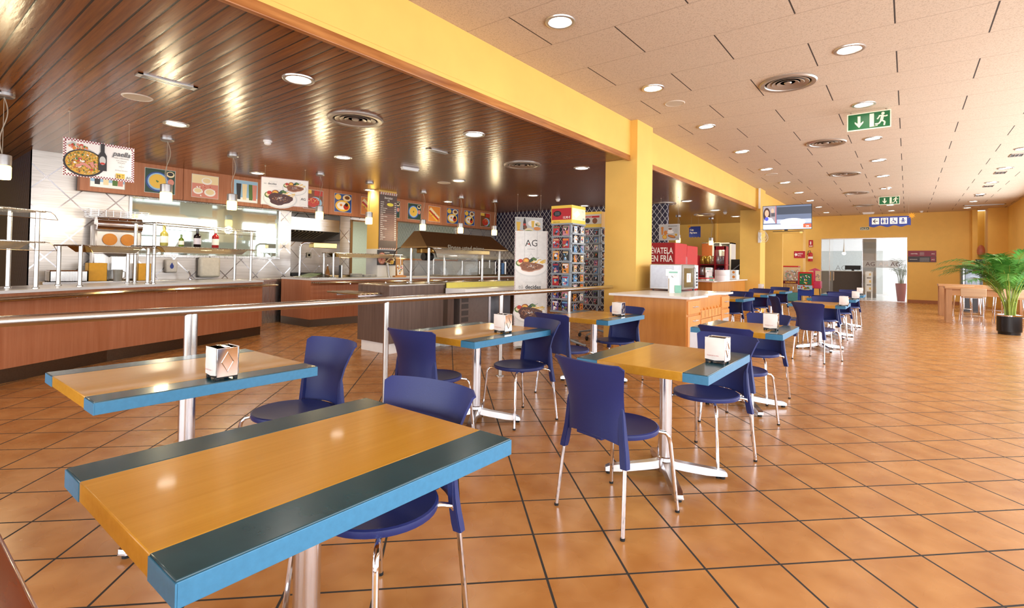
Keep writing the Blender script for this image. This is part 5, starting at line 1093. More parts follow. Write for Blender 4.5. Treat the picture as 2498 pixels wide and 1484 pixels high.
def rack(cx, cy, wx, wy, z0, z1, hd, label, header):
    """corner post rack; (cx, cy) is the near right corner; wx to the left, wy to the back"""
    t = thing('display_rack', label, 'rack', (cx, cy, 0)); p = MB(RK)
    for x_ in (-wx, -.03):
        for y_ in (0, wy - .03): p = MB(RK); p.box(x_, x_ + .03, y_, y_ + .03, z0 - .0, z1); p.build('corner_post', t)
    MB(RK).box(-wx / 2 - .05, -wx / 2 + .05, wy / 2 - .05, wy / 2 + .05, z0, z1).build('core', t)
    MB(RK).cyl((-wx / 2, wy / 2, .12), (-wx / 2, wy / 2, z0), .02, n=12).build('stand_pole', t)
    for s in ((-.36, 0), (.36, 0), (0, -.36), (0, .36)):
        c = Vector((-wx / 2, wy / 2, 0)); MB(RK).tube([(c.x, c.y, .16), (c.x + s[0] * .5, c.y + s[1] * .5, .12), (c.x + s[0] * .95, c.y + s[1] * .95, .09)], .017, 8).build('stand_foot', t)
        MB(RUBBER).cyl((c.x + s[0] * .95 - .012, c.y + s[1] * .95, .036), (c.x + s[0] * .95 + .012, c.y + s[1] * .95, .036), .036, n=14).build('caster', t)
    hm = MB(pcol('header_yellow', 'ecc94f')); hx, hy = .02, .02; hm.box(-wx - .01, .01, -.01, wy + .01, z1 + .01, z1 + hd); hm.build('header_box', t)
    return t
def rack_rows(t, cx, cy, wx, wy, z0, z1, nl, nr, cols, group, nm, wh):
    for n_, face in ((nl, 'L'), (nr, 'R')):
        for j in range(n_ + 1):
            zz = z1 - (z1 - z0) * j / n_; m = MB(RK)
            if face == 'L': m.box(-wx, 0, -.025, .0, zz - .012, zz + .012)
            else: m.box(0, .025, 0, wy, zz - .012, zz + .012)
            m.build('shelf_rail', t)
        st = (z1 - z0) / n_
        for j in range(n_):
            for c in range(2):
                zz = z1 - st * (j + 1) + .014; base = rk.choice(cols[face]); h = st - .045
                w_ = min(h * .74, (wx if face == 'L' else wy) * .40)
                if face == 'L': x_ = cx - wx + wx * (.26 + .5 * c); y_ = cy - .022; rz = 0
                else: x_ = cx + .022; y_ = cy + wy * (.26 + .5 * c); rz = pi / 2
                cover(nm, '%s %s, %s column, %s, %s face of %s rack' % (base, nm.replace('_', ' '), ['left', 'right'][c], NTH[j], {'L': 'front', 'R': 'side'}[face], wh), (x_, y_, zz), rz, w_, h, base, group)
R1 = (-4.0, atx(1393, 600, -4.0).y); w1 = R1[0] - aty(1346, 600, R1[1]).x; d1 = atx(1425, 600, -4.0).y - R1[1]
zt1, zh1, zb1_ = zrow(R1[0], R1[1], 500), zrow(R1[0], R1[1], 546), zrow(R1[0], R1[1], 762)
t1 = rack(R1[0], R1[1], w1, d1, zb1_, zh1, zt1 - zh1, 'grey revolving magazine rack with yellow and red header, price 15,90', None)
rack_rows(t1, R1[0], R1[1], w1, d1, zb1_, zh1, 7, 9, {'L': ['navy', 'crimson', 'amber', 'violet', 'rose', 'sky', 'dark'], 'R': ['white', 'sky', 'amber', 'white', 'sand']}, 'magazines in the nearer rack', 'magazine', 'nearer')
a = Art(frame((-w1 - .008, -.0115, zh1 + .01), (1, 0, 0), (0, 0, 1)), pcol('header_red', 'b8202c')); hw_, hh = w1 + .016, zt1 - zh1 - .01; a.rect(.01, hh * .2, hw_ - .005, hh * .84); a.ell(hw_ * .3, hh * .55, hw_ * .2, hh * .16, CM['dark']); a.rect(hw_ * .18, hh * .45, hw_ * .42, hh * .65, pcol('screen_grey', '4b4c55')); a.text('15,90 €', hw_ * .96, hh * .26, hh * .18, cW, bold=True, align='r', sx=.85); a.text('Venta y renta', hw_ * .1, hh * .06, hh * .09, INK, sx=.9); a.build('header_print', t1)
a = Art(frame((.0115, 0, zh1 + .01), (0, 1, 0), (0, 0, 1)), pcol('header_green', 'dfe9c8')); a.rect(.0, hh * .2, d1, hh * .84); a.poly([(d1 * .08, hh * .5), (d1 * .4, hh * .75), (d1 * .6, hh * .55), (d1 * .3, hh * .3)], cW); a.text('DS', d1 * .75, hh * .66, hh * .14, GREY); a.text('15,90 €', d1 * .97, hh * .25, hh * .14, cB, bold=True, align='r', sx=.6); a.build('header_print', t1)
q = aty(1466, 600, 7.95); R2 = (q.x, q.y); w2 = R2[0] - aty(1422, 600, R2[1]).x; d2 = .42
zt2, zh2, zb2 = zrow(*R2, 516), zrow(*R2, 556), zrow(*R2, 745)
t2 = rack(R2[0], R2[1], w2, d2, zb2, zh2, zt2 - zh2, 'grey revolving music disc rack half hidden behind the first yellow column', None)
rack_rows(t2, R2[0], R2[1], w2, d2, zb2, zh2, 10, 10, {'L': ['dark', 'dark', 'white', 'sky', 'dark', 'rose'], 'R': ['sand', 'amber', 'dark']}, 'disc cases in the farther rack', 'disc_case', 'farther')
a = Art(frame((-w2 - .008, -.0115, zh2 + .01), (1, 0, 0), (0, 0, 1)), cGy); hw_, hh = w2 + .016, zt2 - zh2 - .01; a.rect(.0, hh * .22, hw_, hh * .84); a.rect(0, hh * .62, hw_ * .9, hh * .74, pcol('header_red', 'b8202c')); a.text('Oferta MUSICA 16,90', hw_ * .08, hh * .64, hh * .09, cW, bold=True, sx=.7); a.ell(hw_ * .28, hh * .44, hw_ * .13, hh * .16, cDk); a.ell(hw_ * .66, hh * .42, hw_ * .13, hh * .18, cBr); a.build('header_print', t2)
# ------------------------------------------------- drawer sideboard with the microwave
SW = woodm('maple_orange', 'bd7b33', 'd69546', .35, axis=2, grain=14, kind='world', bmp=.01); SWF = woodm('maple_front', 'd78a3e', 'e5a257', .35, axis=2, grain=14, kind='world', bmp=.01)
ZS = .93; x0, x1, y0 = -3.22, -2.19, 6.46; y1 = atx(1780, 740, x1).y
t = thing('drawer_sideboard', 'maple sideboard with drawers, cutlery bins and white top, below the microwave', 'sideboard', (x1, y0, 0)); L = y1 - y0; Wd = x1 - x0
MB(SW).box(-Wd, -.02, 0, L, .0, ZS - .03, .002).build('body', t); m = MB(STONE); m.prism([(-Wd - .05, -.05), (.04, -.05), (.04, L * .36), (-.06, L * .42), (-.06, L * .76), (.04, L * .80), (.04, L + .04), (-Wd - .05, L + .04)], ZS - .03, ZS); m.build('white_top', t)
AH = P('satin_handle', 'cfcfcf', .3, .9)
def handle(t, x, y, z, w_=.12): MB(AH).tube([(x, y - w_ / 2, z), (x + .03, y - w_ / 2, z), (x + .03, y + w_ / 2, z), (x, y + w_ / 2, z)], .007, 8).build('handle', t)
cols = [0, L * .27, L * .53, L * .77, L]; PLM = P('frosted_panel', 'c9c9cc', .3, .2, var=.04)
for i in range(4):
    a_, b_ = cols[i] + .02, cols[i + 1] - .015
    if i in (0, 3):
        d = MB(SWF).box(-.02, .0, a_, b_, .70, .87, .003).build('drawer', t); handle(d, 0, (a_ + b_) / 2, .79)
    dz = .67 if i in (0, 3) else .60
    d = MB(SWF).box(-.02, .0, a_, b_, .06, dz, .003).build('door', t); handle(d, 0, (a_ + b_) / 2, dz - .06); MB(PLM).box(0, .003, a_ + .06, b_ - .05, .10, dz - .13).build('door_panel', d)
MB(SWF).box(-.02, .0, cols[1], cols[3], .61, .72, .003).build('bin_front', t)
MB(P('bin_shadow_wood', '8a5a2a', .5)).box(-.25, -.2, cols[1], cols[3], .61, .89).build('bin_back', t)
for k in range(7):
    y_ = cols[1] + .02 + (cols[3] - cols[1] - .05) * k / 6; m = MB(SWF); m.add([(-.2, y_, .62), (0, y_, .62), (0, y_, .73), (-.06, y_, .82), (-.2, y_, .88), (-.2, y_ + .012, .62), (0, y_ + .012, .62), (0, y_ + .012, .73), (-.06, y_ + .012, .82), (-.2, y_ + .012, .88)], [(0, 1, 2, 3, 4), (9, 8, 7, 6, 5), (0, 5, 6, 1), (1, 6, 7, 2), (2, 7, 8, 3), (3, 8, 9, 4)]); m.build('bin_divider', t)
# microwave
q = atz(1664, 712, ZS); mx, my = q.x, q.y; wl_ = mx - aty(1584, 700, my).x; wy_ = atx(1702, 700, mx).y - my; hz = zrow(mx, my, 645) - ZS
t = thing('microwave_oven', 'steel microwave oven on the maple sideboard', 'microwave', (mx, my, ZS)); MB(P('microwave_steel', 'b5b3b4', .3, .7)).box(-wl_, -.015, 0, wy_, .02, hz, .015, 3).build('case', t)
m = MB(P('microwave_inset', 'a5a3a6', .28, .75)); m.box(-wl_ + .03, -.14, -.004, .0, .06, hz - .03, .003); m.build('side_panel', t); m = MB(RING); m.box(-.26, -.16, -.008, .0, hz * .55, hz - .07, .003); m.build('vent_cover', t)
MB(P('microwave_door', '8d8478', .3, .6)).box(-.015, .01, .01, wy_ * .72, .03, hz - .01, .004).build('door', t)
a = Art(frame((.0105, .05, .06), (0, 1, 0), (0, 0, 1)), P('door_dark_glass', '6b5b35', .08)); a.rect(0, 0, wy_ * .58, hz - .12); a.rect(wy_ * .16, .08, wy_ * .42, hz - .2, cW); a.text('II', wy_ * .22, .12, .12, cR, True); a.build('door_glass', t)
MB(STEEL).tube([(.012, wy_ * .70, .05), (.03, wy_ * .70, .06), (.03, wy_ * .70, hz - .06), (.012, wy_ * .70, hz - .05)], .008, 8).build('door_handle', t); MB(P('panel_steel', 'cfcfd2', .3, .5)).box(-.015, .008, wy_ * .75, wy_ - .005, .03, hz - .01, .003).build('control_panel', t)
for k in range(5): MB(BLACK).box(.008, .011, wy_ * .80, wy_ * .95, .07 + k * .05, .10 + k * .05).build('button', t)
for sx_ in (-wl_ + .05, -.06):
    for sy in (.04, wy_ - .04): MB(BLACK).cyl((sx_, sy, 0), (sx_, sy, .022), .015, n=10).build('foot', t)
def leaflets(px0, pyb, pyt, zt_, label):
    q = atz(px0, pyb, zt_); h = zrow(q.x, q.y, pyt) - zt_; t = thing('leaflet_dispenser', label, 'dispenser', (q.x, q.y, zt_), radians(35)); w_ = h * .52
    MB(WHITE).box(-w_ / 2, w_ / 2, 0, .008, 0, h, .003).build('back_card', t); MB(WHITE).box(-w_ / 2, w_ / 2, -.07, .0, 0, .01).build('base', t)
    MB(P('leaf_green_card', '7fb5a0', .5)).box(-w_ * .05, w_ / 2, -.072, -.066, 0, h * .33).build('green_front', t); MB(WHITE).box(-w_ / 2 + .004, w_ / 2 - .02, -.06, -.01, .01, h * .62).build('leaflet_stack', t)
    a = Art(frame((-w_ / 2, 0, 0), (1, 0, 0), (0, 0, 1)), P('leaf_green_card', '7fb5a0', .5)); a.rect(.01, h * .86, w_ * .8, h * .93); a.ell(w_ * .6, h * .75, w_ * .1, w_ * .1, cPk); a.ell(w_ * .6, h * .75, w_ * .08, w_ * .08, cW); a.ell(w_ * .35, h * .7, w_ * .12, h * .03, GREY, rot=-.7); a.build('print', t); return t
leaflets(1644, 714, 659, ZS, 'white and green leaflet stand before the microwave')
# ------------------------------------------------- second sideboard
x1b = -3.75; y0b = atx(1740, 686, x1b).y; y1b = min(16.1, atx(1828, 684, x1b).y); xlb = aty(1703, 684, y0b).x; zb_ = zrow(x1b, y0b, 686)
t = thing('till_sideboard', 'second maple counter with white top in front of the second yellow column', 'sideboard', (x1b, y0b, 0)); L = y1b - y0b
MB(SW).box(xlb - x1b - .3, -.03, .02, L, 0, zb_ - .03, .002).build('body', t); MB(STONE).box(xlb - x1b - .33, .03, -.03, L + .04, zb_ - .03, zb_, .004).build('white_top', t); MB(WHITE).box(xlb - x1b, -.4, .0, .03, .62, .64).build('shelf_strip', t)
leaflets(1729, 685, 653, zb_, 'white and green leaflet stand on the second counter')
q = atz(1759, 686, zb_); w_ = .16; t = thing('ice_cream_tub', 'large round white tub on the second counter', 'tub', (q.x, q.y + .1, zb_)); hh = zrow(q.x, q.y, 659) - zb_; r_ = 17 / CF * (-q.x * sin(YAW) + q.y * cos(YAW)); m = MB(P('tub_white', 'f2f1ee', .4, var=.01)); m.lathe([(.0001, 0), (r_, 0), (r_, hh * .46), (r_ * .98, hh * .48), (r_, hh * .5), (r_, hh * .97), (r_ * .98, hh), (.0001, hh)], n=32); m.build('tub_body', t)
for i, (px, r0, r1, lb) in enumerate(((1789, 686, 672, 'lower white printed carton beside the round tub'), (1788, 672, 657, 'upper white printed carton beside the round tub'))):
    q = Vector((x1b - .28, y1b - .55, zb_)); z_a, z_b = zb_ + .001 + .135 * i, zb_ + .001 + .135 * (i + 1); t = thing('white_carton', lb, 'box', (q.x, q.y + .12, z_a), 0, 'cartons on the second counter'); s_ = .16 - .015 * i
    MB(P('tub_white', 'f2f1ee', .4)).box(-s_, s_, -s_, s_, 0, z_b - z_a - .002, .004).build('carton', t); a = Art(frame((-s_, -s_ - .0005, 0), (1, 0, 0), (0, 0, 1)), cPk); a.ell(s_ * .5, (z_b - z_a) * .5, s_ * .25, s_ * .25, cPk if i == 0 else cDk); a.ell(s_ * 1.5, (z_b - z_a) * .5, s_ * .25, s_ * .25, cO); a.build('print', t)
# ------------------------------------------------- red coolers
yc = 11.0; xr_ = aty(1646, 600, yc).x; ztop = zrow(xr_, yc, 592); ylen = atx(1701, 600, xr_).y - yc
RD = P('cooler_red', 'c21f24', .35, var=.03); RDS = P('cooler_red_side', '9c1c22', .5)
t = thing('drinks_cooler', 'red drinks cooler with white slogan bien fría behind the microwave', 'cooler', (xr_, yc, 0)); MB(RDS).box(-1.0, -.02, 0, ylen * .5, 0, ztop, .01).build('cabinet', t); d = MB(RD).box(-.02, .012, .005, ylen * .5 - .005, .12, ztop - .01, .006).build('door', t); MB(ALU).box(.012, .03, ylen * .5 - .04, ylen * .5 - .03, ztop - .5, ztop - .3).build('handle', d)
a = Art(frame((-1.0, -.0006, 0), (1, 0, 0), (0, 0, 1)), cW); a.text('LLÉVATELA', .97, ztop - .24, .19, cW, True, 'r', .66); a.text('BIEN FRÍA', .97, ztop - .42, .20, cW, True, 'r', .72); a.ell(.55, ztop - .6, .2, .03, cW); a.build('slogan', t)
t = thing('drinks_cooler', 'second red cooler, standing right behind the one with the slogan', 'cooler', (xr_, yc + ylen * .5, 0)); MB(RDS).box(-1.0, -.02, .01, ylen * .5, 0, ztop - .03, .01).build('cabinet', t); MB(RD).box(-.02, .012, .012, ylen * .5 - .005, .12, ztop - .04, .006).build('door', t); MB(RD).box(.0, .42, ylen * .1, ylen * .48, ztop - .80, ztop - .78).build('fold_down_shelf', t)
# ------------------------------------------------- snack stand
ysn = 17.3; xa_, xb_ = aty(1702, 640, ysn).x, aty(1771, 640, ysn).x; zt_ = aty(1740, 601, ysn).z; RF = P('snack_red', 'a8202c', .4)
t = thing('snack_stand', 'red frame stand full of crisp bags beyond the second counter', 'snack stand', (xa_, ysn, 0)); W_ = xb_ - xa_
for x_ in (0, W_ * .60, W_ * .95): MB(RF).box(x_, x_ + .04, -.02, .3, 0, zt_ + (.0 if x_ else -.3)).build('upright', t)
MB(RF).box(W_ * .6, W_, -.02, .0, zt_ - .12, zt_).build('top_sign', t); MB(P('snack_back', '5e2a22', .6)).box(0, W_, .28, .31, .2, zt_ - .4).build('back_panel', t)
zs_ = [zt_ - .60, zt_ - .98, zt_ - 1.3]
for z_ in zs_: MB(RF).box(0, W_ + .02, 0, .29, z_ - .02, z_).build('shelf', t)
MB(RF).box(0, W_ + .02, 0, .3, .6, .78).build('base', t)
bagc = [('gold', 'c9a648'), ('silver', 'c9ccd2'), ('red', 'b03a3a'), ('violet', '6a4a78'), ('cream', 'e2d3a8'), ('orange', 'd0823c')]; bm_ = {n: P('bag_' + n, c, .22, .5, vs=14, var=.18, bmp=.6) for n, c in bagc}
for j, z_ in enumerate(zs_):
    for i in range(5):
        c_ = (['gold', 'gold', 'cream', 'silver', 'silver'], ['silver', 'orange', 'silver', 'violet', 'violet'], ['silver', 'silver', 'orange', 'red', 'silver'])[j][i]
        b = MB(bm_[c_]); vs = []; hw, hh_ = W_ * .09, .27
        for v in range(7):
            for u in range(7):
                uu, vv = -1 + u / 3, -1 + v / 3; th = .055 * max(0, 1 - abs(uu) ** 2.5) * max(0, 1 - abs(vv) ** 3)
                vs.append((uu * hw, -th + rk.uniform(-.006, .006), (vv + 1) * hh_ / 2))
        n1_ = len(vs); vs += [(x, -y * .6 + .01, z) for x, y, z in vs]
        fs = [(k * 7 + i_, k * 7 + i_ + 1, (k + 1) * 7 + i_ + 1, (k + 1) * 7 + i_) for k in range(6) for i_ in range(6)]; fs += [tuple(q + n1_ for q in f[::-1]) for f in fs]; b.add(vs, fs, True)
        o = b.build('snack_bag'); o.location = (xa_ + W_ * (.1 + .19 * i), ysn + .14, z_ + .012); tag(o, '%s snack bag, %s from the left on the %s shelf' % (c_, ['first', 'second', 'third', 'fourth', 'fifth'][i], ['upper', 'middle', 'lower'][j]), 'snack bag', 'crisp bags in the red stand')
# glass fronted machines behind
ym = 19.2; xa_, xb_ = aty(1712, 600, ym).x, aty(1757, 600, ym).x; zt_ = aty(1735, 594, ym).z
t = thing('glass_cooler', 'tall open cooler with orange side and white frame behind the snack stand', 'cooler', (xa_, ym, 0)); W_ = xb_ - xa_; MB(P('cooler_orange', 'b8622c', .4)).box(0, W_ * .6, 0, .7, 0, zt_, .01).build('side_panel', t); MB(WHITE).box(W_ * .58, W_ * .66, -.01, .7, 0, zt_).build('frame_post', t); MB(P('cooler_dark', '3a4450', .15)).box(W_ * .66, W_ * .96, .0, .7, 0, zt_ - .02).build('glass_front', t); MB(WHITE).box(W_ * .96, W_ * 1.02, -.01, .7, 0, zt_).build('frame_post', t); MB(STEEL).box(0, W_ * 1.02, -.01, .7, zt_, zt_ + .03).build('top_rim', t)
xa_, xb_ = aty(1758, 600, ym).x, aty(1784, 600, ym).x
t = thing('glass_cooler', 'white framed narrow cooler right of the orange sided one', 'cooler', (xa_, ym, 0)); W_ = xb_ - xa_; MB(WHITE).box(0, .04, 0, .6, 0, zt_ - .05).build('frame_post', t); MB(WHITE).box(W_ - .06, W_, 0, .6, 0, zt_ + .02).build('frame_post', t); MB(WHITE).box(0, W_, 0, .6, zt_ - .02, zt_ + .02).build('top_rim', t); MB(P('cooler_dark', '3a4450', .15)).box(.04, W_ - .06, .02, .6, 0, zt_ - .05).build('glass_front', t); MB(P('beige_sheet', 'c2b8ac', .6)).box(.05, W_ - .1, .0, .015, zt_ - .85, zt_ - .32).build('paper_sheet', t)
yd = 19.0; xa_ = aty(1783, 650, yd).x
t = thing('dark_book_rack', 'dark slanted magazine rack beside the second yellow column', 'rack', (xa_, yd, 0)); MB(BLACK).box(0, .45, 0, .3, 0, 1.6, .01).build('body', t)
for k in range(5): m = MB(P('slat_grey', '5a5f66', .4)).at((.22, -.02, .55 + .2 * k), 0, 0, radians(-40)); m.box(-.24, .24, -.02, .01, -.015, .015); m.build('slanted_shelf', t)
MB(cB).box(.3, .46, -.02, 0, 1.7, 2.1).build('blue_card', t)
# ================================================================ HALL SIGNS, TV, FAR END, RIGHT SIDE
SGN = P('exit_green', '1c6b3c', .35); SGW = P('exit_cream', 'ece8cf', .4, emit='ece8cf', es=.15)
def running_man(a, x, y, s, m):
    a.ell(x + .52 * s, y + .86 * s, .09 * s, .09 * s, m, n=14)
    a.line([(x + .30 * s, y + .72 * s), (x + .46 * s, y + .74 * s), (x + .64 * s, y + .66 * s), (x + .76 * s, y + .70 * s)], .08 * s, m)
    a.line([(x + .50 * s, y + .72 * s), (x + .44 * s, y + .40 * s)], .16 * s, m); a.line([(x + .34 * s, y + .70 * s), (x + .22 * s, y + .52 * s)], .08 * s, m)
    a.line([(x + .46 * s, y + .42 * s), (x + .62 * s, y + .30 * s), (x + .58 * s, y + .08 * s)], .09 * s, m); a.line([(x + .44 * s, y + .42 * s), (x + .30 * s, y + .22 * s), (x + .10 * s, y + .22 * s)], .09 * s, m)
for y_, lb in ((9.07, 'large green exit sign with arrow and running man hanging from the pale ceiling'), (19.9, 'smaller looking green exit sign farther down the hall, above the blue sign')):
    t, a, W_, H = hang('exit_sign', lb, 'exit sign', (-.718, y_), (-.186, y_), HC - .02, HC - .275, HC, 'green exit signs', th=.02, mat=SGW, strings=(.1, .9))
    a.rect(.014, .014, W_ - .014, H - .014, SGN); a.line([(W_ * .28, H * .82), (W_ * .28, H * .35)], W_ * .065, SGW); a.poly([(W_ * .28, H * .14), (W_ * .38, H * .42), (W_ * .38, H * .52), (W_ * .28, H * .34), (W_ * .18, H * .52), (W_ * .18, H * .42)], SGW)
    a.rect(W_ * .52, H * .12, W_ * .62, H * .88, SGW); a.poly([(W_ * .62, H * .12), (W_ * .70, H * .2), (W_ * .70, H * .14), (W_ * .56, H * .12)], SGW); running_man(a, W_ * .60, H * .06, H * .88, SGW); a.build('print', t)
SB = P('sign_blue', '31408f', .4); SY = P('star_orange', 'e09a1e', .5)
def star(a, cx, cy, r, m, n=9):
    pts = []
    for i in range(2 * n): th = pi * i / n; q = r if i % 2 == 0 else r * .45; pts.append((cx + q * cos(th + .3), cy + q * sin(th + .3)))
    a.poly(pts, m)
yq = 20.5; A0, A1, B0 = aty(2120, 530, yq), aty(2222, 528, yq), aty(2120, 556, yq)
t = thing('toilet_sign', 'blue hanging sign with arrow, toilet, wheelchair and baby symbols and orange star', 'sign', (A0.x, yq, B0.z)); W_, H = A1.x - A0.x, A0.z - B0.z
pts = [(0, H), (0, .02)] + [(W_ * i / 24, .035 + .025 * sin(i * pi / 4 + 2.6)) for i in range(25)] + [(W_, H - .02), (W_ - .03, H)]
m = MB(SB); m.add([(x, 0, z) for x, z in pts] + [(x, .012, z) for x, z in pts], [tuple(range(len(pts))), tuple(range(2 * len(pts) - 1, len(pts) - 1, -1))] + [(i, i + len(pts), (i + 1) % len(pts) + len(pts), (i + 1) % len(pts)) for i in range(len(pts))]); m.build('board', t)
for k in (.05, .95): MB(CORD).cyl((W_ * k, .006, H - .01), (W_ * k, .006, HC - B0.z), .002, n=5).build('string', t)
a = Art(frame((0, 0, 0), (1, 0, 0), (0, 0, 1)), cW)
for i, kx in enumerate((.07, .29, .51, .73)):
    x0, s = W_ * kx, W_ * .18; yb = H * .30; hh = H * .58; a.rect(x0, yb, x0 + s, yb + hh, cW); cx = x0 + s / 2; cy = yb + hh / 2
    if i == 0: a.line([(cx + s * .32, cy), (cx - s * .3, cy)], hh * .11, INK); a.line([(cx, cy + hh * .3), (cx - s * .3, cy), (cx, cy - hh * .3)], hh * .11, INK)
    elif i == 1:
        for k, sg in ((-.24, 1), (.24, 0)): a.ell(cx + k * s, cy + hh * .32, hh * .09, hh * .09, SB, n=12); a.poly([(cx + k * s - hh * (.1 if not sg else .06), cy + hh * .2), (cx + k * s + hh * (.1 if not sg else .06), cy + hh * .2), (cx + k * s + hh * (.1 if not sg else .18), cy - hh * .12), (cx + k * s - hh * (.1 if not sg else .18), cy - hh * .12)], SB); a.rect(cx + k * s - hh * .08, cy - hh * .38, cx + k * s + hh * .08, cy - hh * .1, SB)
        a.rect(cx - .01 * s, cy - hh * .36, cx + .03 * s, cy + hh * .38, INK)
    elif i == 2: a.ell(cx - s * .06, cy - hh * .16, hh * .22, hh * .22, SB); a.ell(cx - s * .06, cy - hh * .16, hh * .16, hh * .16, cW); a.ell(cx - s * .06, cy + hh * .34, hh * .08, hh * .08, SB, n=12); a.line([(cx - s * .05, cy + hh * .24), (cx - s * .03, cy - hh * .02), (cx + s * .2, cy - hh * .02), (cx + s * .28, cy - hh * .3)], hh * .1, SB)
    else: a.ell(cx, cy + hh * .28, hh * .12, hh * .12, SB, n=12); a.line([(cx - s * .3, cy - hh * .02), (cx, cy + hh * .12), (cx + s * .3, cy - hh * .02)], hh * .1, SB); a.ell(cx, cy, hh * .12, hh * .14, SB, n=12); a.ell(cx - s * .12, cy - hh * .22, hh * .1, hh * .09, SB, n=10); a.ell(cx + s * .12, cy - hh * .22, hh * .1, hh * .09, SB, n=10)
star(a, W_ + .02, H + .0, .11, SY); a.build('symbols', t)
# Caja sign
yq = 17.5; A0, A1, B0 = aty(1681, 553, yq), aty(1709, 553, yq), aty(1681, 580, yq)
t = thing('till_sign', 'blue square sign Caja Pay here with orange star', 'sign', (A0.x, yq, B0.z)); W_, H = A1.x - A0.x, A0.z - B0.z; MB(SB).box(0, W_, 0, .01, .02, H).build('board', t)
for k in (.2, .8): MB(CORD).cyl((W_ * k, .005, H), (W_ * k, .005, WC - B0.z), .002, n=5).build('string', t)
a = Art(frame((0, 0, 0), (1, 0, 0), (0, 0, 1)), SB); a.poly([(0, .02)] + [(W_ * i / 16, .01 + .012 * sin(i * pi / 2)) for i in range(17)] + [(W_, .03), (0, .03)], SB); a.text('Caja', W_ * .08, H * .62, H * .22, cW, True, sx=.85); a.text('Pay here', W_ * .08, H * .36, H * .22, cW, True, sx=.82); star(a, .0, H, .07, SY); a.build('print', t)
# television on its bracket
yt = 15.55; A0, A1, B0 = aty(1861, 503.5, yt), aty(1981, 504.5, yt), aty(1861, 562, yt); W_, H = A1.x - A0.x, A0.z - B0.z
t = thing('television', 'flat television showing a news reader, mounted by the second yellow column', 'television', (A0.x, yt, B0.z)); t.rotation_euler = (radians(3), 0, radians(0))
MB(P('tv_bezel', '18181b', .25)).box(0, W_, 0, .05, 0, H, .006).build('case', t); MB(BLACK).box(W_ * .45, W_ * .52, .01, .03, -.03, 0).build('sensor_strip', t)
def scr(n, c, e=.9): return P('screen_' + n, c, .3, emit=c, es=e, var=0)
a = Art(frame((0, 0, 0), (1, 0, 0), (0, 0, 1)), scr('slate', '5c6a84')); b_ = .012; a.rect(b_, b_, W_ - b_, H - b_); a.rect(W_ * .30, H * .62, W_ - b_, H * .92, scr('night', '38404f')); a.rect(W_ * .30, H * .25, W_ - b_, H * .42, scr('haze', 'aab6cf')); a.ell(W_ * .62, H * .30, W_ * .26, H * .16, scr('haze2', 'cdd5e6')); a.rect(b_, H * .27, W_ * .28, H - b_, scr('studio', '8f8a92')); a.rect(W_ * .275, H * .27, W_ * .285, H - b_, scr('red', 'c23a34'))
a.ell(W_ * .09, H * .62, W_ * .075, H * .30, scr('hair', '3a2420')); a.ell(W_ * .09, H * .69, W_ * .042, H * .14, scr('skin', 'd9a58c')); a.poly([(W_ * .02, H * .27), (W_ * .27, H * .27), (W_ * .2, H * .48), (W_ * .12, H * .54), (W_ * .05, H * .5)], scr('shirt', 'c7cbe0')); a.rect(W_ * .07, H * .52, W_ * .11, H * .60, scr('skin', 'd9a58c')); a.ell(W_ * .085, H * .46, W_ * .04, H * .08, scr('mic', '4a55c0')); a.ell(W_ * .21, H * .78, W_ * .03, H * .1, scr('skin', 'd9a58c')); a.rect(W_ * .18, H * .55, W_ * .26, H * .7, scr('suit', '4a4a52'))
for sx_ in (-1, 1): a.ell(W_ * (.09 + .015 * sx_), H * .71, W_ * .005, H * .01, scr('hair', '3a2420'), n=8)
a.rect(W_ * .08, H * .635, W_ * .10, H * .645, scr('red', 'c23a34'))
a.rect(b_, b_, W_ - b_, H * .22, scr('white', 'eef0f5')); a.rect(b_, b_, W_ - b_, H * .06, scr('bluewhite', 'b9c4dd')); a.rect(W_ * .83, H * .07, W_ - b_, H * .22, scr('orange', 'c2593a')); a.text('24h', W_ * .88, H * .10, H * .08, scr('white', 'eef0f5'), True); a.rect(W_ * .58, H * .10, W_ * .82, H * .20, scr('grey', 'b9bcc6')); a.build('screen', t)
MB(YELLOW).box(W_ * .2, W_ * .75, .10, .55, -.10, -.05).build('shelf', t); MB(BLACK).box(W_ * .2, W_ * .78, .08, .5, -.05, -.035).build('media_player', t); MB(BLACK).box(W_ * .3, W_ * .5, .05, .62, H * .3, H * .5).build('wall_bracket', t)
t = thing('cable_trunking', 'white cable trunking and loose cables on the second yellow column', 'cable', (-3.40, 16.19, 2.0)); MB(WHITE).box(-.05, 0, -.02, 0.005, 1.05, 1.65).build('trunking', t); MB(WHITE).box(-.05, .03, -.04, 0.005, .05, .35, .004).build('junction_box', t)
for k in range(3): n = 16; MB(P('white_cable', 'e9e6e0', .5)).tube([(.06 + .10 * sin(2 * pi * i / n) + .03 * k, -.05, .30 - .05 * k + .14 * cos(2 * pi * i / n)) for i in range(n)], .006, 6, closed=True).build('cable_loop', t)
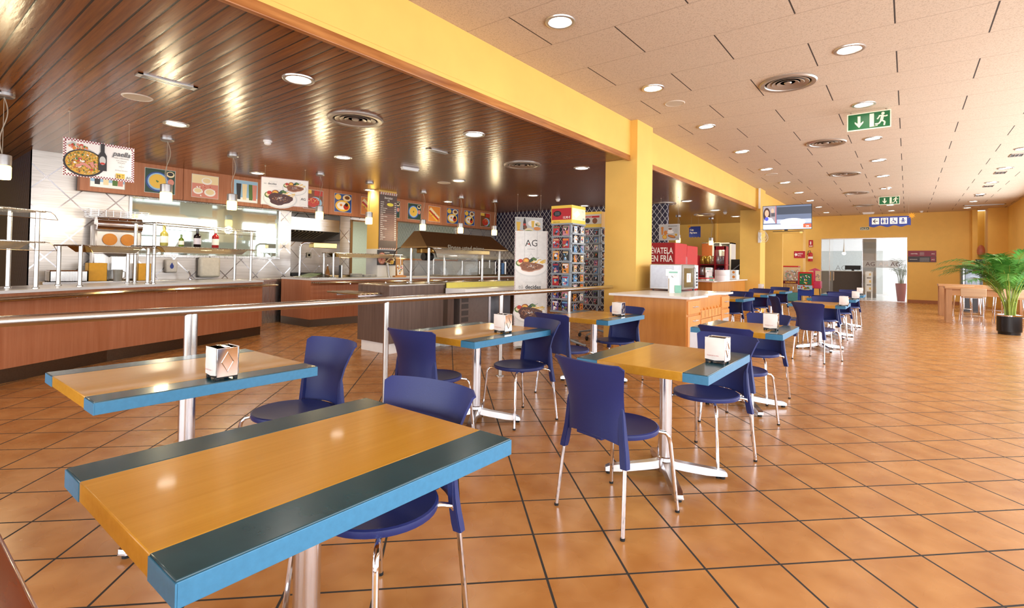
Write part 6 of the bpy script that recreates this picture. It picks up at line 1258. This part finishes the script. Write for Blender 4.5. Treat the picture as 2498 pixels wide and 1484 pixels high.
# map, sign, extinguisher
yw = 23.985; A0, A1 = aty(1866, 612, yw), aty(1887, 648, yw); t = thing('framed_map', 'framed pale blue map on the yellow recess wall', 'map', (A0.x, yw, A1.z)); W_, H = A1.x - A0.x, A0.z - A1.z; MB(cBr).box(0, W_, -.02, 0, 0, H).build('frame', t); a = Art(frame((0, -.02, 0), (1, 0, 0), (0, 0, 1)), cLB); a.rect(.03, .03, W_ - .03, H - .03, pcol('sea', 'b9cbd6')); blobs(a, W_ * .35, H * .6, W_ * .3, H * .3, [cCr, pcol('land', 'cfc59a')], 30, .05); a.build('print', t)
A0, A1 = aty(1868, 655, yw), aty(1915, 655, yw); t = thing('wall_shelf', 'dark thin wall shelf below the framed map', 'shelf', (A0.x, yw, A0.z)); MB(P('shelf_yellow', '8f7428', .5)).box(0, A1.x - A0.x, -.3, 0, -.02, .0).build('board', t); MB(BLACK).tube([(A1.x - A0.x - .15, -.25, -.03), (A1.x - A0.x - .15, -.02, -.03), (A1.x - A0.x - .15, -.01, -.28)], .012, 6).build('bracket', t)
A0, A1 = aty(1868, 674, 23.4), aty(1906, 699, 23.4); t = thing('changing_station', 'white folding changing station under the wall shelf', 'box', (A0.x, 23.1, 0)); W_ = A1.x - A0.x; MB(WHITE).box(0, W_ * .75, 0, .45, A1.z, A0.z, .02).build('case', t); MB(WHITE).box(W_ * .70, W_, -.02, .4, A1.z + .03, A0.z - .02, .02).build('lid', t); MB(BLACK).box(W_ * .1, W_ * .6, .1, .4, 0, A1.z).build('stand', t)
yp = 23.585; A0, A1 = aty(1937, 613, yp), aty(1964, 630, yp); t = thing('toilet_direction_sign', 'red sign ASEOS W.C. with arrow on the yellow pillar', 'sign', (A0.x, yp, A1.z)); W_, H = A1.x - A0.x, A0.z - A1.z; MB(P('sign_red', 'b8283a', .4)).box(0, W_, 0, .01, 0, H).build('board', t)
a = Art(frame((0, 0, 0), (1, 0, 0), (0, 0, 1)), cW); a.poly([(W_ * .05, H * .5), (W_ * .18, H * .8), (W_ * .18, H * .66), (W_ * .3, H * .66), (W_ * .3, H * .34), (W_ * .18, H * .34), (W_ * .18, H * .2)], cW); a.text('ASEOS', W_ * .34, H * .55, H * .26, cW, True, sx=.85); a.text('W.C.', W_ * .34, H * .26, H * .26, cW, True, sx=.85); a.build('print', t)
yp = 26.28; A0, A1 = aty(1973, 586, yp), aty(1983, 603, yp); t = thing('extinguisher_sign', 'small red fire extinguisher sign on the far yellow wall', 'sign', (A0.x, yp, A1.z)); W_, H = A1.x - A0.x, A0.z - A1.z; MB(P('sign_red', 'b8283a', .4)).box(0, W_, 0, .01, 0, H).build('board', t); a = Art(frame((0, 0, 0), (1, 0, 0), (0, 0, 1)), cW); a.rect(W_ * .3, H * .35, W_ * .6, H * .8, cW); a.rect(W_ * .1, H * .08, W_ * .9, H * .2, cW); a.build('print', t)
A0, A1 = aty(1977, 612, 26.15), aty(1977, 638, 26.15); t = thing('fire_extinguisher', 'red fire extinguisher hanging left of the glass doors', 'fire extinguisher', (A0.x, 26.15, A1.z)); h = A0.z - A1.z; MB(RD).lathe([(.0001, 0), (.09, .0), (.095, .03), (.095, h * .72), (.05, h * .82), (.03, h * .84)], n=20).build('tank', t); MB(BLACK).tube([(0, 0, h * .84), (0, 0, h), (-.08, 0, h * .98), (-.11, 0, h * .6)], .015, 6).build('hose', t); MB(cW).lathe([(.097, h * .25), (.097, h * .45)], n=20).build('paper_label', t)
# sweets and toy machines
q = atz(1932, 735); t = thing('capsule_machine', 'tall clear capsule vending machine with red top and steel base', 'vending machine', (q.x, q.y - .1, 0)); w_ = 15.5 / CF * (-q.x * sin(YAW) + q.y * cos(YAW)); zt_ = zrow(q.x, q.y, 649); z1_ = zt_ * .50
MB(P('machine_teal', '4b8f93', .3)).box(-w_, w_, -w_, w_, .02, z1_ * .52, .01).build('base', t); MB(STEEL).box(-w_, w_, -w_, w_, z1_ * .52, z1_, .01).build('coin_unit', t); MB(CHROME).box(-.1, .1, -w_ - .02, -w_, z1_ * .66, z1_ * .84, .01).build('coin_plate', t); MB(RD).box(-w_ - .01, w_ + .01, -w_ - .01, w_ + .01, zt_ - .05, zt_, .01).build('red_top', t)
MB(P('clear_case', 'e6efe9', .05, alpha=.22, var=0)).box(-w_, w_, -w_, w_, z1_ + .04, zt_ - .05).build('clear_case', t); a = Art(frame((-w_, -w_ - .001, z1_), (1, 0, 0), (0, 0, 1)), cDk); a.rect(0, 0, 2 * w_, .12, pcol('wine', '5a1e2c')); a.text('SUPER BOING', w_, .03, .08, cY, True, 'c', .75); a.build('front_strip', t)
bb = MB(cCr)
for _ in range(110): bb.use(rk.choice([cCr, cGy, cO, cPk, cG, cW])); bb.ball((rk.uniform(-w_ + .05, w_ - .05), rk.uniform(-w_ + .05, w_ - .05), rk.uniform(z1_ + .14, zt_ - .18)), .035, 8)
o = bb.build('toy_capsules', t); o['kind'] = 'stuff'
q = aty(1966, 720, 22.9); t = thing('toy_pinball_machine', 'small red and green toy game machine on blue legs', 'game machine', (q.x, q.y, 0)); w_ = 16 / CF * (-q.x * sin(YAW) + q.y * cos(YAW)); zt_ = zrow(q.x, q.y - .1, 664); BL = P('leg_blue', '1f3f9c', .4); zl = zt_ * .48
for x_ in (-w_ + .04, w_ - .04):
    for y_ in (-.2, .2): MB(BL).box(x_ - .03, x_ + .03, y_ - .02, y_ + .02, 0, zl).build('leg', t)
MB(BL).box(-w_, w_, -.21, -.19, .25, .48).build('cross_board', t); m = MB(RD); m.box(-w_ - .02, w_ + .02, -.32, .2, zl, zl + .10, .01); m.box(-w_, w_, -.12, .2, zl + .10, zt_, .01); m.build('cabinet', t)
a = Art(frame((-w_ + .05, -.125, zl + .12), (1, 0, 0), (0, 0, 1)), P('game_green', '23704a', .2)); W_, H = 2 * w_ - .1, zt_ - zl - .18; a.rect(0, 0, W_, H); blobs(a, W_ / 2, H / 2, W_ * .45, H * .42, [cR, cW, cB, cY], 34, .022); a.build('playfield', t)
a = Art(frame((-w_, -.325, zl - .06), (1, 0, 0), (0, 0, 1)), cLB); a.rect(0, 0, 2 * w_, .16); blobs(a, w_, .07, w_ * .8, .05, [cY, cG, cR], 16, .03); a.build('front_board', t)
q = aty(1988, 720, 23.2); t = thing('gumball_machine', 'pink gumball machine with peaked roof beside the toy game', 'vending machine', (q.x, q.y, 0)); w_ = .2; zt_ = zrow(q.x, q.y, 654); PK = P('machine_pink', 'c23a5e', .35)
for x_ in (-.2, .2): MB(BLACK).tube([(x_, -.05, 0), (x_ * .8, -.05, zt_ * .4), (x_ * .8, .1, zt_ * .45)], .018, 8).build('leg', t)
MB(PK).box(-w_ - .02, w_ + .02, -.2, .2, zt_ * .4, zt_ * .62, .03).build('base', t); MB(P('clear_case', 'e6efe9', .05, alpha=.22)).box(-w_, w_, -.18, .18, zt_ * .62, zt_ * .92).build('clear_case', t); m = MB(PK); m.add([(-.22, -.2, zt_ * .92), (.22, -.2, zt_ * .92), (.22, .2, zt_ * .92), (-.22, .2, zt_ * .92), (0, 0, zt_)], [(0, 1, 4), (1, 2, 4), (2, 3, 4), (3, 0, 4), (3, 2, 1, 0)]); m.box(-.03, .03, -.2, -.18, zt_ * .62, zt_ * .92); m.build('roof', t)
bb = MB(cO)
for _ in range(60): bb.use(rk.choice([cO, cR, cB, cG, cY])); bb.ball((rk.uniform(-.15, .15), rk.uniform(-.13, .13), rk.uniform(zt_ * .64, zt_ * .84)), .025, 6)
o = bb.build('gumballs', t); o['kind'] = 'stuff'
# signs on the far wall
A0, A1 = aty(2098, 554.5, YF - .02), aty(2121, 561.5, YF - .02); t = thing('salida_sign', 'small dark SALIDA sign over the glass doors', 'sign', (A0.x, YF - .02, A1.z)); W_, H = A1.x - A0.x, A0.z - A1.z; MB(SGW).box(0, W_, 0, .015, 0, H).build('board', t); a = Art(frame((0, 0, 0), (1, 0, 0), (0, 0, 1)), P('exit_dark', '1f3f2c', .4)); a.rect(.012, .012, W_ - .012, H - .012); a.text('SALIDA', W_ / 2, H * .22, H * .75, SGW, True, 'c', .82); a.build('print', t)
A0, A1 = aty(2215, 612, YF - .02), aty(2284, 640, YF - .02); t = thing('hotel_sign', 'maroon and dark HOTEL RESTAURANTE sign right of the glass doors', 'sign', (A0.x, YF - .02, A1.z)); W_, H = A1.x - A0.x, A0.z - A1.z; MB(P('sign_maroon', '8a2c42', .4)).box(0, W_, 0, .02, H * .5, H).build('upper_board', t); MB(P('sign_anthracite', '3b3338', .4)).box(0, W_, 0, .02, 0, H * .49).build('lower_board', t)
a = Art(frame((0, 0, 0), (1, 0, 0), (0, 0, 1)), cW); a.text('HOTEL', W_ * .1, H * .69, H * .13, cW, True, sx=1.2); a.text('RESTAURANTE', W_ * .06, H * .21, H * .08, cW, True, sx=1.0); logo(a, W_ * .83, H * .67, H * .17, cW); a.rect(W_ * .80, .02, W_ - .02, H * .45, P('sign_maroon', '8a2c42', .4)); logo(a, W_ * .83, H * .16, H * .17, cW)
for k in range(4): a.rect(W_ * .42, H * (.60 + .08 * k), W_ * .58, H * (.62 + .08 * k), cGy); a.rect(W_ * .42, H * (.08 + .09 * k), W_ * .76, H * (.10 + .09 * k), cGy)
a.build('print', t)
# ------------------------------------------------- lobby contents
yd = YF + 3.2; A0, A1 = aty(2000, 661, yd), aty(2103, 661, yd); t = thing('reception_desk', 'dark brown reception desk behind the glass doors', 'desk', (A0.x, yd, 0)); W_ = A1.x - A0.x; MB(P('desk_brown', '4a3c33', .5)).box(0, W_, 0, .6, .06, A0.z, .01).build('front', t); MB(P('desk_white', 'd5d2cc', .4)).box(-.02, W_ + .02, -.03, .65, A0.z, A0.z + .03).build('desk_top', t)
A2 = aty(2080, 650, yd + .2); t = thing('monitor', 'black monitor on the reception desk', 'monitor', (A2.x, yd + .25, A0.z + .03)); hm_ = aty(2080, 648, yd + .25).z - A0.z - .03; MB(BLACK).box(-.32, .32, 0, .04, .05, max(.25, hm_), .01).build('screen_back', t); MB(BLACK).box(-.05, .05, .0, .15, 0, .06).build('stand', t)
yq = YF + 2.7; A0, A1 = aty(2103, 600, yq), aty(2137, 600, yq); pm = MB(P('lobby_wood_a', '4f4238', .5)); W_ = A1.x - A0.x; zz = 0; k = 0
while zz < 3.1:
    hh = [.22, .3, .16, .36][k % 4]; pm.use([P('lobby_wood_a', '4f4238', .5), P('lobby_wood_b', '6b5238', .5), P('lobby_wood_c', '5c5550', .5)][k % 3]); pm.box(A0.x, A1.x, yq, yq + .5, zz, min(3.1, zz + hh)); zz += hh; k += 1
struct('column_5', pm)
yq = YF + 1.0; A0, A1 = aty(2111, 662, yq), aty(2128, 662, yq); t = thing('brochure_rack', 'slim white brochure rack behind the glass', 'rack', (A0.x, yq, 0)); W_ = A1.x - A0.x
for x_ in (0, W_ - .04): MB(WHITE).box(x_, x_ + .04, 0, .1, 0, A0.z).build('upright', t)
MB(WHITE).box(0, W_, 0, .1, A0.z - .03, A0.z).build('top_bar', t)
for k in range(3):
    z_ = A0.z * (.30 + .25 * k); MB(WHITE).box(0, W_, 0, .14, z_ - .02, z_).build('shelf', t); o = MB(cW).box(.05, W_ - .05, .02, .09, z_, z_ + .24); o.use(cY).box(W_ * .55, W_ * .8, .015, .02, z_ + .06, z_ + .16); o.build('brochures', t)
yq = YF + 2.2; A0 = aty(2059, 586, yq); A1 = aty(2059, 621, yq); t = thing('cone_pendant_lamp', 'slender cone pendant lamp over the reception desk', 'pendant lamp', (A0.x, yq, 3.1)); zb = A1.z - 3.1; MB(CORD).cyl((0, 0, 0), (0, 0, zb + .55), .008, n=6).build('cord', t); MB(RING).lathe([(.012, zb + .6), (.03, zb + .3), (.06, zb + .08)], n=18).build('cone', t); MB(LAMP).ball((0, 0, zb + .05), .075, 12).build('glow_ball', t)
a = Art(frame((-3.6, YF + 6.49, 1.75), (1, 0, 0), (0, 0, 1)), P('lobby_grey', 'c8cdcc', .5)); a.rect(-.6, -1.7, 2.6, .55); logo(a, .5, -.5, .4, GREY); a.text('AG', 1.5, -.5, .4, GREY); tag(a.build('wall_panel'), 'pale grey lobby wall panel with AG letters behind the desk', 'wall panel')
def fronds(t, n, hmax, spread, h0, leaf, mat, mstem, seed, nl=30, arch=1.0, lean=(0, 0)):
    r = random.Random(seed)
    for i in range(n):
        az = 2 * pi * (i * .618 + r.uniform(-.04, .04)); k = r.random(); L = hmax * r.uniform(.75, 1.05); out = spread * (.35 + .75 * k) * r.uniform(.85, 1.1); b0 = Vector((.05 * cos(az) * r.random() * 2, .05 * sin(az) * r.random() * 2, h0)); d = Vector((cos(az), sin(az), 0)) + Vector((lean[0], lean[1], 0))
        pts = []
        for j in range(15):
            s = j / 14; x = out * s ** 1.7; z = h0 + (L - h0) * (1 - (1 - s) ** 1.6) - arch * .55 * out * max(0, s - .55) ** 1.6 * (1 + k)
            pts.append(b0 + d * x + Vector((0, 0, z - h0)))
        m = MB(mstem); m.tube(pts, [.011 * (1 - .8 * j / 14) for j in range(15)], 5); m.use(mat)
        for j in range(nl):
            s = .34 + .66 * (j + .5) / nl; f = s * 14; q = int(min(13, f)); p = pts[q].lerp(pts[q + 1], f - q); tg = (pts[q + 1] - pts[q]).normalized(); side = tg.cross(Vector((0, 0, 1))).normalized(); up = side.cross(tg)
            ll = leaf * (.35 + 1.0 * sin(pi * min(1, (s - .30) / .72)) ** .8) * r.uniform(.85, 1.1); wd = .0075
            for sg in (-1, 1):
                dr = (side * sg * .8 + tg * .75 + up * .12).normalized(); dp = Vector((0, 0, -1)); p1 = p + dr * ll * .5 + dp * ll * .06; p2 = p + dr * ll + dp * ll * .34 * r.uniform(.6, 1.4); nrm = dr.cross(up).normalized() * wd
                m.add([tuple(p - nrm * .4), tuple(p + nrm * .4), tuple(p1 + nrm), tuple(p1 - nrm), tuple(p2)], [(0, 1, 2, 3), (3, 2, 4)])
        m.build('frond', t)
LEAF = P('palm_leaf', '4f8a35', .4, var=.25, vs=6); LEAFD = P('palm_leaf_dark', '3c5a34', .5, var=.2); CANE = P('palm_cane', '8fa040', .45, var=.15)
q = atz(2200, 742); q.x = -.35; t = thing('potted_plant', 'dark leafed plant in a red pot inside the lobby behind the glass', 'plant', (-.2, YF + .75, 0)); MB(P('red_pot', '8c2434', .3)).lathe([(.0001, 0), (.13, 0), (.2, .75), (.19, .75), (.17, .7), (.0001, .7)], n=24).build('pot', t); fronds(t, 16, 1.75, .42, .7, .34, LEAFD, LEAFD, 4, 10, 1.5)
# ------------------------------------------------- right side: palm, high tables, stools
t = thing('potted_palm', 'areca palm in a black fluted pot with steel rim', 'plant', (1.695, 14.85, 0)); pr = .196; PB = P('pot_black', '17181a', .22)
m = MB(PB); n_ = 60; vs = []
for j, (r0, z) in enumerate(((.9, 0), (.92, .055), (.925, .06), (1, .062), (1.0, .36), (1.0, .385))):
    for i in range(n_): th = 2 * pi * i / n_; r_ = pr * r0 * (1 + (.012 * cos(30 * th) if j in (3, 4) else 0)); vs.append((r_ * cos(th), r_ * sin(th), z))
m.add(vs, [(j * n_ + i, j * n_ + (i + 1) % n_, (j + 1) * n_ + (i + 1) % n_, (j + 1) * n_ + i) for j in range(5) for i in range(n_)], True); m.build('pot', t); MB(CHROME).lathe([(pr, .38), (pr * 1.01, .41), (pr * .96, .412), (pr * .95, .37)], n=40).build('steel_rim', t); MB(P('soil', '2a2018', .9)).lathe([(.0001, .385), (pr * .95, .38)], n=30).build('soil', t)
fronds(t, 40, 1.74, .98, .38, .28, LEAF, CANE, 9, 44, 1.0, (-.12, 0))
HT = woodm('beech_high_table', 'b78354', 'cf9d6b', .4, axis=0, grain=20, kind='world', bmp=.01); HTV = woodm('beech_high_table_leg', 'ad7b50', 'c79567', .4, axis=2, grain=20, kind='world', bmp=.01)
def hightable(x0, x1, y0, d, h, label):
    t = thing('high_table', label, 'table', (x0, y0, 0), 0, 'high wooden tables beside the palm'); MB(HT).box(-.02, x1 - x0 + .02, -.02, d + .02, h - .055, h, .004).build('tabletop', t); w_ = .12
    for x_ in (0, x1 - x0 - w_):
        for y_ in (0, d - w_): MB(HTV).box(x_, x_ + w_, y_, y_ + w_, 0, h - .055, .003).build('leg', t)
    MB(HT).box(w_, x1 - x0 - w_, .04, .06, h - .22, h - .055).build('apron', t); return t
hightable(.78, 2.65, 17.0, .75, .915, 'high beech table nearest to the palm with chrome stools around'); hightable(.75, 2.65, 19.62, .8, .915, 'high beech table behind the one nearest to the palm')
def stool_proto():
    t = thing('bar_stool', '', 'bar stool'); CR = CHROME
    for sx_ in (-1, 1):
        MB(CR).tube([(sx_ * .17, .17, .66), (sx_ * .2, .21, 0)], .012, 8).build('leg', t); MB(CR).tube([(sx_ * .18, -.2, .86), (sx_ * .175, -.175, .66), (sx_ * .2, -.21, 0)], .012, 8).build('leg', t)
    MB(CR).tube([(-.19, .193, .24), (.19, .193, .24), (.19, -.195, .24), (-.19, -.195, .24)], .009, 8, closed=True).build('foot_rail', t)
    sw = woodm('stool_plywood', 'b08a66', 'c9a37e', .4, axis=0, grain=16); MB(sw).box(-.2, .2, -.19, .2, .66, .685, .008).build('seat', t); MB(sw).box(-.235, .235, -.215, -.19, .69, .90, .01).build('backrest', t); return t
ST = stool_proto(); q = (atz(2350, 793) + atz(2399, 797)) / 2; ST.location = (q.x, q.y + .2, 0); tag(ST, 'plywood bar stool with chrome legs at the front of the nearest high table', None, 'bar stools with chrome legs')
for x_, y_, dg, lb in ((2.0, 16.85, 0, 'plywood bar stool hidden behind the palm pot at the high table'), (1.3, 17.9, 180, 'plywood bar stool on the far side of the nearest high table, left one'), (1.95, 17.95, 180, 'plywood bar stool on the far side of the nearest high table, right one'), (1.25, 19.4, 0, 'plywood bar stool before the back high table, left one'), (1.9, 19.45, 0, 'plywood bar stool before the back high table, right one')): dup(ST, (x_, y_, 0), radians(dg), lb, 'bar stools with chrome legs')
yf_ = 21.6; A0, A1 = aty(2345, 650, yf_), aty(2398, 650, yf_); t = thing('bottle_cooler', 'grey upright glass door cooler behind the palm', 'cooler', (A0.x, yf_, 0)); W_ = A1.x - A0.x; MB(P('cooler_grey', '4a4d52', .3, .4)).box(0, W_, 0, .6, 0, A0.z, .01).build('cabinet', t); MB(P('cooler_glass', '8a93a0', .06, spec=.9)).box(.1, W_ - .08, -.015, 0, .45, A0.z - .1).build('glass_door', t); MB(ALU).box(.04, .08, -.02, 0, .1, A0.z - .02).build('door_post', t)
q = aty(2396, 640, 25.2); t = thing('coral_object', 'small coral paddle shaped object on a dark stand in the yellow recess', 'lamp', (q.x, 25.9, q.z)); MB(BLACK).box(-.12, .14, -.02, .1, -.05, .12).build('bracket', t); MB(P('coral_paddle', 'b5674a', .4)).ball((.03, .02, .42), .12, 14, (1, .4, 2.0)).build('paddle_body', t)  # coral rounded object on a stand; it gives no light
# dark varnished table corner at the lower left edge of the picture
p0, p1 = atz(0, 1290, .80), atz(100, 1484, .80); d = (p1 - p0).normalized(); ang = math.atan2(d.y, d.x)
t = thing('varnished_table', 'dark varnished wooden table corner at the lower left picture edge', 'table', (p0.x, p0.y, 0), ang); VW = woodm('dark_varnish', '5e2408', '8a3f12', .18, axis=0, grain=12, coat=.4, bmp=.02)
MB(VW).box(-.35, 1.0, -.7, 0, .76, .80, .008, 3).build('tabletop', t)
for x_ in (-.3, .93):
    for y_ in (-.65, -.08): MB(VW).box(x_ - .0, x_ + .05, y_, y_ + .05, 0, .76).build('leg', t)
